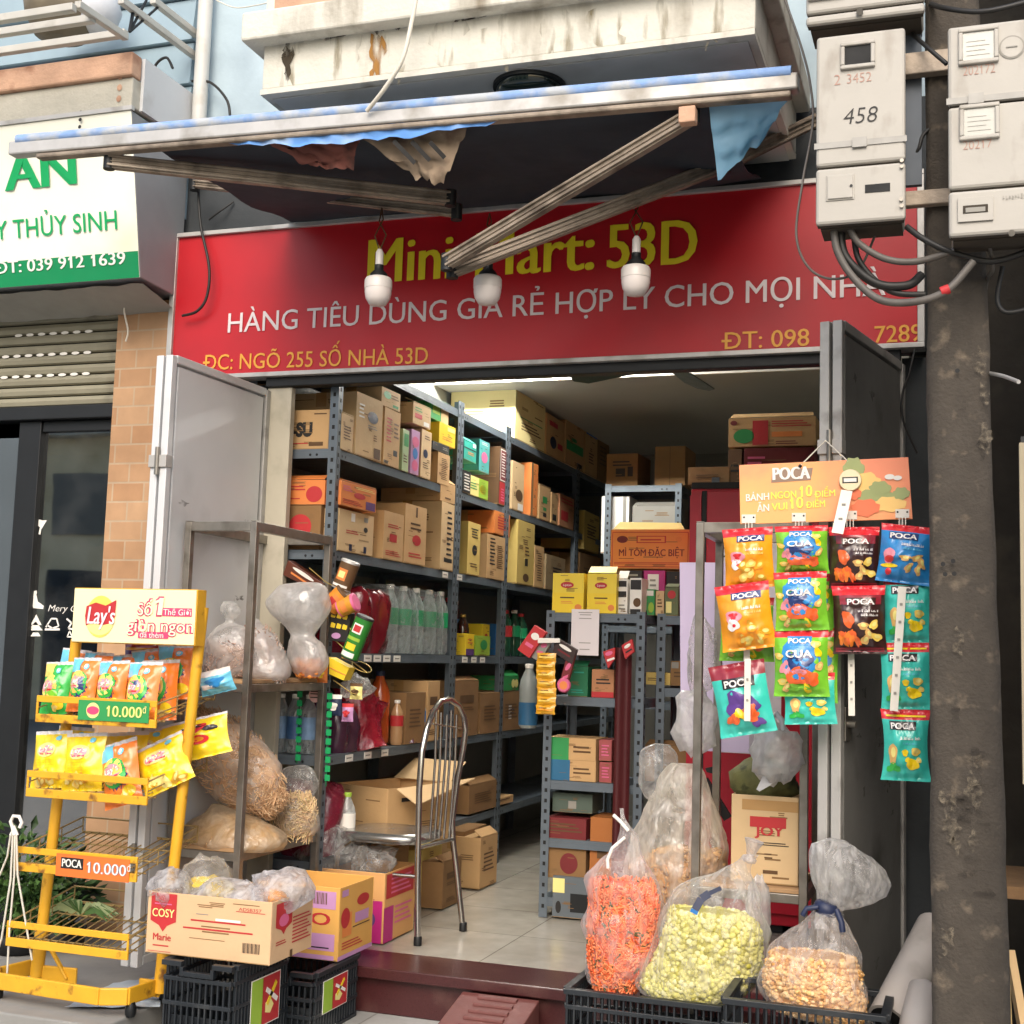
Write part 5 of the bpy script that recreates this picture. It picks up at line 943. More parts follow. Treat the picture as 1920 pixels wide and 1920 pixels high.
# ------------------------------------------------------------------ bags: sacks lofted along their outline
def sackrings(rows, Y, k=0.8, n=28, lump=0.012, seed=0, fold=0.0):
    out = []
    for i, r in enumerate(rows):
        y, xl, xr = r[:3]; dY = r[3] if len(r) > 3 else 0.0
        a, c = P(xl, y, Y+dY), P(xr, y, Y+dY); m_ = (a+c)/2; hw = (c-a).length/2; ring = []
        for j in range(n):
            an = 2*math.pi*j/n; ca, sa = math.cos(an), math.sin(an); q = Vec((m_.x+hw*ca, m_.y+hw*k*sa, m_.z))
            f = 1+fold*math.sin(an*9+seed+i*0.7)
            q = Vec((m_.x+hw*ca*f, m_.y+hw*k*sa*f, m_.z)); q += Vec((ca, sa, 0.3))*(lump*nz((q.x*14+seed, q.y*14, q.z*14)))
            ring.append(q)
        out.append(ring)
    return out
def smooth_rows(rows, k=4):
    out = []
    for i in range(len(rows)-1):
        p0 = rows[max(0, i-1)]; p1 = rows[i]; p2 = rows[i+1]; p3 = rows[min(len(rows)-1, i+2)]; L = max(len(p1), len(p2))
        g = lambda r, j: r[j] if j < len(r) else 0.0
        for s in range(k):
            t = s/k; out.append(tuple(0.5*((2*g(p1, j))+(g(p2, j)-g(p0, j))*t+(2*g(p0, j)-5*g(p1, j)+4*g(p2, j)-g(p3, j))*t*t+(3*g(p1, j)-g(p0, j)-3*g(p2, j)+g(p3, j))*t**3) for j in range(4)))
    r = rows[-1]; out.append(tuple(r)+(0.0,)*(4-len(r))); return out
ICO_V = []; ICO_F = []
def _ico():
    t = (1+5**0.5)/2; v = [(-1, t, 0), (1, t, 0), (-1, -t, 0), (1, -t, 0), (0, -1, t), (0, 1, t), (0, -1, -t), (0, 1, -t), (t, 0, -1), (t, 0, 1), (-t, 0, -1), (-t, 0, 1)]
    ICO_V.extend([Vec(p).normalized() for p in v]); ICO_F.extend([(0, 11, 5), (0, 5, 1), (0, 1, 7), (0, 7, 10), (0, 10, 11), (1, 5, 9), (5, 11, 4), (11, 10, 2), (10, 7, 6), (7, 1, 8), (3, 9, 4), (3, 4, 2), (3, 2, 6), (3, 6, 8), (3, 8, 9), (4, 9, 5), (2, 4, 11), (6, 2, 10), (8, 6, 7), (9, 8, 1)])
_ico()
def puffs(b, rings, n, r, mats, seed, stretch=(1, 1, 1), inset=0.93, lo=0.0, hi=1.0):
    rnd = random.Random(seed); m_ = len(rings)-1; nn = len(rings[0])
    for i in range(n):
        t = (lo+(hi-lo)*rnd.random())*m_; k = min(m_-1, int(t)); f = t-k; j = rnd.randrange(nn); g = rnd.random()
        a = rings[k][j].lerp(rings[k][(j+1) % nn], g); c = rings[k+1][j].lerp(rings[k+1][(j+1) % nn], g); q = a.lerp(c, f)
        ctr = sum(rings[k], Vec())/nn; q = ctr.lerp(q, inset*rnd.uniform(0.94, 1.02)); rr = r*rnd.uniform(0.75, 1.25)
        R = Matrix.Rotation(rnd.uniform(0, 6.28), 3, 'Z') @ Matrix.Rotation(rnd.uniform(0, 3.14), 3, 'X')
        b.add([q+R @ Vec((v.x*stretch[0], v.y*stretch[1], v.z*stretch[2]))*rr for v in ICO_V], ICO_F, mats[i % len(mats)], True)
def strands(b, rings, n, ln, r, mats, seed, inset=0.95, curl=0.5):
    rnd = random.Random(seed); m_ = len(rings)-1; nn = len(rings[0])
    for i in range(n):
        k = rnd.randrange(m_); j = rnd.randrange(nn); q = rings[k][j].lerp(rings[k+1][j], rnd.random()); ctr = sum(rings[k], Vec())/nn; nrm = (q-ctr).normalized()
        q = ctr.lerp(q, inset*rnd.uniform(0.95, 1.0)); d = nrm.cross(Vec((rnd.gauss(0, 1), rnd.gauss(0, 1), rnd.gauss(0, 1)))).normalized(); s = nrm.cross(d)
        pts = [q+d*(ln*(u-0.5))+s*(ln*curl*math.sin(u*5+i)*0.3)-nrm*(ln*ln*(u-0.5)**2*1.2) for u in (0, 0.33, 0.66, 1)]
        b.tube(pts, r, mats[i % len(mats)], 4)
FL_clear = film('clear_bag', (0.85, 0.85, 0.84), 0.16, 0.55, 16); FL_milk = film('milky_bag', (0.84, 0.83, 0.82), 0.35, 0.75, 12); FL_thin = film('thin_bag', (0.85, 0.84, 0.82), 0.06, 0.34, 18, 0.14)
def bag(name, label, cat, Y, rows, film_m, k=0.8, lump=0.014, seed=1, fold=0.02, fill=None, caps=True):
    rr = sackrings(smooth_rows(rows), Y, k, 32, lump, seed, fold); base = sum(rr[-1], Vec())/len(rr[-1]); t = thing(name, label, cat, base)
    b = B(); b.loft(rr, film_m, caps); b.build('plastic_film', t)
    return t, rr
def core(t, rows, Y, k, m_, seed, shrink=0.9, lump=0.01):
    rr = sackrings(smooth_rows(rows), Y, k, 28, lump, seed); rr = [[(sum(r, Vec())/len(r)).lerp(q, shrink) for q in r] for r in rr]; b = B(); b.loft(rr, m_); return b, rr
M_nood = mat('rice_noodle', 'b89a88', 0.8, var=0.15, vs=30, bump=0.6, bs=40); M_noodb = mat('noodle_core', 'c09a70', 0.9, var=0.25, vs=30, bump=0.5, bs=50)
M_st1 = mat('brown_noodle', 'cfa880', 0.7, var=0.2); M_st2 = mat('light_noodle', 'dfbf98', 0.7, var=0.2); M_st3 = mat('dark_noodle', 'b08860', 0.7, var=0.2)
def leafy(t, rows, Y, k, mcore, mats, n, ln, r, seed):
    n = int(n*1.8); r *= 0.65
    b, rr = core(t, rows, Y, k, mcore, seed, 0.88); strands(b, rr, n, ln, r, mats, seed, 1.03); o = b.build('dry_noodles', t); o['kind'] = 'stuff'
Yr = -0.36
rows = [(1128, 420, 440), (1145, 412, 452), (1165, 425, 440), (1180, 405, 465), (1210, 388, 478), (1240, 382, 480), (1262, 388, 474), (1272, 400, 462)]
t, rr = bag('noodle_bag', 'knotted plastic bag of pinkish dry noodles at the left of the upper steel shelf', 'bag', Yr, rows, FL_clear, 0.7, seed=2)
leafy(t, rows[4:], Yr, 0.62, M_nood, (mat('pink_noodle', 'c4a598', 0.7, var=0.1), mat('pink_noodle_dark', '8f7064', 0.7), M_nood), 320, 0.06, 0.0035, 3)
rows = [(1160, 470, 486), (1180, 462, 502), (1210, 452, 525), (1240, 448, 538), (1265, 450, 540), (1276, 460, 530)]
t, rr = bag('noodle_bag', 'plastic bag of greyish white dry noodles behind the front post of the steel rack', 'bag', -0.3, rows, FL_milk, 0.7, seed=5)
leafy(t, rows[1:], -0.3, 0.62, M_nood, (mat('grey_noodle', 'bdb1a6', 0.7), M_nood), 200, 0.05, 0.0035, 6)
rows = [(1092, 560, 600), (1100, 530, 612), (1125, 505, 614), (1150, 510, 612), (1175, 535, 600), (1192, 548, 590), (1205, 545, 605), (1228, 542, 613), (1250, 545, 610), (1268, 556, 598)]
t, rr = bag('snack_sack', 'clear bag with a puffed up top and orange crumbs at the bottom', 'bag', -0.12, rows, FL_milk, 0.75, seed=9)
b, rc = core(t, [(1238, 556, 604), (1250, 550, 606), (1262, 555, 600), (1268, 562, 592)], -0.12, 0.7, mat('orange_crumbs', 'dd8a3c', 0.8, var=0.2, vs=30, bump=0.5), 4, 0.95); puffs(b, rc, 140, 0.011, (mat('orange_crumb', 'e8933f', 0.7), mat('orange_crumb_dark', 'b4602a', 0.7)), 7); o = b.build('orange_crumbs', t); o['kind'] = 'stuff'
# brown noodle sack lying tilted on the lower shelf
def lying(name, label, pts, Y, rad_px, film_m, k, seed):
    """sack along a slanted axis; pts are pixel centres, rad_px pixel half-widths"""
    cs = [P(x, y, Y) for x, y in pts]; px = (P(961, 960, Y)-P(960, 960, Y)).length; rings = []
    for i, c in enumerate(cs):
        d = (cs[min(i+1, len(cs)-1)]-cs[max(0, i-1)]).normalized(); s = d.cross(Y_).normalized(); ring = []
        for j in range(28):
            a = 2*math.pi*j/28; q = c+(s*math.cos(a)+Y_*(k*math.sin(a)))*(rad_px[i]*px); ring.append(q+(q-c).normalized()*0.012*nz(q*14+Vec((seed, 0, 0))))
        rings.append(ring)
    base = min((q for r in rings for q in r), key=lambda q: q.z); t = thing(name, label, 'bag', base); return t, rings
t, rr = lying('noodle_sack', 'big clear sack of brown dry noodles lying tilted on the lower steel shelf', [(358, 1352), (372, 1366), (392, 1384), (420, 1412), (455, 1450), (485, 1480), (505, 1500), (515, 1508)], -0.38, [12, 34, 52, 66, 68, 58, 38, 10], FL_clear, 0.75, 3)
b = B(); ri = [[(sum(r, Vec())/28).lerp(q, 0.92) for q in r] for r in rr]; b.loft(ri, M_noodb); strands(b, ri, 3000, 0.10, 0.0012, (M_st1, M_st2, M_st3, M_st1), 5, 0.965, 0.6); o = b.build('dry_noodles', t); o['kind'] = 'stuff'
b = B(); b.loft([[(sum(r, Vec())/28).lerp(q, 1.03) for q in r] for r in rr], film('noodle_film', (0.92, 0.89, 0.84), 0.08, 0.5, 12, 0.1, 0.9)); b.build('plastic_film', t)
rows = [(1508, 400, 425), (1525, 385, 470), (1545, 365, 505), (1562, 352, 525), (1578, 350, 528), (1588, 356, 520)]
t, rr = bag('flour_bag', 'low beige bag slumped under the brown noodle sack', 'bag', -0.42, rows, film('tan_film', (0.80, 0.69, 0.52), 0.25, 0.7, 14, 0.16, 0.9), 0.7, seed=11, lump=0.02)
b, rc = core(t, rows[1:], -0.42, 0.65, mat('beige_flour', 'c8ad80', 0.9, var=0.2, vs=26, bump=0.7, bs=40), 3, 0.93); b.build('beige_filling', t)
rows = [(1498, 545, 580), (1512, 515, 590), (1530, 505, 594), (1548, 505, 594), (1562, 515, 588)]
t, rr = bag('noodle_bag', 'clear bag of pale straight noodles at the right of the lower steel shelf', 'bag', -0.2, rows, FL_thin, 0.75, seed=12)
leafy(t, rows, -0.2, 0.7, mat('pale_noodle_core', 'a98d5e', 0.9, var=0.2), (mat('pale_noodle', 'd6bd8c', 0.7), M_st2), 420, 0.07, 0.0028, 13)
rows = [(1435, 545, 575), (1445, 530, 588), (1470, 526, 592), (1495, 530, 588), (1508, 540, 580)]
t, rr = bag('empty_bag', 'empty clear plastic bag puffed up behind the brown noodle sack', 'bag', -0.1, rows, FL_thin, 0.7, seed=15, lump=0.03)
# ------------------------------------------------------------------ crates
def crate(label, x0, x1, y0, y1, h, sticker=None, face='x', rot=0.0, notch=True):
    c = Vec(((x0+x1)/2, (y0+y1)/2, 0)); t = thing('plastic_crate', label, 'crate', c, 'black plastic crates in front of the step'); b = B(); R = Matrix.Rotation(rot, 3, 'Z')
    hx, hy = (x1-x0)/2, (y1-y0)/2; T = lambda x, y, z: c+R @ Vec((x, y, 0))+Z_*z
    def q(xa, xb, ya, yb, za, zb): b.hexa([T(xa, ya, za), T(xb, ya, za), T(xb, yb, za), T(xa, yb, za), T(xa, ya, zb), T(xb, ya, zb), T(xb, yb, zb), T(xa, yb, zb)], M_crate)
    th = 0.008
    q(-hx+0.01, hx-0.01, -hy+0.01, hy-0.01, 0.002, 0.012)
    for s in (-1, 1):   # inner sheet behind the ribs, set back
        q(-hx+0.014, hx-0.014, s*(hy-0.018)-0.002, s*(hy-0.018)+0.002, 0.014, h*0.45 if True else h); q(s*(hx-0.018)-0.002, s*(hx-0.018)+0.002, -hy+0.02, hy-0.02, 0.014, h*0.45)
    zr = [0.0, h*0.30, h*0.56, h*0.80]
    for z in zr:
        for s in (-1, 1): q(-hx, hx, s*hy-0.006, s*hy+0.006, z, z+0.013); q(s*hx-0.0062, s*hx+0.0062, -hy+0.007, hy-0.007, z+0.0003, z+0.0127)
    for s in (-1, 1):
        if s < 0 and notch:
            for xa, xb in ((-hx-0.004, -hx*0.45), (hx*0.45, hx+0.004)): q(xa, xb, s*hy-0.014, s*hy+0.008, h-0.016, h)
            q(-hx*0.45, hx*0.45, s*hy-0.012, s*hy+0.006, h-0.045, h-0.030)
            for sx in (-1, 1): q(sx*hx*0.45-0.006, sx*hx*0.45+0.006, s*hy-0.013, s*hy+0.007, h-0.045, h-0.0165)
        else: q(-hx-0.004, hx+0.004, s*hy-0.012, s*hy+0.012, h-0.016, h)
        q(s*hx-0.0122, s*hx+0.0122, -hy+0.013, hy-0.013, h-0.0158, h-0.0002)
    nx, ny = max(6, int(hx*2/0.022)), max(6, int(hy*2/0.022))
    for s in (-1, 1):
        for i in range(nx+1):
            x = -hx+0.006+(2*hx-0.012)*i/nx; q(x-0.003, x+0.003, s*hy-0.005, s*hy+0.005, 0.013, h-0.046 if (s < 0 and notch) else h-0.016)
        for i in range(ny+1):
            y = -hy+0.02+(2*hy-0.04)*i/ny; q(s*hx-0.0052, s*hx+0.0052, y-0.003, y+0.003, 0.013, h-0.016)
    b.build('ribbed_body', t, bevel=0.0015)
    if sticker:
        b = B(); f0, f1, z0, z1 = sticker
        if face == 'x': o, U = T(hx+0.0075, -hy+2*hy*f0, h*z0), R @ Y_; L = 2*hy*(f1-f0)
        else: o, U = T(-hx+2*hx*f0, -hy-0.0075, h*z0), R @ X_; L = 2*hx*(f1-f0)
        D = h*(z1-z0); nn = U.cross(Z_)
        b.ob(o+U*L/2+Z_*D/2, U, Z_, nn, L, D, 0.0016, M_wht); b.rect(o+U*L*0.2+Z_*D/2+nn*0.0012, U, Z_, L*0.38, D*0.96, M_lime); b.rect(o+U*L*0.68+Z_*D/2+nn*0.0012, U, Z_, L*0.6, D*0.96, M_redp)
        b.disc(o+U*L*0.62+Z_*D*0.35+nn*0.0018, U, Z_, L*0.16, D*0.16, M_ypale, 5); b.bar(o+U*L*0.5+Z_*D*0.72+nn*0.002, o+U*L*0.9+Z_*D*0.42+nn*0.002, D*0.1, 0.001, M_wht, nn); b.bar(o+U*L*0.55+Z_*D*0.4+nn*0.002, o+U*L*0.85+Z_*D*0.8+nn*0.002, D*0.1, 0.001, M_yl, nn)
        b.build('sticker', t)
    return t
c0 = P(310, 1797, -1.0); cl_r = P(437, 1813, -1.0).x; hcr = P(310, 1797, -1.0).z
crate('black plastic crate with a green and red sticker under the pale biscuit carton', c0.x, cl_r, -1.0, -0.64, hcr, (0.3, 0.82, 0.28, 0.78))
c1 = P(588, 1826, -0.62); hc2 = c1.z; crate('black plastic crate half hidden behind the first one, under the orange and lilac carton', c1.x-0.30, c1.x, -0.62, -0.275, hc2, (0.18, 0.72, 0.32, 0.82))
# ------------------------------------------------------------------ printed cartons on the left crates
M_ink = mat('faded_ink', '80623f', 0.85, var=0.15); M_ink2 = mat('carton_edge', '9a7a50', 0.85, var=0.15)
def carton(name, label, c, U, W3, size, m=M_card, group=None, prints=None, open_top=False, lid=False, cat='carton', flaps=False, tape=True, th=0.004):
    """c: centre of the base; U, W3: horizontal axes (front faces -W3); size (w, d, h)"""
    c = Vec(c); jz = random.Random(label+'j').uniform(-0.035, 0.035) if group else 0.0; RJ = Matrix.Rotation(jz, 3, 'Z'); U = (RJ @ Vec(U)).normalized(); D = (RJ @ Vec(W3)).normalized(); w_, d_, h = size; t = thing(name, label, cat, c, group); b = B()
    if open_top:
        for s in (-1, 1): b.ob(c+D*(s*(d_/2-th/2))+Z_*h/2, U, Z_, D, w_, h, th, m); b.ob(c+U*(s*(w_/2-th/2))+Z_*(h/2), D, Z_, U, d_-2*th-0.0005, h-0.001, th, m)
        b.ob(c+Z_*th/2, U, D, Z_, w_-2*th-0.001, d_-2*th-0.001, th, m)
    else:
        b.ob(c+Z_*h/2, U, D, Z_, w_, d_, h, m)
        b.ob(c+Z_*(h+0.0005), U, D, Z_, w_-0.006, 0.003, 0.001, M_brn)
    rj = random.Random(label); F0 = -D
    for fo, fa, fn_, fl_, vis in ((c-D*(d_/2+0.0007), U, -D, w_, 1), (c-U*(w_/2+0.0007), -D, -U, d_, 1)):
        for _ in range(rj.randint(4, 7)):
            ww, hh_ = fl_*rj.uniform(0.10, 0.34), h*rj.uniform(0.008, 0.022); q = fo+fa*(fl_*rj.uniform(-0.30, 0.30))+Z_*(h*rj.uniform(0.06, 0.94))
            for k in range(rj.choice((1, 1, 2, 3))): b.rect(q-Z_*(k*hh_*1.9)+fn_*0.0003*k, fa, Z_, ww*rj.uniform(0.7, 1), hh_, M_ink)
        q = fo+Z_*(h*0.5); b.rect(fo+Z_*(h*0.012), fa, Z_, fl_*0.98, h*0.012, M_ink2)
    if group and not open_top and rj.random() < 0.3:
        e = c-D*(d_/2)+Z_*(h+0.002); k = rj.uniform(0.25, 0.8); b.prism([e-U*w_*0.48, e+U*w_*0.48, e+U*w_*0.46+D*0.05*math.cos(k)+Z_*0.05*math.sin(k), e-U*w_*0.46+D*0.05*math.cos(k)+Z_*0.05*math.sin(k)], (0, 0, 0.003), m)
    b.build('box_body', t, bevel=0.003)
    if tape and not open_top:
        b = B(); b.ob(c+Z_*(h+0.0012), U, D, Z_, w_+0.003, min(0.05, d_*0.25), 0.0012, M_tape)
        for s in (-1, 1): b.ob(c+U*(s*(w_/2+0.0006))+Z_*(h-0.03), D, Z_, U, min(0.05, d_*0.25), 0.06, 0.001, M_tape)
        b.build('tape', t)
    if prints:
        b = B()
        for pr in prints: pr(b, c-D*(d_/2+0.0012)-U*w_/2, U, -D, c+U*(w_/2+0.0012)-D*d_/2, D, w_, d_, h)
        b.build('printing', t)
    return t
# print primitives: fr = front face (u, v fractions), sd = right side face
def pf(kind, u0, u1, v0, v1, m, s=None, side=False, off=0.0, lift=0.0):
    def go(b, of, U, nf, os_, D, w_, d_, h):
        o, A, L, nn = (os_, D, d_, U) if side else (of, U, w_, nf)
        q = o+nn*lift; a = q+A*(L*u0)+Z_*(h*v0); ww, hh = L*(u1-u0), h*(v1-v0); cc = a+A*ww/2+Z_*hh/2
        if kind == 'r': b.rect(cc, A, Z_, ww, hh, m)
        elif kind == 'e': b.disc(cc, A, Z_, ww/2, hh/2, m, 24)
        elif kind == 't': b.text(s, a, A, Z_, ww, hh, m, off)
        elif kind == 'l':
            n = s or 3
            for i in range(n): b.rect(a+A*(ww*(0.5-0.1*((i*7) % 3)/2))+Z_*(hh*(i+0.5)/n), A, Z_, ww*(1-0.2*((i*7) % 3)/2), hh/n*0.42, m)
        elif kind == 'bc':
            for i in range(14): b.rect(a+A*(ww*(i+0.5)/14)+Z_*hh/2, A, Z_, ww/14*(0.35+0.35*((i*5) % 3)/2), hh, m)
        elif kind == 'sh': b.poly([a+A*(ww*x)+Z_*(hh*y) for x, y in ((0, 1), (1, 1), (1, 0.28), (0.66, 0.16), (0.5, 0.0), (0.34, 0.16), (0, 0.28))], m)
    return go
M_cosy = mat('biscuit_carton', 'd0ac84', 0.8, var=0.05, vs=8, bump=0.08, bs=50)
a0 = P(272, 1786, -0.965); a1 = P(502, 1812, -0.965); a2 = P(588, 1790, -0.62)
zc = hcr+0.004; w_ = a1.x-a0.x; hh = 0.2
carton('biscuit_carton', 'long open biscuit carton with red shield logos stuffed with clear plastic', Vec(((a0.x+a1.x)/2, -0.965+0.145, zc)), (1, 0.02, 0), (-0.02, 1, 0), (w_, 0.29, 0.192), M_cosy, None,
    [pf('sh', 0.03, 0.24, 0.36, 0.98, M_redp), pf('t', 0.045, 0.225, 0.60, 0.73, M_ypale, 'COSY', off=0.02, lift=0.0008), pf('r', 0.06, 0.2, 0.80, 0.82, M_pink, lift=0.0006), pf('t', 0.06, 0.205, 0.22, 0.33, M_redp, 'Marie', off=0.03), pf('l', 0.06, 0.19, 0.11, 0.16, M_redp, 1), pf('l', 0.02, 0.21, 0.03, 0.05, M_redp, 1),
     pf('l', 0.36, 0.80, 0.57, 0.63, M_redp, 1), pf('l', 0.30, 0.86, 0.44, 0.50, M_redp, 1), pf('r', 0.72, 0.95, 0.80, 0.81, M_redp), pf('t', 0.74, 0.92, 0.82, 0.87, M_redp, 'ADSB357'), pf('bc', 0.78, 0.92, 0.16, 0.32, M_blk), pf('l', 0.4, 0.5, 0.69, 0.72, M_grey, 1),
     pf('r', 0.56, 0.76, 0.62, 0.66, M_wht, lift=0.0007),
     pf('sh', 0.10, 0.48, 0.42, 0.94, M_redp, side=True), pf('e', 0.17, 0.40, 0.55, 0.75, M_pink, side=True, lift=0.0006), pf('l', 0.12, 0.36, 0.26, 0.34, M_redp, 2, side=True), pf('l', 0.5, 0.95, 0.2, 0.66, M_redp, 8, side=True), pf('r', 0.62, 0.70, 0.78, 0.95, M_brn, side=True), pf('r', 0.46, 0.52, 0.0, 0.12, M_brn, side=True)], open_top=True)
zp = zc+0.1
c1b = P(632, 1806, -0.45)
M_or_l = mat('orange_carton', 'd3a052', 0.75, var=0.06)
carton('noodle_carton', 'open orange and lilac noodle carton standing on the second crate', Vec((c1b.x-0.17, -0.45+0.14, hc2+0.004)), (1, 0.0, 0), (0, 1, 0), (0.34, 0.28, P(640, 1668, -0.45).z-hc2), M_or_l, None,
    [pf('r', 0.3, 0.96, 0.70, 0.94, M_lilac), pf('bc', 0.62, 0.86, 0.76, 0.92, M_brn, lift=0.0006), pf('t', 0.40, 0.90, 0.48, 0.64, M_redp, 'IGO', off=0.04), pf('r', 0.3, 0.96, 0.13, 0.36, M_lilac), pf('l', 0.45, 0.9, 0.15, 0.19, M_blk, 1, lift=0.0006), pf('r', 0.3, 0.96, 0.01, 0.07, M_lilac),
     pf('r', 0.06, 0.24, 0.86, 0.95, M_lilac, side=True), pf('e', 0.5, 0.86, 0.66, 0.82, M_redp, side=True), pf('r', 0.10, 0.36, 0.30, 0.62, M_org, side=True, lift=0.0003), pf('e', 0.05, 0.3, 0.42, 0.7, M_redp, side=True, lift=0.0006), pf('r', 0.46, 0.86, 0.44, 0.58, M_lilac, side=True), pf('l', 0.4, 0.9, 0.38, 0.41, M_blk, 1, side=True), pf('l', 0.1, 0.7, 0.12, 0.24, M_redp, 3, side=True), pf('r', 0.0, 1.0, 0.0, 0.06, M_lilac, side=True)], open_top=True)
d0 = P(720, 1700, 0.09)
carton('noodle_carton', 'pink sided tall carton standing on the step behind the orange and lilac one', Vec((d0.x-0.17, 0.24, 0.169)), (1, 0, 0), (0, 1, 0), (0.34, 0.30, P(722, 1638, 0.09).z-0.169), mat('orange_carton_pale', 'cf9c62', 0.75, var=0.06), None,
    [pf('r', 0.0, 0.3, 0.0, 0.5, M_mag, side=True), pf('r', 0.05, 0.95, 0.62, 0.97, M_redp, side=True), pf('l', 0.2, 0.85, 0.66, 0.92, M_pink, 4, side=True, lift=0.0006), pf('r', 0.62, 0.98, 0.0, 0.60, M_mag), pf('e', 0.66, 0.9, 0.2, 0.46, M_purp, lift=0.0006), pf('l', 0.35, 0.9, 0.2, 0.5, M_pink, 4, side=True)], open_top=True)
def crumple(name, label, cat, c, r, film_m, seed, n=20, sq=0.6, spike=0.35):
    b = B(); rnd = random.Random(seed); rings = []; c = Vec(c)
    for i in range(1, 10):
        th = math.pi*i/10
        rings.append([])
        for j in range(n):
            a = 2*math.pi*j/n; d = Vec((math.sin(th)*math.cos(a), math.sin(th)*math.sin(a), math.cos(th)))
            k = 1+spike*nz(d*2.2+Vec((seed*5, 0, 0)))+spike*0.5*nz(d*6+Vec((0, seed*3, 0)))
            rings[-1].append(c+Vec((d.x*r[0], d.y*r[1], d.z*r[2]))*k)
    b.loft(rings[::-1], film_m); return tag(b.build(name, loc=c), label, cat)
FL_crump = film('crumpled_film', (0.86, 0.86, 0.88), 0.14, 0.7, 22, 0.12, 0.9)
def cpx(name, label, x0, y0, x1, y1, Y, film_m, seed, dy=0.1, spike=0.35, cat='plastic bag'):
    a, c = P(x0, y1, Y), P(x1, y0, Y); return crumple(name, label, cat, (a+c)/2, ((c.x-a.x)/2*0.95, dy, (c.z-a.z)/2*0.95), film_m, seed, spike=spike)
cpx('plastic_wrap', 'crumpled clear plastic bulging over the left edge of the biscuit carton', 278, 1632, 360, 1700, -0.91, FL_crump, 1, 0.08)
cpx('plastic_wrap', 'clear plastic bag rising from the middle of the biscuit carton', 340, 1605, 435, 1700, -0.83, FL_thin, 2, 0.09)
cpx('plastic_wrap', 'crumpled clear plastic spilling over the right end of the biscuit carton', 470, 1630, 585, 1705, -0.84, FL_crump, 3, 0.10)
cpx('plastic_wrap', 'flat clear plastic spread over the biscuit carton between the two bulges', 350, 1655, 520, 1712, -0.89, FL_crump, 8, 0.07, 0.25)
cpx('snack_packet', 'yellow packets under the clear plastic in the biscuit carton', 345, 1645, 440, 1690, -0.82, F_yl, 14, 0.06, 0.25, 'packets')
cpx('snack_packet', 'orange packet at the right end of the biscuit carton', 490, 1668, 535, 1700, -0.86, F_or, 15, 0.04, 0.25, 'packets')
cpx('plastic_wrap', 'large grey clear plastic bag billowing out of the tall pink sided carton', 545, 1550, 690, 1650, 0.2, FL_thin, 4, 0.12, 0.3)
cpx('plastic_wrap', 'clear plastic with an open mouth at the right corner of the pink sided carton', 660, 1588, 742, 1650, 0.2, FL_thin, 6, 0.08, 0.5)
b = B(); q = [PZ(x, y, 0.168) for x, y in ((690, 1768), (748, 1752), (762, 1742), (735, 1735), (690, 1738))]; b.prism(q, (0, 0, 0.006), M_cardd); tag(b.build('cardboard_flap', loc=q[0]), 'brown cardboard flap lying on the step beside the pink sided carton', 'cardboard')
# ------------------------------------------------------------------ right: crates and sacks
hr = P(1061, 1852, -0.76).z
x0 = P(1061, 1852, -0.76).x; x1 = P(1352, 1868, -0.76).x
crate('black plastic crate under the orange and the pale green sacks', x0, x1, -0.76, -0.44, hr, notch=False)
x0 = P(1358, 1868, -0.97).x; x1 = P(1660, 1890, -0.97).x
crate('black plastic crate at the right under the tan puff sack', x0, x1, -0.97, -0.70, 0.378, notch=False)
FL_sack = film('sack_film', (0.93, 0.92, 0.92), 0.05, 0.36, 22, 0.09, 0.9, (1, 1, 0.35)); FL_sack2 = film('sack_film_loose', (0.86, 0.85, 0.86), 0.2, 0.6, 13, 0.16, 0.8, (1, 1, 0.4))
M_s1, M_s2, M_s3 = mat('snack_orange', 'f28a58', 0.7, var=0.1), mat('snack_orange_dark', 'd75a2c', 0.7, var=0.1), mat('snack_seaweed', '5b5a38', 0.7)
# orange crisps
Yo = -0.62
rows = [(1515, 1158, 1172), (1540, 1156, 1182), (1575, 1158, 1196), (1600, 1150, 1205), (1622, 1124, 1220), (1648, 1104, 1236), (1690, 1098, 1241), (1740, 1099, 1240), (1790, 1100, 1232), (1825, 1102, 1214), (1846, 1108, 1196)]
t, rr = bag('snack_sack', 'clear sack of bright orange crisp sticks left of the green puffs', 'sack', Yo, rows, FL_sack, 0.72, seed=21, fold=0.02, lump=0.02)
b, rc = core(t, [(1658, 1106, 1230), (1690, 1101, 1239), (1740, 1101, 1238), (1790, 1102, 1230), (1825, 1104, 1212), (1845, 1110, 1194)], Yo, 0.68, M_s2, 22, 0.93)
strands(b, rc, 2600, 0.045, 0.0031, (M_s1, M_s1, M_s2, M_s1, M_s1, M_s2, M_s1, M_s1, M_s1, M_s2, M_s1, M_s1, M_s1, M_s2, M_s1, M_s3), 23, 1.02, 0.4); o = b.build('crisp_sticks', t); o['kind'] = 'stuff'
b = B(); p = [P(1163, 1600, Yo-0.05), P(1160, 1570, Yo-0.06), P(1172, 1545, Yo-0.03), P(1185, 1552, Yo-0.02)]; q = [P(1150, 1528, Yo-0.04), P(1163, 1540, Yo-0.04), P(1178, 1558, Yo-0.04)]
b.tube(q, 0.006, M_wht, 6); b.tube([P(1172, 1570, Yo-0.04), P(1148, 1590, Yo-0.05), P(1139, 1612, Yo-0.05), P(1140, 1628, Yo-0.05)], 0.0055, M_wht, 6); b.build('tie_strip', t)
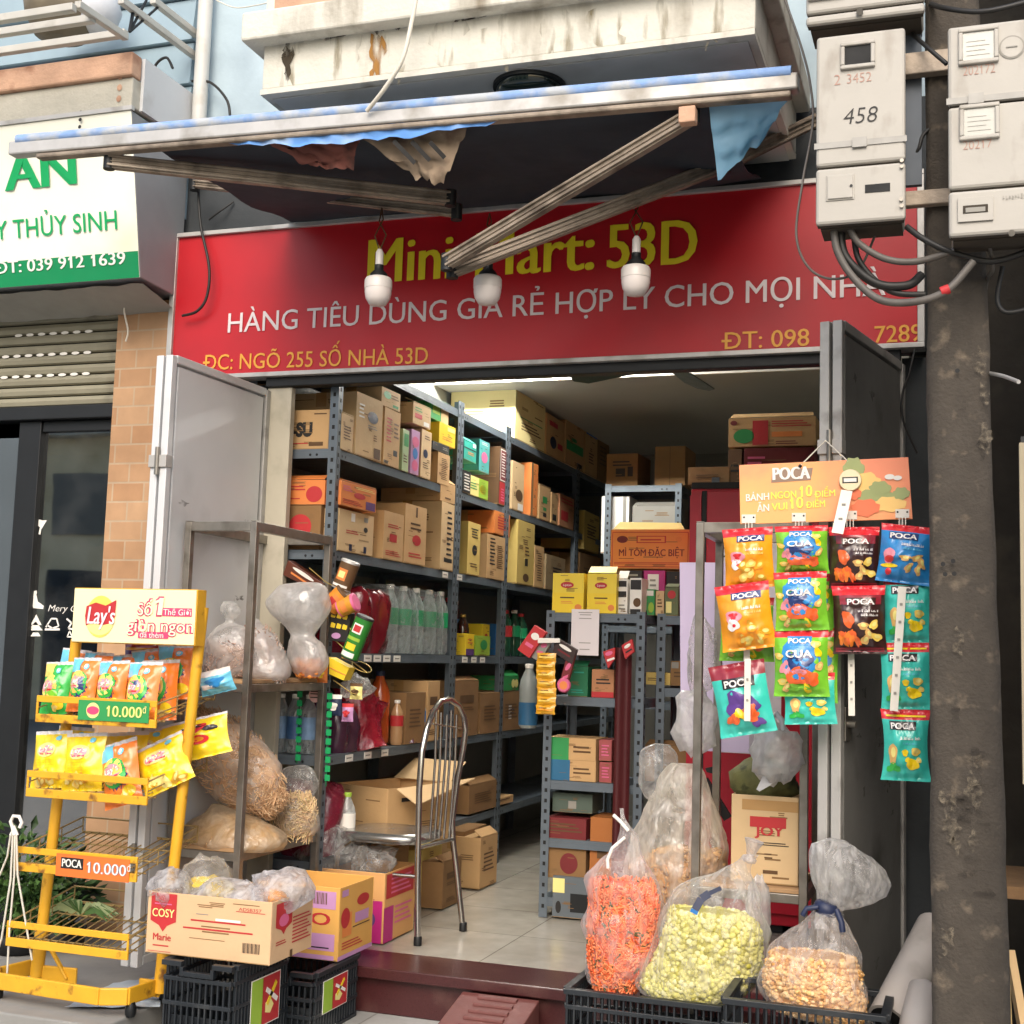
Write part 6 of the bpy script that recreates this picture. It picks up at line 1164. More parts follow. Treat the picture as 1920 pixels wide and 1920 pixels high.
# green balls
Yg = -0.655
rows = [(1604, 1395, 1418), (1618, 1372, 1412), (1640, 1330, 1415), (1665, 1278, 1422), (1700, 1248, 1432), (1740, 1238, 1442), (1790, 1222, 1440), (1830, 1205, 1425), (1855, 1198, 1400), (1868, 1206, 1385)]
t, rr = bag('snack_sack', 'clear sack of pale green puff balls in the middle of the right crates', 'sack', Yg, rows, FL_sack, 0.62, seed=31, fold=0.025, lump=0.02)
M_g1, M_g2, M_g3 = mat('puff_green', 'd3cd74', 0.75, var=0.08), mat('puff_pale', 'e4dfa2', 0.75, var=0.06), mat('puff_olive', 'a9a13c', 0.75)
b, rc = core(t, [(1708, 1255, 1400), (1740, 1243, 1432), (1790, 1226, 1434), (1830, 1209, 1420), (1855, 1201, 1396), (1866, 1210, 1382)], Yg, 0.58, M_g3, 32, 0.9)
puffs(b, rc, 3200, 0.0092, (M_g1, M_g1, M_g2, M_g1, M_g3), 33, (1.1, 1, 0.95), 1.03); o = b.build('puff_balls', t); o['kind'] = 'stuff'
b = B(); p = [P(1352, 1665, Yg-0.20), P(1330, 1675, Yg-0.215), P(1315, 1685, Yg-0.225), P(1303, 1706, Yg-0.235)]
for a, c in zip(p[:-1], p[1:]): b.bar(a, c, 0.022 if a is not p[0] else 0.012, 0.002, M_navy, Y_)
b.bar(p[3], p[3]+Vec((-0.004, 0, -0.01)), 0.022, 0.002, M_bluep, Y_); b.build('blue_tape', t)
b = B(); c = P(1405, 1612, Yg); b.lathe(c, [(0.0, -0.012), (0.02, -0.006), (0.022, 0.004), (0.012, 0.012), (0.02, 0.04), (0.03, 0.06)], FL_sack2, 14, (0.25, 0, 1)); b.build('tied_neck', t)
# loose corner of film at the right of the green sack
cpx('plastic_wrap', 'loose corner of film hanging off the right side of the green puff sack', 1398, 1640, 1446, 1775, -0.60, FL_sack2, 41, 0.05, 0.25)
# tan puffs with tied neck
Yt2 = -0.83
rows = [(1702, 1530, 1568), (1715, 1522, 1580), (1735, 1500, 1592), (1765, 1462, 1606), (1800, 1434, 1618), (1840, 1426, 1624), (1875, 1432, 1626), (1900, 1452, 1624), (1912, 1500, 1618)]
t, rr = bag('snack_sack', 'clear sack of tan curled puffs tied with a dark knot at the right end', 'sack', Yt2, rows, FL_sack, 0.66, seed=51, fold=0.03, lump=0.02)
M_t1, M_t2, M_t3 = mat('puff_tan', 'e0b376', 0.75, var=0.1), mat('puff_tan_light', 'ecca96', 0.75), mat('puff_tan_dark', 'c08c50', 0.75)
b, rc = core(t, [(1790, 1446, 1610), (1815, 1434, 1620), (1840, 1429, 1622), (1875, 1436, 1624), (1898, 1456, 1622), (1908, 1500, 1616)], Yt2, 0.62, M_t3, 52, 0.9)
puffs(b, rc, 2600, 0.0088, (M_t1, M_t1, M_t2, M_t3), 53, (1.5, 0.8, 0.7), 1.03); o = b.build('curled_puffs', t); o['kind'] = 'stuff'
b = B(); c = P(1549, 1702, Yt2); b.lathe(c, [(0.03, -0.018), (0.036, -0.006), (0.034, 0.008), (0.026, 0.016)], M_navy, 14, (0.3, 0, 1)); b.tube([c+Vec((0.03, -0.02, 0)), c+Vec((0.045, -0.035, -0.03)), c+Vec((0.048, -0.035, -0.055))], 0.009, M_navy, 6); b.tube([c+Vec((-0.02, -0.03, 0.005)), c+Vec((-0.05, -0.04, 0.0)), c+Vec((-0.06, -0.04, -0.02))], 0.008, M_navy, 6); b.build('knot', t)
tops = [(1590, 1556, 1612, 0.02), (1605, 1540, 1628, 0.02), (1630, 1528, 1645, 0.0), (1660, 1524, 1654, 0.0), (1690, 1535, 1656, 0.0), (1715, 1552, 1650, 0.0), (1740, 1575, 1640, 0.0), (1755, 1592, 1622, 0.0)]
_q, rt = None, None
rt = []
pxm = (P(961, 960, Yt2)-P(960, 960, Yt2)).length
for (x, y, rr_) in ((1549, 1700, 16), (1557, 1688, 26), (1566, 1674, 40), (1578, 1656, 56), (1588, 1637, 66), (1596, 1618, 65), (1602, 1602, 50), (1606, 1592, 24)):
    c_ = P(x, y, Yt2+0.015); dd_ = (P(1606, 1592, Yt2)-P(1549, 1700, Yt2)).normalized(); s_ = dd_.cross(Y_).normalized(); rt.append([])
    for j in range(36):
        a_ = 2*math.pi*j/36; f_ = 1+0.05*math.sin(a_*7+x*0.05)+0.03*math.sin(a_*13); q_ = c_+(s_*math.cos(a_)+Y_*(0.5*math.sin(a_)))*(rr_*pxm*f_); rt[-1].append(q_+Vec((1, 0.5, 1))*0.010*nz(q_*22))
b = B(); b.loft(rt, film('sack_top_film', (0.85, 0.84, 0.83), 0.14, 0.6, 22, 0.1, 1.0, (1, 1, 0.4))); b.build('tied_top', t)
# big tall sack behind
Yk = -0.22
rows = [(1432, 1262, 1312), (1445, 1248, 1320), (1475, 1232, 1330), (1510, 1214, 1342), (1550, 1196, 1354), (1590, 1180, 1362), (1630, 1172, 1364), (1670, 1172, 1360), (1720, 1190, 1345)]
t, rr = bag('snack_sack', 'tall cloudy sack of small tan crackers standing behind the green puff sack', 'sack', Yk, rows, film('cloudy_film', (0.90, 0.87, 0.80), 0.2, 0.66, 16, 0.14, 1.0, (1, 1, 0.4)), 0.7, seed=61, fold=0.03, lump=0.014)
b, rc = core(t, [(1592, 1250, 1358), (1620, 1188, 1360), (1670, 1178, 1356), (1720, 1196, 1340)], Yk, 0.66, M_t3, 62, 0.93)
puffs(b, rc, 1300, 0.0085, (mat('cracker', 'b98d52', 0.7, var=0.15), M_t1, mat('cracker_dark', '7d562b', 0.7)), 63, (1.5, 0.8, 0.6), 1.02); o = b.build('crackers', t); o['kind'] = 'stuff'
b = B(); ea = [(1395, 1228, 1258), (1410, 1206, 1268), (1440, 1195, 1270), (1470, 1196, 1262), (1495, 1210, 1255), (1505, 1225, 1250)]
b.loft(sackrings(smooth_rows(ea), Yk-0.02, 0.5, 26, 0.014, 66, 0.03), FL_thin); b.build('open_ear', t)
# ------------------------------------------------------------------ right steel rack
RY0r = -0.42; rx0 = P(1314, 985, RY0r).x; rx1 = P(1508, 1400, RY0r).x; rzt = P(1314, 980, RY0r).z; zsA = P(1440, 1672, RY0r).z
steel_rack('dull stainless rack at the right of the entrance with a carton on its shelf', rx0, rx1, RY0r, RY0r+0.36, rzt, 0.001, 0.168, ((zsA, M_ply),))
b = B(); p0, p1 = P(1316, 1010, RY0r), P(1316, 1020, RY0r)
ct = P(1432, 1492, -0.38); cb_ = P(1432, 1652, -0.38); cx0, cx1 = P(1368, 1570, -0.38).x, P(1500, 1570, -0.38).x
carton('drink_carton', 'tan carton with a red printed logo on the right steel rack shelf', Vec(((cx0+cx1)/2, -0.38+0.14, zsA+0.016)), X_, Y_, (cx1-cx0-0.01, 0.28, ct.z-zsA-0.016), M_card2, None,
    [pf('r', 0.28, 0.82, 0.64, 0.76, M_redp), pf('t', 0.36, 0.78, 0.55, 0.655, M_redp, 'JOY', off=0.04, lift=0.0006), pf('r', 0.16, 1.0, 0.83, 0.95, M_tape), pf('l', 0.4, 0.86, 0.43, 0.48, M_blk, 2), pf('r', 0.48, 0.7, 0.12, 0.16, M_brn), pf('l', 0.5, 0.62, 0.28, 0.36, M_brn, 2)], open_top=True)
cpx('leaf_bag', 'bag of dull green leaves stuffed in the top of the tan carton', 1366, 1420, 1498, 1510, -0.26, mat('olive_leaves', '69683c', 0.8, var=0.3, vs=20, bump=0.6, bs=30, dirt='3d3f22', ds=14, da=0.5, db=0.6), 71, 0.11, 0.25, 'bag')
M_wbag = mat('white_plastic_bag', 'c4c3c4', 0.45, var=0.05, vs=10, bump=0.5, bs=22)
cpx('plastic_bag', 'white plastic carrier bag hanging crumpled on the right steel rack', 1405, 1350, 1505, 1465, -0.45, FL_milk, 72, 0.06, 0.45)
b = B(); c = P(1455, 1340, -0.45); b.tube([P(1450, 1375, -0.46), P(1448, 1345, -0.45), P(1456, 1338, -0.44), P(1466, 1350, -0.45), P(1470, 1375, -0.46)], 0.009, M_wbag, 8)
b.poly([P(1418, 1480, -0.47), P(1440, 1436, -0.47), P(1457, 1452, -0.47), P(1445, 1472, -0.47), P(1424, 1484, -0.47)], M_wbag); tag(b.build('bag_handle', loc=c), 'twisted white handles of the crumpled bag on the right steel rack', 'bag handle')
cpx('plastic_bag', 'thin white carrier bag hanging beside the left post of the right steel rack', 1262, 1290, 1345, 1412, -0.30, FL_milk, 73, 0.05, 0.45)
cpx('plastic_bag', 'clear plastic bag hanging on the lilac sheet by the rack post', 1285, 1155, 1345, 1300, -0.28, FL_thin, 74, 0.04, 0.4)
# ------------------------------------------------------------------ snack hanger with header board
Yd = -0.80
t = thing('snack_hanger', 'hanging snack display with a faded orange header board and four white clip strips', 'display', P(1545, 835, Yd))
p = [P(1386, 872, Yd), P(1703, 857, Yd), P(1711, 973, Yd), P(1388, 983, Yd)]; U = (p[1]-p[0]).normalized(); W = (p[0]-p[3]); W = (W-U*W.dot(U)).normalized(); N_ = U.cross(W)
M_hd = mat('header_faded_orange', 'ee8f6a', 0.45, var=0.05, vs=3, dirt='f0ab6a', ds=2.2, da=0.5, db=0.62)
b = B(); b.prism([p[3], p[2], p[1], p[0]], (0, 0.008, 0), M_hd); hb = b.build('header_board', t, bevel=0.001)
b = B(); yd = Yd-0.0012
def HP(x, y, l=0.0): return P(x, y, yd-l)
b.poly([HP(1446, 905), HP(1520, 900), HP(1524, 877), HP(1448, 882)], mat('header_grey', '8e7562', 0.5)); o = HP(1450, 900, 0.001); b.text('POCA', o, U, W, (HP(1518, 896, 0.001)-o).length, 0.036, M_wht, 0.045)
def hdt(s, x0, x1, y0, y1, cap, m, of): o = HP(x0, y0, 0.001); q = HP(x1, y1, 0.001); b.text(s, o, (q-o).normalized(), W, (q-o).length, cap, m, of)
M_hyl = mat('header_yellow', 'fbe95a', 0.4)
hdt('BÁNH', 1399, 1442, 940, 937, 0.021, M_wht, 0.015); hdt('NGON', 1446, 1493, 936, 933, 0.021, M_hyl, 0.012); hdt('10', 1500, 1523, 932, 930, 0.032, M_hyl, 0.015); hdt('ĐIỂM', 1527, 1566, 933, 930, 0.019, M_hyl, 0.012)
hdt('ĂN', 1420, 1442, 960, 958, 0.021, M_wht, 0.015); hdt('VUI', 1447, 1476, 957, 955, 0.021, M_hyl, 0.012); hdt('10', 1482, 1506, 954, 952, 0.032, M_hyl, 0.015); hdt('ĐIỂM', 1511, 1547, 953, 950, 0.019, M_hyl, 0.012)
M_hg = mat('header_leaf', '9aa36a', 0.5, var=0.15); M_hy = mat('header_pale_yellow', 'f0c474', 0.5); M_ho = mat('header_deep', 'e2744c', 0.5)
for i, (x, y, rx, ry, m_) in enumerate(((1600, 880, 0.03, 0.035, M_hg), (1618, 905, 0.05, 0.03, M_hy), (1640, 930, 0.055, 0.02, M_hg), (1668, 945, 0.045, 0.022, M_hy), (1622, 952, 0.04, 0.025, M_ho), (1650, 915, 0.03, 0.02, M_hg), (1690, 925, 0.022, 0.018, M_hg), (1600, 925, 0.022, 0.02, M_ho))):
    rd = random.Random(i); b.disc(HP(x, y, 0.0004+0.0003*i), U, W, rx, ry, m_, 22, f=lambda j: 1+0.12*math.sin(j*1.9+rd.random()))
b.disc(HP(1668, 894, 0.003), U, W, 0.014, 0.008, M_wht, 14); b.disc(HP(1683, 896, 0.003), U, W, 0.012, 0.007, M_wht, 14)
b.build('board_print', hb)
b = B(); k = P(1548, 826, Yd+0.11)
b.tube([HP(1502, 872), k], 0.0022, M_string, 5); b.tube([k, HP(1590, 865)], 0.0022, M_string, 5); b.tube([HP(1502, 872), HP(1498, 876)], 0.005, M_dark, 6); b.build('string', t)
b = B(); c = HP(1594, 900, 0.012); b.lathe(c+Vec((0, 0.008, 0)), [(0.032, 0), (0.032, 0.006), (0.03, 0.008)], mat('cream_disc', 'e6d6b0', 0.4), 24, (0, -1, 0)); b.rect(c+Vec((0, -0.0006, 0)), U, W, 0.044, 0.018, M_blk); b.rect(c+Vec((0, -0.0012, 0)), U, W, 0.036, 0.011, M_wht)
b.build('round_hook', t)
M_clip = mat('clip_strip_plastic', 'd8d3c8', 0.4, var=0.05)
def clipstrip(pts, w, m=M_clip, marksn=0):
    b = B(); q = [P(x, y, Y) for x, y, Y in pts]
    for a, c in zip(q[:-1], q[1:]): b.bar(a, c, w, 0.0025, m, Y_)
    L = sum((c-a).length for a, c in zip(q[:-1], q[1:])); n = int(L/0.045)
    for i in range(1, n):
        f = i/n; c = q[0].lerp(q[-1], f); b.ob(c-Y_*0.003, X_, Z_, Y_, w*0.35, 0.007, 0.001, M_grey)
    return b.build('clip_strip', t)
clipstrip([(1588, 920, Yd-0.02), (1570, 1000, Yd-0.07)], 0.032)
for x, ya, yb2 in ((1404, 975, 1000), (1498, 972, 1000), (1594, 968, 1000), (1692, 965, 990)):
    b = B(); b.bx(P(x-13, ya, Yd).x, P(x+13, ya, Yd).x, Yd-0.004, Yd-0.0005, P(x, ya+6, Yd).z, P(x, ya-10, Yd).z, M_clip)
    for s in (-6, 0, 6): b.bar(P(x+s, ya+5, Yd-0.003), P(x+s, yb2, Yd-0.003), 0.0025, 0.004, M_clip, Y_)
    b.disc(P(x-9, ya-5, Yd-0.0045), X_, Z_, 0.003, 0.003, M_dark, 8); b.disc(P(x+9, ya-5, Yd-0.0045), X_, Z_, 0.003, 0.003, M_dark, 8); b.build('clip', t)
clipstrip([(1404, 1000, Yd+0.012), (1400, 1240, Yd+0.012)], 0.018); clipstrip([(1498, 1000, Yd+0.012), (1505, 1300, Yd+0.012)], 0.018); clipstrip([(1594, 1000, Yd+0.015), (1597, 1342, Yd+0.015)], 0.018)
clipstrip([(1402, 1235, Yd-0.05), (1401, 1352, Yd-0.055)], 0.018); clipstrip([(1692, 1100, Yd-0.055), (1676, 1333, Yd-0.06)], 0.022); clipstrip([(1692, 990, Yd+0.01), (1690, 1340, Yd+0.01)], 0.018)
G = 'snack bags clipped to the hanging display'
snack('yellow orange snack bag at the top of the first column under the faded header', (1356, 990, 1452, 1102), Yd-0.015, 'orange', 31, G, 0.04, t=0.085)
snack('yellow orange snack bag hanging askew, second in the first column', (1346, 1094, 1450, 1218), Yd-0.03, 'orange', 32, G, 0.12, t=0.085)
snack('green snack bag mostly hidden behind the askew yellow orange one', (1348, 1120, 1452, 1240), Yd+0.035, 'crab', 33, G, -0.02, t=0.04)
snack('teal and purple snack bag at the bottom of the first column, tilted', (1338, 1242, 1446, 1378), Yd-0.005, 'mixed', 34, G, 0.17, t=0.07)
snack('green and blue snack bag at the top of the second column', (1453, 986, 1554, 1076), Yd-0.02, 'crab', 35, G, 0.0, 0.1, t=0.085)
snack('green and blue snack bag second from the top in the second column', (1451, 1072, 1553, 1182), Yd-0.035, 'crab', 36, G, 0.02, t=0.085)
snack('green and blue snack bag third from the top in the second column, the largest one', (1449, 1180, 1555, 1306), Yd-0.03, 'crab', 37, G, 0.0, t=0.085)
snack('green snack bag peeking out at the right behind the second one of its column', (1470, 1075, 1566, 1190), Yd+0.035, 'crab', 38, G, -0.05, t=0.04)
snack('green snack bag peeking out at the right behind the largest green one', (1474, 1175, 1574, 1315), Yd+0.035, 'crab', 39, G, -0.07, t=0.04)
snack('small teal snack bag at the bottom of the second column', (1468, 1262, 1568, 1358), Yd+0.0, 'teal', 40, G, 0.03, t=0.04)
snack('dark snack bag with orange print at the top of the third column', (1553, 988, 1650, 1104), Yd-0.012, 'squid', 41, G, -0.02, t=0.085)
snack('dark snack bag with a red top hanging second in the third column', (1560, 1098, 1662, 1226), Yd-0.025, 'squid', 42, G, 0.0, t=0.085)
snack('blue snack bag at the top of the fourth column beside the pole', (1646, 985, 1749, 1094), Yd-0.03, 'blue', 43, G, -0.14, t=0.085)
snack('teal snack bag second in the fourth column, just under the blue one', (1656, 1078, 1749, 1206), Yd-0.005, 'teal', 44, G, -0.0, t=0.075)
snack('teal snack bag third in the fourth column with the white strip across it', (1650, 1205, 1748, 1330), Yd-0.01, 'teal', 45, G, 0.0, t=0.075)
snack('teal snack bag at the very bottom of the fourth column', (1650, 1330, 1746, 1464), Yd-0.01, 'teal', 46, G, -0.02, t=0.075, pinch=0.16)
# ------------------------------------------------------------------ inside the shop: tube lamp, fan
t = thing('tube_lamp', 'lit white fluorescent tube lamp on the shop ceiling just behind the lintel', 'lamp', (-1.1, 1.7, 2.98))
b = B(); b.bx(-1.62, -0.6, 1.665, 1.735, 3.015, 3.055, M_wht); b.build('fitting', t, bevel=0.004)
b = B(); b.tube([(-1.61, 1.70, 2.99), (-0.61, 1.70, 2.99)], 0.016, emit('tube_light', (1.0, 0.98, 0.92), 320.0), 14); b.build('tube', t)
t = thing('ceiling_fan', 'dark green bladed ceiling fan partly hidden behind the lintel', 'fan', (-0.28, 0.95, 2.66)); fc_ = Vec((-0.06, 1.0, 2.63))
b = B(); b.lathe(fc_, [(0.02, -0.05), (0.08, -0.03), (0.09, 0.02), (0.05, 0.06), (0.015, 0.08), (0.012, 0.35)], M_dark, 20); b.build('motor', t)
M_blade = mat('fan_blade', '2c3f38', 0.4, var=0.1)
for a in (-0.05, 2.9, 1.4):
    b = B(); d = Vec((math.cos(a)*0.78, math.sin(a)*0.78, -0.05)); s = Vec((-math.sin(a), math.cos(a), 0.22)); o = fc_+Vec((0, 0, -0.01))
    b.prism([o+d*0.09-s*0.03, o+d*0.25-s*0.06, o+d*0.56-s*0.075, o+d*0.63-s*0.03, o+d*0.62+s*0.03, o+d*0.5+s*0.06, o+d*0.2+s*0.045, o+d*0.09+s*0.03], (0, 0, 0.006), M_blade); b.build('blade', t)
# ------------------------------------------------------------------ slotted angle shelving
def upright(b, x, y, z0, z1, sx, sy, m=M_shelf, w=0.038):
    b.bx(x, x+sx*w, y, y+sy*0.003, z0, z1, m); b.bx(x, x+sx*0.003, y+sy*0.003, y+sy*w, z0, z1, m)
    z = z0+0.04
    while z < z1-0.03:
        b.bx(x+sx*0.013, x+sx*0.025, y-sy*0.0008, y-sy*0.0002, z, z+0.016, M_black); b.bx(x-sx*0.0008, x-sx*0.0002, y+sy*0.013, y+sy*0.025, z+0.022, z+0.038, M_black); z += 0.045
def shelving(label, x0, x1, y0, y1, zl, ztop, m=M_shelf, z0=0.165, labels=True, back=False):
    t = thing('shelving_unit', label, 'shelving', ((x0+x1)/2, (y0+y1)/2, z0))
    for x, sx in ((x0, 1), (x1, -1)):
        for y, sy in ((y0, 1), (y1, -1)):
            b = B(); upright(b, x, y, z0, ztop, sx, sy, m); b.build('upright', t)
    for z in zl:
        b = B(); b.bx(x0+0.004, x1-0.004, y0+0.004, y1-0.004, z-0.012, z, m)
        for x in (x0+0.0035, x1-0.0055): b.bx(x, x+0.002, y0+0.004, y1-0.004, z-0.038, z-0.0125, m)
        for y in (y0+0.0035, y1-0.0055): b.bx(x0+0.006, x1-0.006, y, y+0.002, z-0.038, z-0.0125, m)
        for y in (y0+0.06, y0+0.09): b.tube([(x1-0.003, y, z-0.024), (x1-0.0028, y, z-0.024)], 0.006, M_dark, 6)
        for x in (x1-0.09, x1-0.12): b.tube([(x, y0+0.0033, z-0.024), (x, y0+0.003, z-0.024)], 0.006, M_dark, 6)
        b.build('shelf_board', t)
    return t
XF = -1.2; ZL = [0.46, 0.87, 1.28, 1.692, 2.105, 2.515]
shelving('front bay of the grey slotted shelving along the left wall with drink bottles', -1.62, XF, 0.05, 1.42, ZL, 2.56)
shelving('narrow middle bay of the left wall shelving holding teal and lime packs', -1.62, XF, 1.425, 2.16, ZL, 2.56)
shelving('third bay of the left wall shelving with short tan cartons', -1.62, XF, 2.165, 3.57, ZL, 2.56)
shelving('last bay of the left wall shelving in the dark corner', -1.62, XF, 3.575, 4.65, ZL, 2.56)
CY = 0.9; cx0, cx1 = P(1018, 1400, CY).x, P(1205, 1400, CY).x
CZ = [P(1110, y, CY).z for y in (1150, 1308, 1468, 1578, 1690)]
shelving('free standing grey shelving in the middle of the shop with tea boxes on top', cx0, cx1, CY, CY+0.4, CZ, CZ[0]+0.01)
shelving('dark shelving right of the tea boxes reaching behind the lilac sheet', cx1+0.02, cx1+0.62, CY+0.15, CY+0.5, [CZ[0], CZ[1]+0.05, CZ[2], CZ[3]-0.05], CZ[0]+0.01)
bz = P(1205, 910, 3.0).z; bx0, bx1 = P(1135, 910, 3.0).x, P(1278, 910, 3.0).x
shelving('grey shelving with rounded top corner at the back of the shop', bx0, bx1, 3.0, 3.4, [bz, bz-0.42, bz-0.85, bz-1.3], bz+0.01)
shelving('tall shelving at the back right behind the red fridge', 0.02, 0.95, 1.75, 2.2, [2.17, 1.7, 1.2, 0.6], 2.2)
# ------------------------------------------------------------------ cartons on the left wall shelving (front faces look into the aisle)
def sc(name, label, px0, px1, pyt, z0, m=M_card, prints=None, depth=0.34, xf=XF, group='cartons on the left wall shelving', pyref=None, cat='carton', h=None, tape=True, dx=0.0):
    """px0..px1: photo columns of the aisle face; pyt: its top at px0; z0: what it stands on"""
    xf += dx; k = 1000
    for _ in range(6): k = 960+0  # columns are nearly vertical: solve on the base row
    def ycol(px, z):
        y = 1.0
        for py in (900, 1000, 1100, 1200): pass
        lo, hi = 600.0, 1500.0
        for _ in range(40):
            mid = (lo+hi)/2
            if PX(px, mid, xf).z > z: lo = mid
            else: hi = mid
        return PX(px, (lo+hi)/2, xf).y
    y0, y1 = ycol(px0, z0), ycol(px1, z0); zt = PX(px0, pyt, xf).z if h is None else z0+h
    return carton(name, label, Vec((xf-depth/2, (y0+y1)/2, z0+0.0015)), Y_, -X_, (abs(y1-y0)-0.006, depth, max(0.04, zt-z0)), m, group, prints, tape=tape, cat=cat)
def logo(m, s='oval'):
    if s == 'oval': return [pf('e', 0.25, 0.75, 0.55, 0.75, m), pf('l', 0.25, 0.75, 0.34, 0.46, M_brn, 3), pf('l', 0.15, 0.85, 0.06, 0.16, M_brn, 2)]
    if s == 'bar': return [pf('r', 0.2, 0.8, 0.6, 0.74, m), pf('l', 0.2, 0.8, 0.46, 0.54, m, 2), pf('l', 0.2, 0.7, 0.1, 0.2, M_brn, 3)]
    if s == 'sq': return [pf('r', 0.3, 0.66, 0.38, 0.54, m), pf('l', 0.2, 0.75, 0.66, 0.76, m, 2), pf('l', 0.12, 0.88, 0.08, 0.20, m, 3)]
    if s == 'col': return [pf('l', 0.3, 0.8, 0.15, 0.85, m, 12)]
    return [pf('l', 0.2, 0.8, 0.3, 0.7, m, 5)]
Z2, Z3, Z4, Z5, ZT = 2.106, 1.693, 1.281, 0.871, 2.516
# top
sc('carton', 'tall brightly lit cream carton standing on top of the left shelving', 966, 1020, 700, ZT, mat('cream_carton', 'd9c88e', 0.8, var=0.04), [pf('l', 0.15, 0.9, 0.36, 0.40, M_grn, 1), pf('l', 0.2, 0.85, 0.18, 0.32, M_brn, 3), pf('e', 0.3, 0.8, 0.78, 0.9, M_brn)], 0.40, dx=-0.01)
sc('carton', 'tan carton with a blue oval and red mark on top of the left shelving', 1022, 1058, 772, ZT, M_card, [pf('r', 0.15, 0.6, 0.74, 0.86, M_redp), pf('e', 0.2, 0.55, 0.2, 0.5, M_navy), pf('r', 0.62, 0.9, 0.26, 0.4, M_redp)], 0.36)
sc('carton', 'tan carton with a green band on top of the left shelving', 1059, 1094, 772, ZT, M_card, [pf('r', 0.05, 0.95, 0.30, 0.48, M_grn), pf('e', 0.3, 0.6, 0.5, 0.58, M_grn), pf('r', 0.7, 0.9, 0.04, 0.12, M_blk)], 0.36)
sc('carton', 'carton with a blue and red corner on top of the left shelving', 1096, 1119, 775, ZT, M_card, [pf('r', 0.05, 0.95, 0.74, 0.98, M_redp), pf('r', 0.05, 0.95, 0.68, 0.80, M_bluep, lift=0.0006), pf('l', 0.3, 0.7, 0.2, 0.4, M_brn, 4)], 0.36)
sc('carton', 'plain brown carton farthest back on top of the left shelving', 1120, 1140, 800, ZT, M_cardd, logo(M_brn, 'lines'), 0.34)
c = PX(1040, 772, -1.25); b = B(); b.bx(c.x-0.05, c.x+0.02, c.y-0.06, c.y+0.1, 2.836, 2.9, M_wht); b.bx(c.x-0.046, c.x+0.016, c.y-0.056, c.y+0.096, 2.9005, 2.903, M_grey); 
# second shelf (z 2.1)
sc('carton', 'short tan carton first on the upper shelf beside the front upright', 636, 661, 772, Z2, M_card2, logo(M_brn, 'lines'))
sc('paper_sack', 'tall tan sack with a round blue stamp on the upper shelf', 667, 714, 732, Z2, M_card2, [pf('e', 0.42, 0.82, 0.58, 0.77, M_navy), pf('l', 0.45, 0.8, 0.48, 0.55, M_grey, 2), pf('l', 0.1, 0.3, 0.6, 0.85, M_wht, 4), pf('r', 0.7, 0.95, 0.03, 0.2, M_brn)], cat='sack')
sc('carton', 'tan carton with a dark figure mark next to the blue stamped sack', 716, 748, 760, Z2, M_card, [pf('l', 0.15, 0.45, 0.4, 0.85, M_redp, 7), pf('r', 0.6, 0.85, 0.2, 0.3, M_blk), pf('l', 0.6, 0.9, 0.5, 0.8, M_brn, 4), pf('r', 0.05, 0.3, 0.03, 0.08, M_blk)])
zq = PX(716, 760, XF).z
sc('carton', 'small carton with green print stacked on the tan carton of the upper shelf', 716, 750, 724, zq+0.002, M_card2, [pf('e', 0.1, 0.5, 0.45, 0.85, M_grn), pf('l', 0.5, 0.9, 0.5, 0.8, M_brn, 2), pf('r', 0.6, 0.9, 0.1, 0.25, M_grn)], 0.3)
sc('carton', 'pale green box between tan cartons on the upper shelf', 752, 765, 802, Z2, mat('pale_green_box', '9fb488', 0.6, var=0.08), [pf('r', 0.2, 0.9, 0.6, 0.9, M_grn), pf('l', 0.2, 0.8, 0.2, 0.4, M_brn, 3)], 0.3)
sc('carton', 'pink and blue patterned box on the upper shelf', 769, 785, 803, Z2, M_lilac, [pf('e', 0.1, 0.9, 0.62, 0.86, M_pink), pf('e', 0.2, 0.8, 0.35, 0.6, M_bluep), pf('e', 0.15, 0.85, 0.08, 0.33, M_pink)], 0.3)
sc('carton', 'tan carton with a dark round stamp next to the pink box', 786, 807, 802, Z2, M_card2, [pf('e', 0.2, 0.65, 0.42, 0.6, M_navy), pf('l', 0.2, 0.75, 0.2, 0.34, M_brn, 3), pf('l', 0.3, 0.8, 0.8, 0.9, M_brn, 2)], 0.3)
zq = PX(776, 795, XF).z
sc('carton', 'red and white printed carton lying on the pink box', 775, 807, 753, zq+0.004, M_card2, [pf('r', 0.1, 0.5, 0.3, 0.52, M_redp), pf('l', 0.1, 0.5, 0.6, 0.85, M_grn, 2), pf('r', 0.6, 0.9, 0.06, 0.26, M_wht)], 0.3, dx=0.0)
sc('carton', 'slim tan carton low on the upper shelf left of the slotted upright', 820, 842, 846, Z2, M_card, logo(M_brn, 'col'), 0.3)
zq = PX(820, 846, XF).z
sc('carton', 'black packet on the slim tan carton', 812, 842, 826, zq+0.002, M_blk, [pf('l', 0.6, 0.9, 0.3, 0.7, M_grey, 2)], 0.3)
zq2 = PX(812, 826, XF).z
sc('carton', 'bright yellow packet on the black packet', 824, 853, 790, zq2+0.002, M_yl, [pf('r', 0.5, 0.95, 0.7, 0.9, M_ypale), pf('l', 0.2, 0.8, 0.2, 0.4, M_org, 2)], 0.3)
sc('carton', 'green and tan carton at the top of the stack beside the upright', 808, 840, 744, PX(824, 789, XF).z+0.004, M_grn, [pf('r', 0.58, 1.0, 0.0, 1.0, M_card2), pf('r', 0.1, 0.5, 0.3, 0.7, M_lime)], 0.3, dx=-0.02)
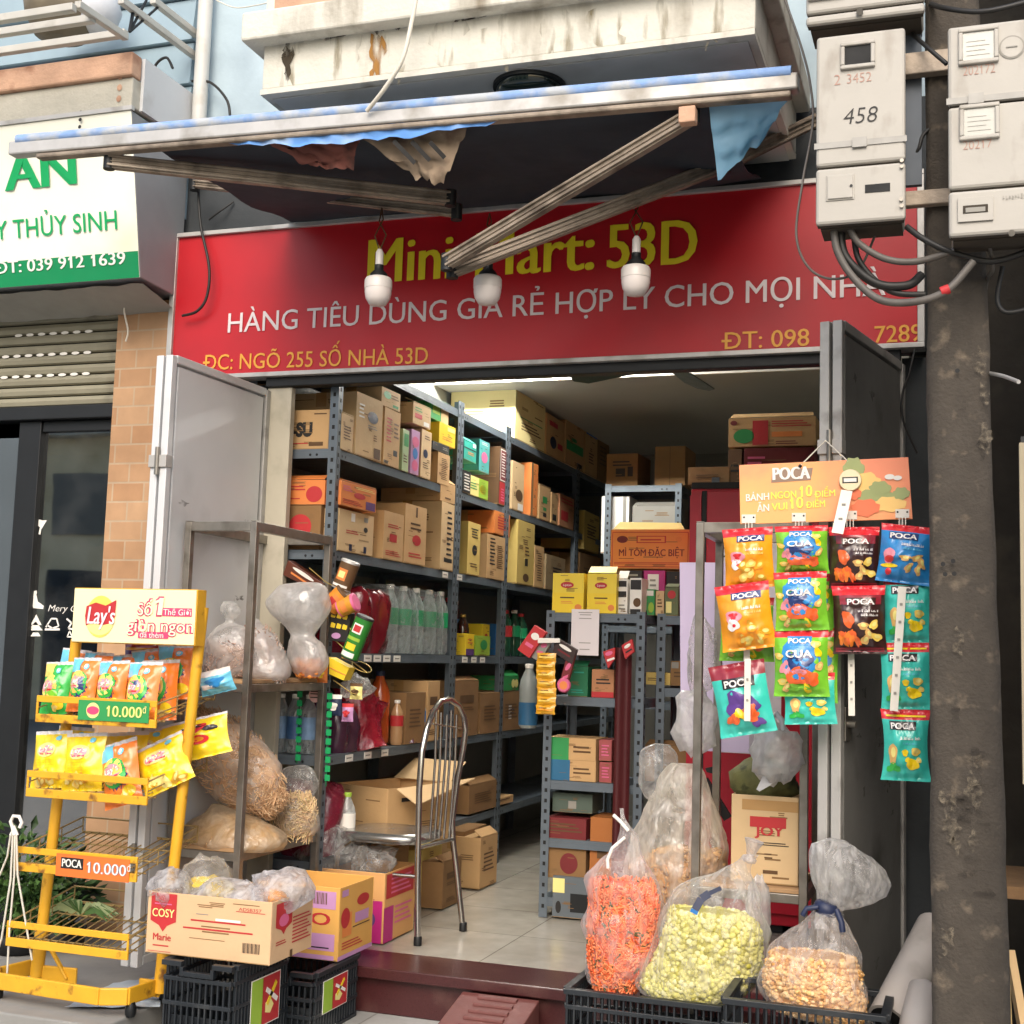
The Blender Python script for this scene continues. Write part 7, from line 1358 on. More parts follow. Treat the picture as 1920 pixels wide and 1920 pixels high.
# N-SU carton on the shelf end, facing the street
def ec(name, label, x0, y0, x1, y1, z0, m, prints, Y=0.07, d=0.3):
    a, c = P(x0, y1, Y), P(x1, y0, Y); zt = c.z
    return carton(name, label, Vec(((a.x+c.x)/2, Y+d/2, z0+0.0015)), X_, Y_, (c.x-a.x, d, zt-z0), m, 'cartons on the left wall shelving', prints)
ec('carton', 'brown carton lettered SU in black at the street end of the upper shelf', 520, 768, 617, 834, Z2, M_card, [pf('t', 0.21, 0.68, 0.34, 0.66, M_blk, 'I-SU', off=0.06), pf('l', 0.1, 0.6, 0.12, 0.18, M_redp, 1), pf('r', 0.62, 0.9, 0.08, 0.18, M_brn), pf('l', 0.7, 0.95, 0.86, 0.93, M_brn, 1)])
zz_ = P(560, 948, 0.07).z
ec('carton', 'tan carton with a large red oval at the street end of the middle shelf', 515, 948, 604, 1028, Z3, M_cardd, [pf('e', 0.3, 0.8, 0.25, 0.8, M_redp), pf('r', 0.1, 0.9, 0.05, 0.2, M_cardd)])
ec('carton', 'orange noodle carton stacked on the red oval carton at the shelf end', 515, 900, 608, 946, zz_+0.002, M_org, [pf('e', 0.62, 0.95, 0.1, 0.75, M_redp), pf('l', 0.2, 0.6, 0.55, 0.8, M_redp, 2), pf('l', 0.2, 0.5, 0.2, 0.3, M_redp, 1)])
# middle shelf (z 1.69)
sc('carton', 'tan carton with blue feet marks below the orange and purple one', 632, 699, 952, Z3, M_card2, [pf('l', 0.2, 0.55, 0.44, 0.54, M_redp, 2), pf('r', 0.3, 0.38, 0.04, 0.2, M_navy), pf('r', 0.72, 0.8, 0.04, 0.2, M_navy), pf('r', 0.33, 0.44, 0.75, 0.95, M_wht), pf('e', 0.7, 0.82, 0.55, 0.68, M_blk), pf('r', 0.7, 0.82, 0.8, 0.92, M_grey)])
sc('carton', 'bright orange carton with a purple corner stacked at the front of the middle shelf', 640, 704, 900, PX(640, 950, XF).z+0.004, M_org, [pf('r', 0.70, 0.97, 0.04, 0.38, M_purp), pf('e', 0.35, 0.68, 0.4, 0.65, M_redp), pf('l', 0.05, 0.3, 0.6, 0.85, M_pink, 3), pf('l', 0.4, 0.95, 0.78, 0.9, M_ypale, 2), pf('l', 0.05, 0.6, 0.1, 0.3, M_redp, 3)], 0.34, dx=0.015)
sc('carton', 'tan carton with a red square mark on the middle shelf', 716, 755, 956, Z3, M_card, logo(M_redp, 'sq'))
sc('carton', 'taller tan carton with a faded red seal on the middle shelf', 757, 797, 942, Z3, M_card, [pf('e', 0.35, 0.75, 0.32, 0.5, M_redp), pf('l', 0.25, 0.75, 0.56, 0.72, M_brn, 2), pf('l', 0.2, 0.8, 0.1, 0.2, M_redp, 2), pf('r', 0.48, 0.56, 0.8, 0.97, M_brn)])
sc('carton', 'tall narrow carton with a column of black marks left of the slotted upright', 822, 852, 938, Z3, M_card2, [pf('l', 0.4, 0.75, 0.2, 0.9, M_blk, 9), pf('r', 0.25, 0.8, 0.12, 0.18, M_blk)], 0.36)
sc('carton', 'plain tan carton balanced on the tall narrow one', 826, 853, 902, PX(822, 938, XF).z+0.002, M_card, [pf('l', 0.3, 0.7, 0.1, 0.3, M_brn, 1)], 0.32)
sc('carton', 'yellowish carton with black upright lettering marks in the middle bay', 873, 899, 976, Z3, M_cardy, [pf('e', 0.35, 0.75, 0.38, 0.58, M_blk), pf('l', 0.3, 0.8, 0.7, 0.9, M_blk, 4), pf('l', 0.25, 0.8, 0.14, 0.24, M_brn, 2)])
sc('carton', 'tan carton with brown side columns of print in the middle bay', 912, 945, 1000, Z3, M_card, [pf('l', 0.15, 0.45, 0.3, 0.95, M_blk, 8), pf('l', 0.55, 0.9, 0.25, 0.8, M_brn, 12)])
sc('carton', 'orange carton with a maroon side lying on top in the middle bay', 925, 956, 956, PX(925, 1000, XF).z+0.002, M_org, [pf('l', 0.2, 0.9, 0.2, 0.8, M_redp, 5)], 0.36)
sc('carton', 'tall yellowish carton at the start of the third bay, middle shelf', 966, 1001, 972, Z3, M_cardy, [pf('r', 0.45, 0.62, 0.3, 0.42, M_blk), pf('l', 0.45, 0.7, 0.45, 0.62, M_brn, 3), pf('e', 0.35, 0.7, 0.05, 0.18, M_brn)])
sc('carton', 'narrow tan carton between the tall yellowish and the low grey brown one', 1002, 1018, 1022, Z3, M_card, logo(M_brn, 'col'))
sc('carton', 'low grey brown carton at the end of the third bay, middle shelf', 1020, 1060, 1038, Z3, mat('greyish_carton', '9a8462', 0.85, var=0.08), [pf('l', 0.35, 0.85, 0.5, 0.7, M_blk, 2)])
sc('carton', 'small dark carton in the last bay of the middle shelf', 1085, 1124, 1035, Z3, M_cardd, logo(M_brn, 'lines'))
# upper shelf, further bays
G2 = 'packs in the middle bay of the left shelving'
sc('pack', 'teal pack standing first in the middle bay', 868, 893, 824, Z2+0.17, M_teal, [pf('r', 0.0, 1.0, 0.6, 0.66, M_blk), pf('l', 0.3, 0.8, 0.3, 0.5, M_org, 2), pf('r', 0.7, 0.95, 0.8, 1.0, M_wht)], 0.24, group=G2, cat='pack', tape=False)
sc('pack', 'glossy teal bag with a pink patch in the middle bay', 897, 917, 822, Z2+0.14, mat('teal_gloss', '4f9e9c', 0.3, var=0.15), [pf('e', 0.2, 0.8, 0.3, 0.65, M_pink), pf('l', 0.2, 0.8, 0.85, 0.95, M_wht, 2)], 0.24, group=G2, cat='pack', tape=False)
sc('pack', 'black and white striped pack at the bottom left of the middle bay', 866, 882, 880, Z2, M_blk, [pf('l', 0.2, 0.9, 0.1, 0.9, M_wht, 6)], 0.24, group=G2, cat='pack', tape=False)
sc('pack', 'lime green and white pack at the bottom of the middle bay', 880, 914, 890, Z2, M_ypale, [pf('r', 0.5, 1.0, 0.0, 1.0, M_lime), pf('e', 0.55, 0.9, 0.2, 0.7, M_yl), pf('l', 0.05, 0.4, 0.3, 0.7, M_grn, 3)], 0.24, group=G2, cat='pack', tape=False)
sc('pack', 'dark base carton under the teal packs in the middle bay', 884, 918, 872, Z2+0.001, M_blk, [pf('l', 0.2, 0.6, 0.3, 0.9, M_wht, 3)], 0.2, group=G2, cat='pack', tape=False, dx=-0.16, h=0.135)
sc('pack', 'tall dark brown box with light upright lettering strokes beside the second upright', 932, 949, 835, Z2, M_brn, [pf('r', 0.15, 0.9, 0.42, 0.97, M_wht), pf('r', 0.2, 0.84, 0.44, 0.95, M_dred, lift=0.0005), pf('l', 0.3, 0.75, 0.48, 0.92, M_wht, 9, lift=0.001), pf('r', 0.1, 0.9, 0.02, 0.4, M_redp), pf('l', 0.3, 0.7, 0.06, 0.3, M_pink, 5, lift=0.0006)], 0.3, group=G2, cat='pack', tape=False)
sc('carton', 'tan carton leaning at the start of the third bay, upper shelf', 959, 981, 862, Z2, M_card2, [pf('e', 0.3, 0.9, 0.2, 0.45, M_brn), pf('r', 0.5, 0.95, 0.02, 0.16, M_wht)], 0.3)
sc('carton', 'brown carton with an orange edge in the third bay, upper shelf', 995, 1007, 866, Z2, M_org, [pf('r', 0.0, 0.3, 0.0, 1.0, M_cardd)], 0.3)
sc('carton', 'tan carton with green print in the third bay, upper shelf', 1010, 1031, 908, Z2, M_card, [pf('r', 0.3, 0.7, 0.5, 0.7, M_grn), pf('r', 0.35, 0.65, 0.1, 0.22, M_blk), pf('r', 0.35, 0.65, 0.28, 0.38, M_grn)], 0.3)
sc('carton', 'tan carton with a dark square near the end of the upper shelf', 1032, 1045, 922, Z2, M_card, [pf('r', 0.2, 0.8, 0.1, 0.3, M_blk)], 0.3)
sc('carton', 'reddish tan carton last on the upper shelf of the third bay', 1047, 1076, 924, Z2, mat('reddish_carton', 'b07c58', 0.85, var=0.08), [pf('l', 0.1, 0.95, 0.72, 0.92, M_redp, 2), pf('r', 0.1, 0.6, 0.2, 0.5, M_redp)], 0.3)
sc('carton', 'yellow brown carton in the last bay, upper shelf', 1092, 1124, 938, Z2-0.1, M_cardy, logo(M_brn, 'lines'), 0.3, h=0.26)
# ------------------------------------------------------------------ bottles on the left shelving
FL_pet = film('pet_plastic', (0.86, 0.9, 0.9), 0.22, 0.5, 20, 0.06, 0.25); FL_wrap = film('shrink_wrap', (0.84, 0.86, 0.86), 0.02, 0.16, 20, 0.10, 0.8)
def bottle(c, h, r, cap, lab, liquid=None, name='bottle', label='', cat='bottle', group=None, lz=(0.42, 0.66), txt=None):
    t = thing(name, label, cat, c, group); c = Vec(c); b = B()
    b.lathe(c, [(r*0.8, 0.0), (r, 0.015), (r, h*0.30), (r*0.94, h*0.36), (r, h*0.42), (r, h*0.66), (r*0.85, h*0.76), (r*0.42, h*0.90), (r*0.38, h*0.93)], FL_pet if liquid is None else liquid, 14); b.build('body', t)
    b = B(); b.lathe(c, [(r*0.44, h*0.93), (r*0.46, h*0.99), (r*0.4, h)], cap, 12); b.build('cap', t)
    if lab:
        b = B(); b.lathe(c, [(r*1.015, h*lz[0]), (r*1.015, h*lz[1])], lab, 14); b.build('label_band', t)
    return t
GB = 'green labelled drink bottles in shrink wrap'; M_gl = mat('bottle_green_label', '1e9a62', 0.4, var=0.1)
def bcol(px, z, x=XF-0.05):
    lo, hi = 600.0, 1600.0
    for _ in range(40):
        mid = (lo+hi)/2
        if PX(px, mid, x).z > z: lo = mid
        else: hi = mid
    return PX(px, (lo+hi)/2, x).y
for i, px in enumerate((727, 752, 776, 800, 822)):
    for k, dx in enumerate((-0.05, -0.15)):
        y = bcol(px, Z4, XF+dx); bottle((XF+dx, y, Z4+0.002), 0.31, 0.041, M_wht, M_gl, label='clear bottle with a green label and white cap on the drink shelf', group=GB)
for i, (a, c_, lb) in enumerate(((716, 788, 'shrink wrap round the left pack of green labelled bottles'), (789, 834, 'shrink wrap round the right pack of green labelled bottles'))):
    y0, y1 = bcol(a, Z4, XF), bcol(c_, Z4, XF); b = B(); n = 40; rings = []
    for z, f in ((0.004, 1), (0.06, 1.02), (0.16, 1.0), (0.22, 0.97), (0.28, 0.86), (0.305, 0.75)):
        ring = []
        for j in range(n):
            a_ = 2*math.pi*j/n; ca, sa = math.cos(a_), math.sin(a_); k = 1/max(abs(ca), abs(sa))**0.8; q = Vec((XF-0.10+0.10*ca*k*f, (y0+y1)/2+(y1-y0)/2*sa*k*(f+1)/2, Z4+z)); ring.append(q+Vec((ca, sa, 0))*0.006*nz(q*18))
        rings.append(ring)
    b.loft(rings, FL_wrap); tag(b.build('shrink_wrap', loc=(XF-0.1, (y0+y1)/2, Z4)), lb, 'wrap')
M_cola = mat('dark_cola', '3a0f12', 0.12, var=0.2, coat=0.5); M_wrapr = mat('dark_red_wrap', '6e1420', 0.22, var=0.25, vs=14, bump=0.9, bs=16, coat=0.4)
def pack(name, label, px0, px1, pyt, z0, m, seed, depth=0.2, spike=0.18, cat='pack', dx=0.0):
    y0, y1 = bcol(px0, z0, XF+dx), bcol(px1, z0, XF+dx); zt = PX(px0, pyt, XF+dx).z; b = B(); rings = []; n = 28; H_ = zt-z0
    for z, f in ((0.002, 0.95), (0.2, 1.02), (0.5, 1.0), (0.75, 0.92), (0.9, 0.8), (1.0, 0.55)):
        ring = []
        for j in range(n):
            a_ = 2*math.pi*j/n; ca, sa = math.cos(a_), math.sin(a_); k = 1/max(abs(ca), abs(sa))**0.7; q = Vec((XF+dx-depth/2+depth/2*ca*k*f, (y0+y1)/2+(y1-y0)/2*sa*k*f, z0+z*H_)); ring.append(q+Vec((ca, sa, 0.3))*(spike*0.22*nz(q*12+Vec((seed, 0, 0)))+spike*0.10*nz(q*34+Vec((seed, 3, 0)))))
        rings.append(ring)
    b.loft(rings, m); return tag(b.build(name, loc=(XF+dx-depth/2, (y0+y1)/2, z0)), label, cat)
pack('drink_pack', 'dark red wrapped drink pack left of the green labelled bottles', 676, 702, 1098, Z4, M_wrapr, 1); pack('drink_pack', 'second dark red wrapped drink pack next to the green labelled bottles', 700, 730, 1104, Z4, M_wrapr, 4)
pack('drink_pack', 'purple tinted drink pack in clear wrap on the lower drink shelf', 640, 676, 1318, Z5, mat('purple_drink', '4a2a3e', 0.2, var=0.4, vs=20, bump=0.6, bs=20, coat=0.4), 2)
pack('drink_pack', 'bright red crumpled bag on the lower drink shelf', 677, 728, 1300, Z5, mat('bright_red_bag', '8e1428', 0.25, var=0.25, vs=12, bump=0.9, bs=14, coat=0.4), 3, 0.2, 0.4)
bottle((XF-0.10, bcol(718, Z5)+0.05, Z5+0.002), 0.33, 0.05, M_navy, None, mat('orange_drink', 'b8501e', 0.1, var=0.15, coat=0.6), label='large bottle of orange drink behind the red bag', lz=(0.3, 0.5))
bottle((XF-0.08, bcol(755, Z5), Z5+0.002), 0.23, 0.06, M_wht, None, mat('amber_jar', '8a7044', 0.12, var=0.2, coat=0.5), name='jar', label='amber plastic jar right of the orange drink', cat='jar')
# street end of the drink shelf: water bottles, white panel
for i, px in enumerate((521, 548, 574)):
    p = P(px, 1408, 0.11); bottle((p.x, 0.12, Z5+0.002), 0.235, 0.034, M_wht, mat('water_label', '7f9fc4', 0.4, var=0.25, vs=30) if i != 1 else mat('water_label_dark', '4a6fa0', 0.4, var=0.3, vs=25), label=('water bottle with a blue label beside the white panel', 'water bottle with dark upright print between two others', 'water bottle half behind the green strip')[i], group='water bottles at the shelf end', lz=(0.24, 0.62))
b = B(); a, c = P(482, 1412, 0.09), P(513, 1294, 0.09); b.bx(a.x, c.x, 0.09, 0.10, Z5, c.z, M_wht); b.bx(a.x+0.004, c.x-0.004, 0.0885, 0.0895, Z5+0.004, c.z-0.004, mat('panel_grey_white', 'b4b6b4', 0.5)); tag(b.build('foam_board', loc=a), 'white panel standing beside the water bottles at the shelf end', 'panel')
b = B(); p = P(591, 1303, 0.03); b.disc(p, X_, Z_, 0.028, 0.03, mat('pink_badge', 'cfa5a0', 0.5), 22)
for k in (-0.01, 0.004, 0.014): b.rect(p+Vec((0, -0.001, k)), X_, Z_, 0.042, 0.004, M_blk)
b.lathe(p+Vec((0, 0.006, 0)), [(0.029, 0), (0.029, 0.0055)], M_wht, 22, (0, -1, 0)); tag(b.build('round_badge', loc=p), 'round pink badge with black stripes on the front upright', 'badge')
# green dotted strips
M_gst = mat('green_strip', '1f9a5c', 0.4)
for lb, x, y0, y1, Y in (('green strip with cut-outs hanging over the water bottles', 562, 1296, 1432, -0.02), ('green strip with cut-outs hanging right of the rack post', 618, 1300, 1475, 0.0)):
    b = B(); y = y0
    while y < y1-8:
        a, c = P(x-(y-y0)*0.03-5, y+11, Y), P(x-(y-y0)*0.03+5, y, Y); b.bx(a.x, c.x, Y, Y+0.002, a.z, c.z, M_gst); y += 17
    a, c = P(x, y1, Y), P(x, y0, Y); b.bx(c.x-0.003, c.x+0.003, Y+0.0025, Y+0.004, a.z, c.z, mat('green_strip_dark', '14583a', 0.4)); tag(b.build('clip_strip', loc=c), lb, 'strip')
# more bottles and packs on the two drink shelves
for i, (px, z, dx, h_, lb) in enumerate(((946, Z4, -0.08, 0.26, 'dark green bottle next to the second upright on the drink shelf'), (962, Z4, -0.1, 0.27, 'dark green bottle in the third bay of the drink shelf'), (975, Z4, -0.07, 0.25, 'dark green bottle farthest along the drink shelf'))):
    bottle((XF+dx, bcol(px, z, XF+dx), z+0.002), h_, 0.04, M_wht if i == 1 else M_redp, M_gl if i else M_redp, mat('dark_green_drink', '1d4a34', 0.1, var=0.2, coat=0.6), label=lb)
for i, (px, dx) in enumerate(((788, -0.2), (806, -0.22), (838, -0.1), (850, -0.2))):
    bottle((XF+dx, bcol(px, Z4, XF+dx), Z4+0.002), 0.29, 0.04, (M_redp, M_wht, M_redp, M_wht)[i], (M_redp, M_gl, M_redp, M_bluep)[i], M_cola, label='dark bottle in the shade behind the green labelled packs', group='dark bottles behind the green labelled packs')
pack('drink_pack', 'small purple pack of drinks right of the amber jar', 768, 786, 1322, Z5, mat('purple_drink', '4a2a3e'), 12, 0.16, 0.3)
sc('pack', 'blue and white pack at the end of the lower shelf near the golden sachets', 950, 978, 1300, Z5, M_navy, [pf('r', 0.1, 0.9, 0.3, 0.7, M_wht), pf('l', 0.2, 0.8, 0.4, 0.6, M_navy, 2, lift=0.0006)], 0.2, group=G2, cat='pack', tape=False)
sc('pack', 'green box with pale round prints below the drink shelf, third bay', 944, 972, 1252, 1.09, M_grn, [pf('e', 0.5, 0.75, 0.2, 0.8, M_ypale), pf('e', 0.72, 0.97, 0.2, 0.8, M_ypale)], 0.2, group=G2, cat='pack', tape=False, h=0.08)
sc('carton', 'dim brown carton carrying the green box in the third bay', 940, 975, 1262, Z5, M_cardd, logo(M_brn, 'lines'), 0.3, h=0.215)
# price tags on the shelf lips and small goods along the shelf fronts
def lip_tags(lb, pxs, z):
    b = B()
    for px in pxs:
        y = bcol(px, z-0.02, XF+0.001); b.bx(XF-0.0015, XF+0.0012, y-0.035, y+0.035, z-0.034, z-0.006, M_wht); b.bx(XF+0.0013, XF+0.0016, y-0.025, y+0.02, z-0.022, z-0.017, M_grey)
    tag(b.build('price_tag_row', loc=(XF, bcol(pxs[0], z-0.02, XF), z-0.03)), lb, 'price tags')
lip_tags('row of white price tags on the lip below the green labelled bottles', (690, 708, 726, 745), 1.28); lip_tags('white price tags on the lip below the yellow and lime small boxes', (872, 889, 905), 1.28)
lip_tags('price tags on the lip of the lower drink shelf near the green strip', (655, 690, 722), 0.87); lip_tags('two price tags under the tall marked carton on the middle shelf lip', (835, 862), 1.692)
GS = 'small goods in front on the lower drink shelf'
for i, (px, hh, r, cm, bm, lb) in enumerate(((742, 0.20, 0.03, M_wht, mat('milk_tea', 'b08a62', 0.2, coat=0.4), 'small milky tea bottle right of the red bag'), (771, 0.19, 0.03, M_redp, mat('dark_green_drink', '1d4a34'), 'small dark green bottle next to the amber jar'), (783, 0.22, 0.034, M_wht, None, 'clear water bottle at the end of the lower drink shelf row'))):
    bottle((XF-0.03, bcol(px, Z5, XF-0.03), Z5+0.002), hh, r, cm, (M_redp, M_lime, M_bluep)[i], bm, label=lb)
for i, (px, hh, r, cm, bm, lb) in enumerate(((668, 0.30, 0.042, M_redp, M_cola, 'large dark cola bottle at the left end of the drink shelf'), (684, 0.28, 0.04, M_wht, mat('orange_drink', 'b8501e'), 'orange drink bottle standing behind the dark red pack'))):
    bottle((XF-0.22, bcol(px, Z4, XF-0.22), Z4+0.002), hh, r, cm, M_redp, bm, label=lb)
for i, (px, z, m1, m2, lb) in enumerate(((903, Z4, M_yl, M_redp, 'small yellow and red packet behind the lime box'), (930, Z4, M_bluep, M_wht, 'blue packet right of the lime box on the drink shelf'))):
    sc('pack', lb, px, px+14, 1170, z, m1, [pf('e', 0.2, 0.8, 0.3, 0.7, m2)], 0.1, group=G2, cat='pack', tape=False, dx=-0.08)
for i, (x, y, w_, h_, m1, m2, lb) in enumerate(((628, 1322, 26, 40, M_navy, M_wht, 'blue packet hanging under the can holder'), (652, 1336, 22, 34, M_lilac, M_redp, 'lilac packet hanging beside the blue one'), (604, 1262, 22, 36, M_org, M_yl, 'orange packet hanging behind the rack post'), (668, 1296, 24, 30, M_ypale, M_brn, 'pale yellow packet at the right of the hanging packets'))):
    pch = Pouch(P(x, y, 0.02), X_, Z_, (P(x+w_, y, 0.02)-P(x, y, 0.02)).length, (P(x, y, 0.02)-P(x, y+h_, 0.02)).length, 0.03, i+60); b = B(); pch.body(b, [(0.8, m1), (1.0, m2)], 10, 12); pch.blob(b, 0.5, 0.45, 0.3, 0.2, m2, wob=0.15); tag(b.build('snack_packet', loc=pch.c), lb, 'packet', 'packets hanging under the can holder')
# floor level, left: bottles, open carton, stacked cartons
pack('drink_pack', 'red and clear bottle pack on the floor below the green strip', 608, 645, 1468, 0.47, mat('red_pack_low', '6a1a2c', 0.25, var=0.4, vs=14, bump=0.8, bs=16), 7, 0.24, 0.25, dx=0.0)
bottle((XF+0.02, bcol(648, 0.5, XF+0.02), 0.475), 0.24, 0.035, M_lime, M_wht, label='clear bottle with a lime cap and white label beside the red bottle pack')
a = P(700, 1560, 0.55); t = carton('open_carton', 'open brown carton with its flaps up on the bottom shelf behind the chair', Vec((-1.18, 0.72, 0.475)), (0.35, 1, 0), (-1, 0.35, 0), (0.42, 0.32, 0.24), M_card, None, [pf('r', 0.2, 0.35, 0.75, 0.82, M_blk)], open_top=True)
b = B(); o = Vec((-1.18, 0.72, 0.475+0.24))
b.prism([o+Vec((0.12, -0.25, 0)), o+Vec((0.26, 0.14, 0)), o+Vec((0.34, 0.10, 0.03)), o+Vec((0.22, -0.26, -0.06))], (0, 0, 0.004), M_card2); b.prism([o+Vec((-0.1, 0.22, 0)), o+Vec((0.2, 0.16, 0)), o+Vec((0.22, 0.30, 0.08)), o+Vec((-0.06, 0.36, 0.08))], (0, 0, 0.004), M_card2); b.build('flap', t)
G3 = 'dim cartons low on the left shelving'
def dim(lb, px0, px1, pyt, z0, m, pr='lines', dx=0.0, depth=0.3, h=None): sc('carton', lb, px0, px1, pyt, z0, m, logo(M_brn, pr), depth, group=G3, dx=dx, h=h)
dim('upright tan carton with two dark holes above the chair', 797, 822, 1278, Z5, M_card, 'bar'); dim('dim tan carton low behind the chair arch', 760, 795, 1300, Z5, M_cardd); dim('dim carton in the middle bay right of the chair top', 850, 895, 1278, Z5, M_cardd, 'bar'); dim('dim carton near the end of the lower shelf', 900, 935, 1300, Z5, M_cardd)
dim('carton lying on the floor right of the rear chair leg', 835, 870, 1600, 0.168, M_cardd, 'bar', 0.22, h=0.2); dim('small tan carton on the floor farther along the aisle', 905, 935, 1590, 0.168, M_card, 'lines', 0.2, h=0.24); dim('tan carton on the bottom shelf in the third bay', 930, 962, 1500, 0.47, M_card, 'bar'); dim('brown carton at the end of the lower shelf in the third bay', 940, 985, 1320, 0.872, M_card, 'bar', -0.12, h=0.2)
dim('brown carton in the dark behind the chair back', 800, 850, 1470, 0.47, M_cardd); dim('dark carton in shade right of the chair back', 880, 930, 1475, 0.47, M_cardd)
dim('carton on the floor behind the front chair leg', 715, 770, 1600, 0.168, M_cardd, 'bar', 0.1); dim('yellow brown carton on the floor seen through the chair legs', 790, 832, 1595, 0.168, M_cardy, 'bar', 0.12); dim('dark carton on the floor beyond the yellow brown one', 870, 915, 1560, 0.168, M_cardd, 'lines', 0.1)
# small goods in the middle bay of the drink shelf
sc('pack', 'yellow and purple small box on the drink shelf, middle bay', 873, 888, 1188, Z4, M_yl, [pf('r', 0.0, 1, 0.0, 0.3, M_purp), pf('l', 0.2, 0.8, 0.5, 0.8, M_org, 2)], 0.12, group=G2, cat='pack', tape=False)
sc('pack', 'lime and dark green box on the drink shelf, middle bay', 892, 918, 1192, Z4, M_lime, [pf('e', 0.3, 0.8, 0.3, 0.8, M_grn)], 0.14, group=G2, cat='pack', tape=False)
y = bcol(872, Z4, XF-0.06); bottle((XF-0.06, y-0.05, Z4+0.002), 0.21, 0.035, mat('gold_cap', 'b09048', 0.3, 0.6), None, mat('dark_sauce', '2a1710', 0.12, coat=0.5), label='dark sauce bottle with a gold cap in the middle bay')
# ------------------------------------------------------------------ centre shelving goods
GC = 'goods on the centre shelving'
def cc(name, label, x0, y0, x1, y1, Y, m, prints, d=0.16, z0=None, cat='carton', tape=False, group=GC):
    a, c = P(x0, y1, Y), P(x1, y0, Y); zb_ = a.z if z0 is None else z0+0.0015
    return carton(name, label, Vec(((a.x+c.x)/2, Y+d/2, zb_)), X_, Y_, (c.x-a.x, d, c.z-zb_), m, group, prints, tape=tape, cat=cat)
M_tea = mat('tea_box_yellow', 'e3c83c', 0.45, var=0.05)
tp = [pf('r', 0.0, 1.0, 0.0, 0.5, M_yl), pf('e', 0.26, 0.68, 0.62, 0.78, M_redp, lift=0.0006), pf('t', 0.34, 0.60, 0.672, 0.73, M_wht, 'Lipton', lift=0.0012), pf('l', 0.25, 0.7, 0.34, 0.42, M_brn, 1, lift=0.0006), pf('l', 0.28, 0.66, 0.22, 0.3, M_org, 2, lift=0.0006), pf('e', 0.72, 0.94, 0.06, 0.22, M_org, lift=0.0006)]
cc('tea_box', 'left one of two yellow tea boxes on the centre shelving', 1035, 1075, 1095, 1141, CY+0.01, M_tea, tp, 0.14, CZ[0], 'tea box'); cc('tea_box', 'right one of two yellow tea boxes, next to the coffee packs', 1100, 1076, 1156, 1142, CY+0.01, M_tea, tp, 0.14, CZ[0], 'tea box')
cc('coffee_pack', 'white and black coffee pack right of the tea boxes', 1157, 1086, 1178, 1143, CY+0.05, M_wht, [pf('r', 0.1, 0.9, 0.78, 0.95, M_blk), pf('r', 0.1, 0.9, 0.48, 0.65, M_blk), pf('l', 0.2, 0.8, 0.1, 0.3, M_grey, 2)], 0.14, CZ[0], 'coffee pack'); cc('coffee_pack', 'second coffee pack with a brown cup print', 1180, 1084, 1203, 1144, CY+0.05, M_wht, [pf('r', 0.05, 0.95, 0.68, 0.95, M_blk), pf('e', 0.3, 0.95, 0.2, 0.45, M_brn), pf('r', 0.05, 0.95, 0.0, 0.14, M_blk)], 0.14, CZ[0], 'coffee pack')
cc('soup_packet', 'green packet in front of the pink box', 1204, 1105, 1228, 1146, CY+0.16, M_grn, [pf('e', 0.5, 0.95, 0.1, 0.5, M_lime), pf('r', 0.1, 0.9, 0.75, 0.95, M_wht)], 0.08, CZ[0], 'packet'); cc('soup_packet', 'beige packet between green ones', 1229, 1108, 1245, 1147, CY+0.16, M_card2, [pf('l', 0.2, 0.8, 0.3, 0.7, M_brn, 3)], 0.08, CZ[0], 'packet'); cc('soup_packet', 'olive and red packet next to the lilac sheet', 1246, 1102, 1272, 1147, CY+0.16, mat('olive_packet', '59633c', 0.5, var=0.2), [pf('e', 0.2, 0.8, 0.6, 0.9, M_redp), pf('r', 0.1, 0.5, 0.1, 0.5, M_ypale)], 0.08, CZ[0], 'packet')
cc('pack', 'magenta box with a white price note behind the soup packets', 1205, 1070, 1246, 1142, CY+0.28, M_mag, [pf('r', 0.2, 0.72, 0.55, 0.92, M_wht), pf('l', 0.3, 0.6, 0.62, 0.84, M_grey, 2, lift=0.0006)], 0.12, CZ[0], 'box'); cc('pack', 'dark box behind the coffee packs', 1165, 1070, 1203, 1142, CY+0.25, M_blk, [pf('l', 0.2, 0.8, 0.85, 0.95, M_grey, 1)], 0.14, CZ[0], 'box'); cc('pack', 'black box behind the olive packet', 1248, 1072, 1285, 1142, CY+0.3, M_blk, [pf('l', 0.2, 0.8, 0.3, 0.6, M_grey, 2)], 0.12, CZ[0], 'box')
zmi = P(1200, 1067, 1.22).z
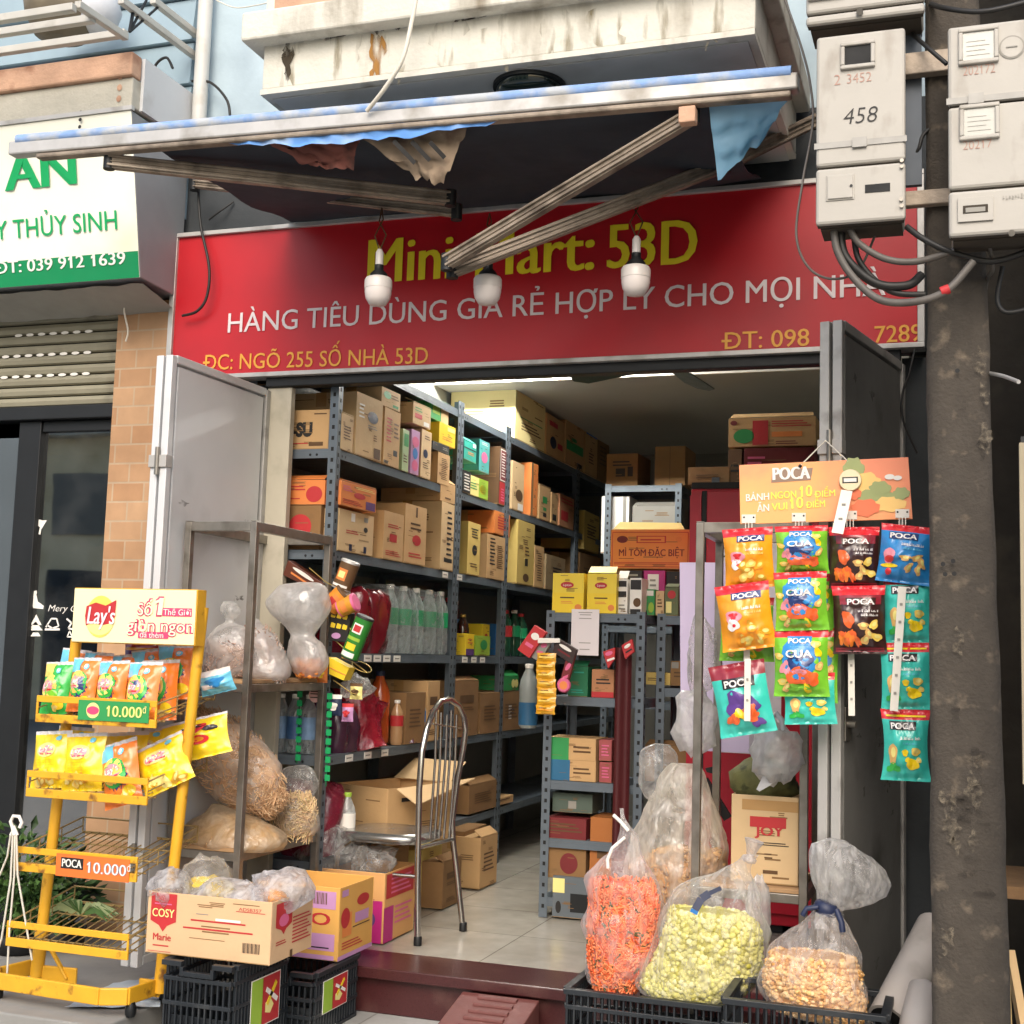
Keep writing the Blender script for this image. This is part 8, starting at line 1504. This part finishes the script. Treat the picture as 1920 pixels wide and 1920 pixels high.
carton('noodle_carton', 'open orange noodle carton lettered in dark red above the tea boxes', Vec(((P(1145, 1020, 1.22).x+P(1294, 1020, 1.22).x)/2, 1.22+0.14, zmi)), X_, Y_, (P(1294, 1020, 1.22).x-P(1145, 1020, 1.22).x, 0.28, P(1200, 993, 1.22).z-zmi), mat('noodle_orange', 'df8740', 0.6, var=0.05), None,
    [pf('t', 0.11, 0.93, 0.33, 0.50, M_dred, 'MÌ TÔM ĐẶC BIỆT', off=0.018), pf('e', 0.08, 0.22, 0.66, 0.84, M_dred), pf('r', 0.33, 0.70, 0.66, 0.84, M_redp), pf('r', 0.345, 0.685, 0.68, 0.82, mat('noodle_orange', 'df8740'), lift=0.0006), pf('l', 0.38, 0.64, 0.70, 0.78, M_redp, 1, lift=0.001), pf('l', 0.11, 0.3, 0.25, 0.28, M_dred, 1), pf('l', 0.05, 0.95, 0.11, 0.18, M_redp, 2), pf('r', 0.02, 0.98, 0.92, 0.935, M_redp), pf('r', 0.02, 0.98, 0.05, 0.065, M_redp), pf('r', 0.02, 0.028, 0.065, 0.92, M_redp), pf('r', 0.972, 0.98, 0.065, 0.92, M_redp), pf('e', 0.82, 0.9, 0.68, 0.82, M_org, lift=0.0004)], open_top=True)
x0_, x1_ = P(1147, 985, 1.22).x, P(1290, 985, 1.22).x; zt_ = P(1200, 993, 1.22).z
b = B(); b.prism([Vec((x0_, 1.24, zt_)), Vec((x1_-0.02, 1.24, zt_)), Vec((x1_-0.05, 1.30, zt_+0.035)), Vec((x0_+0.02, 1.30, zt_+0.04))], (0, 0, 0.004), M_cardy); b.ob(Vec(((x0_+x1_)/2, 1.31, zt_+0.008)), X_, Y_, Z_, 0.06, 0.03, 0.02, M_grn); tag(b.build('carton_flap', loc=(x0_, 1.24, zt_)), 'yellowish top flap standing open over the lettered orange noodle carton', 'flap')
cc('carton', 'plain dark carton carrying the orange noodle carton', 1150, 1068, 1290, 1142, 1.24, M_cardd, [pf('l', 0.2, 0.8, 0.3, 0.6, M_brn, 3)], 0.2, CZ[0])
cc('carton', 'dark green box on the second board of the centre shelving', 1066, 1250, 1104, 1302, CY+0.02, mat('dark_green_box', '1e6a48', 0.5, var=0.06), [pf('l', 0.15, 0.8, 0.1, 0.25, M_teal, 2), pf('l', 0.3, 0.8, 0.75, 0.85, M_teal, 1)], 0.2, CZ[1]); cc('carton', 'small brown printed box next to the dark green box', 1108, 1256, 1150, 1304, CY+0.02, mat('reddish_carton', 'b07c58'), [pf('l', 0.2, 0.85, 0.45, 0.7, M_blk, 2), pf('r', 0.0, 1, 0.0, 0.2, M_redp)], 0.2, CZ[1])
cc('carton', 'green and tan box, upper of two on the third board', 1024, 1386, 1118, 1424, CY+0.02, M_card, [pf('r', 0.0, 0.46, 0.0, 1.0, M_grn), pf('l', 0.55, 0.9, 0.3, 0.7, M_brn, 2)], 0.2, P(1070, 1426, CY+0.02).z); cc('carton', 'blue and tan box, lower of two on the third board', 1024, 1428, 1118, 1466, CY+0.02, M_card, [pf('r', 0.0, 0.48, 0.0, 1.0, mat('box_blue', '2a6488', 0.5)), pf('l', 0.55, 0.9, 0.3, 0.7, M_brn, 2)], 0.2, CZ[2])
cc('carton', 'small pink red box, upper one beside the green and tan box', 1122, 1388, 1146, 1424, CY+0.03, mat('pink_red_box', '9a4a4a', 0.5, var=0.1), [pf('l', 0.2, 0.8, 0.2, 0.8, M_pink, 4)], 0.18, P(1130, 1427, CY+0.03).z); cc('carton', 'small pink red box, lower one beside the blue and tan box', 1124, 1430, 1148, 1467, CY+0.03, mat('pink_red_box', '9a4a4a'), [pf('l', 0.2, 0.8, 0.2, 0.8, M_pink, 4)], 0.18, CZ[2])
cc('carton', 'flat grey green box on the fourth board of the centre shelving', 1035, 1490, 1110, 1522, CY+0.06, mat('grey_green_box', '4c5a50', 0.6, var=0.1), [pf('r', 0.4, 0.6, 0.2, 0.6, M_grey)], 0.2, CZ[3] if False else P(1070, 1524, CY+0.06).z)
cc('carton', 'dark printed box above the floor in the centre shelving', 1024, 1537, 1100, 1572, CY+0.02, M_dred, [pf('l', 0.1, 0.9, 0.3, 0.8, M_brn, 3)], 0.2, P(1060, 1574, CY+0.02).z)
cc('carton', 'maroon brown box with a faint round print low in the centre shelving', 1024, 1590, 1100, 1645, CY+0.02, M_cardd, [pf('e', 0.35, 0.8, 0.15, 0.8, M_dred)], 0.2, CZ[4] if False else P(1060, 1648, CY+0.02).z); cc('carton', 'orange brown box low at the right of the centre shelving', 1104, 1535, 1152, 1640, CY+0.02, mat('orange_brown_box', 'a5642e', 0.7, var=0.08), [pf('r', 0.3, 0.7, 0.3, 0.5, M_brn)], 0.2, P(1120, 1643, CY+0.02).z)
cc('carton', 'grey machine box with a white sticker at the floor of the centre shelving', 1035, 1648, 1110, 1692, CY+0.0, mat('grey_machine_box', '5c646a', 0.5, var=0.08), [pf('r', 0.0, 0.3, 0.6, 0.95, M_ypale), pf('r', 0.45, 0.9, 0.15, 0.6, M_dark), pf('e', 0.08, 0.22, 0.1, 0.4, M_blk)], 0.2, 0.17)
b = B(); a, c = P(1070, 1228, CY-0.02), P(1124, 1143, CY-0.02); yy = CY-0.02; b.bx(a.x, c.x, yy-0.001, yy, a.z, c.z, mat('paper', 'd9d2d4', 0.7, var=0.02))
for v, w_ in ((0.93, 0.5), (0.88, 0.4), (0.80, 0.45), (0.27, 0.42), (0.13, 0.36)): b.rect(Vec(((a.x+c.x)/2, yy-0.0016, a.z+(c.z-a.z)*v)), X_, Z_, (c.x-a.x)*w_, 0.0035, M_grey)
tag(b.build('paper_notice', loc=a), 'white paper notice taped to the top board of the centre shelving', 'notice')
b = B(); a, c = P(1146, 1640, CY-0.03), P(1186, 1215, CY-0.03)
sheet(b, lambda u, v: Vec((a.x+(c.x-a.x)*u, CY-0.03-0.012*math.sin(u*7), a.z+(c.z-a.z)*v)), 10, 12, mat('dark_red_ribbon', '4a1216', 0.6, var=0.12)); tag(b.build('red_ribbon', loc=a), 'dark red cloth ribbon hanging down the front of the centre shelving', 'ribbon')
# hanging sachets on the centre shelving
Ys = CY-0.14
def slab(name, label, pts, Y, d, m, extra=None, cat='packet'):
    b = B(); q = [P(x, y, Y) for x, y in pts]; b.prism(q, (0, d, 0), m)
    if extra: extra(b, q)
    return tag(b.build(name, loc=q[-1], bevel=0.002), label, cat)
def ex_stripe(m, m2=None):
    def f(b, q):
        cx = sum(q, Vec())/len(q); e1 = (q[1]-q[0]).normalized(); e2 = (q[-1]-q[0]).normalized(); L1, L2 = (q[1]-q[0]).length, (q[-1]-q[0]).length
        b.disc(cx+e2*L2*-0.2-Y_*0.001, e1, e2, L1*0.3, L2*0.12, m, 16); b.rect(cx+e2*L2*0.15-Y_*0.001, e1, e2, L1*0.6, L2*0.12, m2 or m)
    return f
slab('sachet_box', 'tilted red sachet card at the left of the hanging cluster', [(1002, 1172), (1024, 1186), (992, 1234), (970, 1218)], Ys, 0.03, M_redp, ex_stripe(M_wht, M_pink)); slab('sachet_strip', 'grey strip of sachets next to the tilted red card', [(1018, 1195), (1036, 1200), (1012, 1242), (996, 1232)], Ys+0.02, 0.02, M_grey, ex_stripe(M_pink)); slab('sachet_strip', 'dark strip of coffee sachets slanting to the right', [(1044, 1195), (1082, 1218), (1072, 1246), (1036, 1222)], Ys+0.01, 0.025, mat('dark_sachet', '3c302e', 0.3, var=0.3, vs=20), ex_stripe(M_wht, M_dred)); slab('sachet_strip', 'red strip of sachets hanging below the dark ones', [(1062, 1232), (1080, 1224), (1060, 1300), (1046, 1290)], Ys+0.015, 0.02, M_dred, ex_stripe(M_pink)); slab('sachet_strip', 'white paper clip band holding the hanging sachets', [(1008, 1196), (1050, 1197), (1050, 1205), (1008, 1206)], Ys-0.004, 0.004, M_wht)
b = B(); q0, q1 = P(1003, 1338, Ys-0.01), P(1045, 1225, Ys-0.01); n = 7
for i in range(n):
    z0_, z1_ = q0.z+(q1.z-q0.z)*i/n, q0.z+(q1.z-q0.z)*(i+1)/n; pch = Pouch(Vec(((q0.x+q1.x)/2+0.004*math.sin(i), Ys-0.01, (z0_+z1_)/2)), X_, Z_, (q1.x-q0.x)*0.95, (z1_-z0_)*1.02, 0.022, i); pch.body(b, [(1.0, F_gold)], 8, 6); pch.patch(b, 0.1, 0.9, 0.42, 0.62, F_chip if i else F_or, n=4); pch.patch(b, 0.2, 0.6, 0.68, 0.74, F_dk, 0.0018, n=3)
tag(b.build('sachet_strip', loc=q0), 'long golden strip of sachets hanging in front of the centre shelving', 'sachets')
b = B(); c = P(1058, 1285, Ys); b.lathe(c, [(0.03, 0), (0.032, 0.006), (0.026, 0.014)], M_pink, 20, (0, -1, 0)); b.disc(c+Vec((0, -0.0145, 0)), X_, Z_, 0.018, 0.018, M_org, 16); tag(b.build('round_packet', loc=c), 'small round pink packet at the right of the golden sachets', 'packet')
slab('snack_packet', 'red packet with white figure at the right upright of the centre shelving', [(1165, 1210), (1185, 1198), (1189, 1222), (1172, 1236)], Ys+0.05, 0.02, M_redp, ex_stripe(M_wht, M_blk)); slab('snack_packet', 'red packet hanging askew left of the other red one', [(1130, 1222), (1153, 1214), (1152, 1236), (1140, 1254)], Ys+0.05, 0.02, M_redp, ex_stripe(M_pink, M_wht))
p = P(990, 1345, CY+0.35); bottle((p.x, CY+0.35, P(990, 1365, CY+0.35).z), 0.30, 0.045, M_wht, mat('bleach_label', '2f6288', 0.4), mat('bleach_white', '8e9694', 0.4), name='detergent_bottle', label='white and blue detergent bottle behind the golden sachets', lz=(0.05, 0.4))
# ------------------------------------------------------------------ dim goods right of the centre shelving
GD = 'dim cartons at the right inside the shop'
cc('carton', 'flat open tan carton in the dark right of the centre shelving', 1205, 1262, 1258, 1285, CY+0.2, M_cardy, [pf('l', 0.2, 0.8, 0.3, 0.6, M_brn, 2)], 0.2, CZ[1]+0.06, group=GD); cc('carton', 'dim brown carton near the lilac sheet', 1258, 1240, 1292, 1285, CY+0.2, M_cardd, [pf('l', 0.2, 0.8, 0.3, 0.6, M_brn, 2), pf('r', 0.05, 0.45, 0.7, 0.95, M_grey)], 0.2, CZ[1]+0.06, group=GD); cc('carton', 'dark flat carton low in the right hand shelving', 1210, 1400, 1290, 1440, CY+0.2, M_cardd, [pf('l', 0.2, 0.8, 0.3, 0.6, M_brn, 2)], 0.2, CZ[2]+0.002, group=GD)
# ------------------------------------------------------------------ back shelving goods, fridge
GE = 'cartons on top at the back of the shop'
cc('carton', 'printed carton on the back shelving at the end of the aisle', 1138, 850, 1198, 908, 3.05, M_cardd, [pf('l', 0.2, 0.8, 0.6, 0.8, M_blk, 2), pf('r', 0.3, 0.6, 0.3, 0.55, M_blk), pf('r', 0.68, 0.85, 0.3, 0.6, M_blk)], 0.3, bz, group=GE); cc('carton', 'plain brown carton standing tall on the back shelving', 1228, 836, 1286, 908, 3.02, M_cardd, [pf('r', 0.49, 0.51, 0.0, 1.0, M_brn)], 0.3, bz, group=GE)
cc('carton', 'white box on the second board of the back shelving', 1128, 930, 1180, 958, 3.05, M_wht, [pf('r', 0.78, 0.9, 0.0, 1.0, M_grey)], 0.2, bz-0.41, group=GE); cc('carton', 'grey carton beside the white box at the back', 1186, 948, 1270, 985, 3.05, M_grey, [pf('l', 0.2, 0.8, 0.3, 0.6, M_brn, 2)], 0.2, bz-0.41, group=GE)
cc('carton', 'low dark carton right of the plain brown one, above the fridge', 1290, 875, 1368, 912, 1.8, M_cardd, [pf('l', 0.2, 0.8, 0.3, 0.6, M_brn, 2)], 0.25, 2.172, group=GE); cc('carton', 'maroon carton under the big printed carton', 1394, 838, 1525, 880, 1.8, M_dred, [pf('l', 0.05, 0.3, 0.2, 0.8, M_pink, 4)], 0.25, 2.172, group=GE); zt_ = P(1450, 838, 1.8).z
cc('carton', 'dark carton left of the maroon one under the big printed carton', 1366, 842, 1392, 880, 1.8, M_brn, [pf('l', 0.2, 0.8, 0.3, 0.6, M_blk, 2)], 0.25, 2.172, group=GE); cc('carton', 'big brown carton with red and green print near the top right', 1366, 780, 1530, 838, 1.8, M_card, [pf('e', 0.06, 0.3, 0.12, 0.62, M_grn), pf('r', 0.28, 0.46, 0.05, 0.9, M_redp), pf('l', 0.5, 0.95, 0.65, 0.9, M_redp, 3), pf('r', 0.5, 0.85, 0.32, 0.5, M_org), pf('l', 0.55, 0.8, 0.05, 0.2, M_dred, 2), pf('e', 0.02, 0.1, 0.75, 0.92, M_dred)], 0.3, max(zt_, P(1450, 838, 1.8).z)+0.002, group=GE)
FY = 1.0; fx0, fx1 = P(1293, 1000, FY).x, 0.88; fzt = P(1350, 915, FY).z
t = thing('fridge', 'tall red drinks fridge at the right inside the shop', 'fridge', ((fx0+fx1)/2, FY+0.3, 0.165)); M_fr = mat('fridge_red', 'b3152b', 0.35, var=0.05)
xm = P(1320, 950, FY).x
b = B(); b.bx(fx0, fx1, FY+0.02, FY+0.6, 0.20, fzt, M_fr); b.build('cabinet', t, bevel=0.006)
b = B(); b.bx(xm+0.012, fx1, FY, FY+0.018, 0.25, fzt-0.012, M_fr); b.build('door', t, bevel=0.004)
b = B(); b.bx(fx0, xm-0.012, FY, FY+0.018, 0.25, fzt-0.03, M_fr); b.bx(xm-0.011, xm+0.011, FY+0.006, FY+0.0195, 0.25, fzt-0.012, M_blk); b.bx(fx0, fx1, FY+0.03, FY+0.55, fzt+0.001, fzt+0.03, M_blk); b.build('trim', t); 
b = B(); b.bx(fx0+0.03, fx1-0.03, FY+0.05, FY+0.55, 0.167, 0.199, M_dark); b.build('plinth', t)
b = B(); Yl = 0.20; a, c = P(1275, 1405, Yl), P(1330, 1055, Yl); c2 = P(1400, 1052, Yl)
sheet(b, lambda u, v: Vec((P(1272+8*(1-v), 1200, Yl).x+(c2.x-P(1272, 1200, Yl).x)*u, Yl-0.01*math.sin(u*4)-0.004*nz((u*4, v*6, 2)), a.z+(c.z-a.z)*v)), 12, 16, mat('lilac_sheet', 'c4b6d2', 0.6, var=0.03)); tag(b.build('lilac_sheet', loc=a), 'pale lilac plastic sheet hanging behind the right steel rack', 'sheet')
b = B(); Yw = 0.6; a, c = P(1338, 1410, Yw), P(1420, 1010, Yw); b.bx(a.x, c.x+0.1, Yw, Yw+0.004, a.z, c.z, mat('notice_board', 'cfc9cc', 0.6)); o = P(1346, 1045, Yw-0.002); b.text('C', o, X_, Z_, 0.03, 0.042, M_dark, 0.0); tag(b.build('white_board', loc=a), 'white board with a black capital letter behind the first column of snack bags', 'board')
b = B(); p = P(1340, 1450, 0.1); b.prism([P(1322, 1440, 0.1), P(1345, 1436, 0.1), P(1342, 1452, 0.1), P(1325, 1448, 0.1)], (0, 0.01, 0), M_blk); b.bar(P(1320, 1462, 0.1), P(1365, 1535, 0.1), 0.02, 0.03, M_blk); tag(b.build('black_strap', loc=p), 'black strap slanting behind the tall cloudy sack', 'strap')
# ------------------------------------------------------------------ crisp cans and snacks in the wire holder at the shelf end
t = thing('can_holder', 'thin brass wire can holder hanging on the front of the shelving', 'can holder', P(640, 1270, -0.03)); b = B(); Yc2 = 0.0
for q in ([(580, 1065), (612, 1092), (645, 1108)], [(622, 1150), (650, 1165), (662, 1190)], [(628, 1200), (652, 1222)], [(640, 1232), (660, 1240), (690, 1262)], [(625, 1275), (660, 1300), (668, 1302)]): b.tube([P(x, y, Yc2) for x, y in q], 0.0022, mat('brass_wire', 'a08a4a', 0.4, 0.5), 5)
c = P(678, 1250, Yc2); b.tube([c+Vec((0.04*math.cos(a), 0.04*math.sin(a)*0.8, 0.012*math.sin(a)-0.018*math.cos(a))) for a in [2*math.pi*i/20 for i in range(20)]], 0.002, mat('brass_wire', 'a08a4a'), 5, True); b.build('wire', t)
def can(label, x0, y0, x1, y1, r, Y, m, capm, deco_=None):
    a, c = P(x0, y0, Y), P(x1, y1, Y); d = c-a; L = d.length; d.normalize(); t = thing('crisp_can', label, 'can', a, 'crisp cans in the wire holder'); b = B()
    b.lathe(a, [(r, 0.0), (r, L)], m, 20, d); 
    s = d.cross(Y_).normalized(); f = (-Y_-d*(-Y_).dot(d)).normalized()
    def curved(u0, u1, v0, v1, mm, lift=0.0008, k=8):
        vs = [a+d*(L*(v0+(v1-v0)*j))+(s*math.sin(an)+f*math.cos(an))*(r+lift) for an in [u0+(u1-u0)*i/k for i in range(k+1)] for j in (0, 1)]
        b.add(vs, [(2*i, 2*i+1, 2*i+3, 2*i+2) for i in range(k)], mm, True)
    for q in deco_ or []: curved(*q)
    b.build('tube', t); b = B(); b.lathe(a+d*L, [(r*1.03, 0), (r*1.03, 0.008), (r*0.9, 0.01)], capm, 20, d); b.lathe(a-d*0.006, [(r*1.02, 0), (r*1.02, 0.006)], capm, 20, d); b.build('rim', t)
can('brown crisp can standing uppermost in the wire holder', 640, 1102, 657, 1056, 0.038, 0.0, M_brn, M_alu, [(-0.5, 0.6, 0.3, 0.75, M_org), (-0.3, 0.4, 0.4, 0.65, M_chip_ if False else M_ypale, 0.0014), (-1, 1, 0.05, 0.14, M_wht)])
can('orange and brown crisp can below the brown one', 618, 1138, 645, 1112, 0.04, -0.02, mat('can_orange', 'd98b2e', 0.35, var=0.15, vs=25), M_brn, [(-1, 0.2, 0.2, 0.8, M_org), (-0.4, 0.3, 0.3, 0.6, M_redp, 0.0014)])
can('round ended yellow can pointing to the right', 640, 1140, 664, 1130, 0.036, -0.03, mat('can_amber', 'c58a2c', 0.35, var=0.2, vs=25), M_pink, [(-0.8, 0.6, 0.2, 0.6, M_org)])
can('green crisp can tilted in the wire holder', 655, 1232, 684, 1160, 0.036, -0.04, mat('can_green', '2c7a2e', 0.3, var=0.1), M_blk, [(-0.6, 0.5, 0.62, 0.86, M_wht), (-0.45, 0.35, 0.66, 0.82, M_redp, 0.0014), (-0.8, 0.8, 0.44, 0.52, M_lime), (-0.6, 0.5, 0.2, 0.36, M_yl), (-0.8, 0.8, 0.02, 0.14, M_wht)])
slab('snack_box', 'dark brown snack box sticking out to the left behind the steel rack', [(540, 1050), (606, 1094), (592, 1108), (530, 1078)], 0.0, 0.05, mat('choc_box', '5a2c1c', 0.4, var=0.15), ex_stripe(M_wht, M_org), 'box')
slab('snack_bag', 'black snack bag with yellow lettering shapes beside the rack post', [(618, 1140), (658, 1150), (650, 1205), (614, 1200)], -0.01, 0.04, M_blk, lambda b, q: [b.disc(P(x, y, -0.0125), X_, Z_, 0.011, 0.011, M_yl, 12, f=lambda i: 1+0.2*math.sin(i*2)) for x, y in ((625, 1153), (636, 1155), (647, 1157), (624, 1172), (635, 1174), (646, 1176))]+[b.disc(P(630, 1192, -0.0125), X_, Z_, 0.02, 0.012, M_lilac, 14)], 'bag')
slab('snack_box', 'bright yellow box at the bottom of the can holder', [(617, 1232), (655, 1252), (644, 1276), (617, 1264)], -0.02, 0.06, M_yl, lambda b, q: b.bar(q[0].lerp(q[3], 0.6)-Y_*0.001, q[1].lerp(q[2], 0.6)-Y_*0.001, 0.002, 0.004, M_gold_ if False else M_org), 'box')
cpx('plastic_bag', 'clear bag hanging under the can holder', 640, 1268, 700, 1310, 0.08, FL_thin, 91, 0.05, 0.4)
# ------------------------------------------------------------------ chrome chair
t = thing('metal_chair', 'chrome tube chair with an arched slatted back turned away from the street', 'chair', (-0.9, 0.28, 0.165)); fz_ = 0.166
A0, B0 = PZ(783, 1772, fz_), PZ(868, 1745, fz_); AY, BY = A0.y, B0.y
def CA(x, y): return P(x, y, AY)
def CB(x, y): return P(x, y, BY)
la = [A0, CA(783, 1660), CA(784, 1580), CA(786, 1480), CA(791, 1410)]; lb = [B0, CB(857, 1640), CB(849, 1575), CB(848, 1540), CB(858, 1460), CB(869, 1400), CB(873, 1368)]
ym = lambda f: AY+(BY-AY)*f
arch = [P(800, 1368, ym(0.1)), P(812, 1335, ym(0.27)), P(826, 1316, ym(0.45)), P(843, 1311, ym(0.62)), P(860, 1322, ym(0.82)), P(870, 1345, ym(0.95))]
b = B(); b.tube(la+arch+lb[::-1], 0.0125, M_chrome, 12); b.build('back_frame', t)
for p in (A0, B0):
    b = B(); b.lathe((p.x, p.y, fz_-0.0005), [(0.016, 0), (0.016, 0.03), (0.014, 0.034)], M_dark, 12); b.build('rubber_foot', t)
for k, (xt, yt, xb, f) in enumerate(((818, 1332, 806, 0.3), (827, 1336, 815, 0.40), (838, 1340, 823, 0.5), (846, 1332, 832, 0.6), (856, 1340, 842, 0.72))):
    b = B(); pa, pb = P(xt, yt, ym(f)), P(xb, 1572, ym(f)); b.tube([pa, pa.lerp(pb, 0.4)+Vec((0.006, 0, 0)), pb], 0.0055, M_chrome, 8); b.build('slat', t)
sz = P(784, 1578, AY).z; xs0 = A0.x
b = B(); b.tube([P(784, 1590, AY), P(850, 1573, BY)], 0.008, M_chrome, 8); b.tube([P(812, 1357, ym(0.18)), P(865, 1366, ym(0.85))], 0.004, M_chrome, 6)
b.tube([(xs0-0.02, AY+0.02, 0.42), (xs0-0.36, AY+0.0, 0.42)], 0.008, M_chrome, 8); b.build('crossbar', t)
b = B(); cx_, cy_ = xs0-0.20, (AY+BY)/2; n = 28
def seatring(z, f): return [Vec((cx_+0.19*f*math.copysign(abs(math.cos(a))**0.6, math.cos(a)), cy_+0.175*f*math.copysign(abs(math.sin(a))**0.6, math.sin(a)), z)) for a in [2*math.pi*i/n for i in range(n)]]
b.loft([seatring(sz-0.02, 0.94), seatring(sz-0.008, 1.0), seatring(sz+0.008, 0.99), seatring(sz+0.018, 0.88)], mat('seat_metal', 'a5a5a2', 0.22, 0.85, var=0.08)); b.build('seat', t)
for y in (AY+0.0, BY-0.0):
    b = B(); b.tube([(xs0-0.30, y, sz-0.015), (xs0-0.36, y, sz-0.06), (xs0-0.38, y, fz_+0.03), (xs0-0.38, y, fz_+0.002)], 0.0115, M_chrome, 10); b.build('front_leg', t)
# ------------------------------------------------------------------ remaining small setting pieces
b = B(); a, c = P(1345, 1880, -0.2), P(1300, 1900, -0.2)
b.bx(-6, -1.36, -1.06, 0.0, 0.001, ZG, mat('raised_slab', '8b8a86', 0.8, var=0.12, vs=8, bump=0.2, bs=40)); struct(b.build('raised_pavement', bevel=0.006))
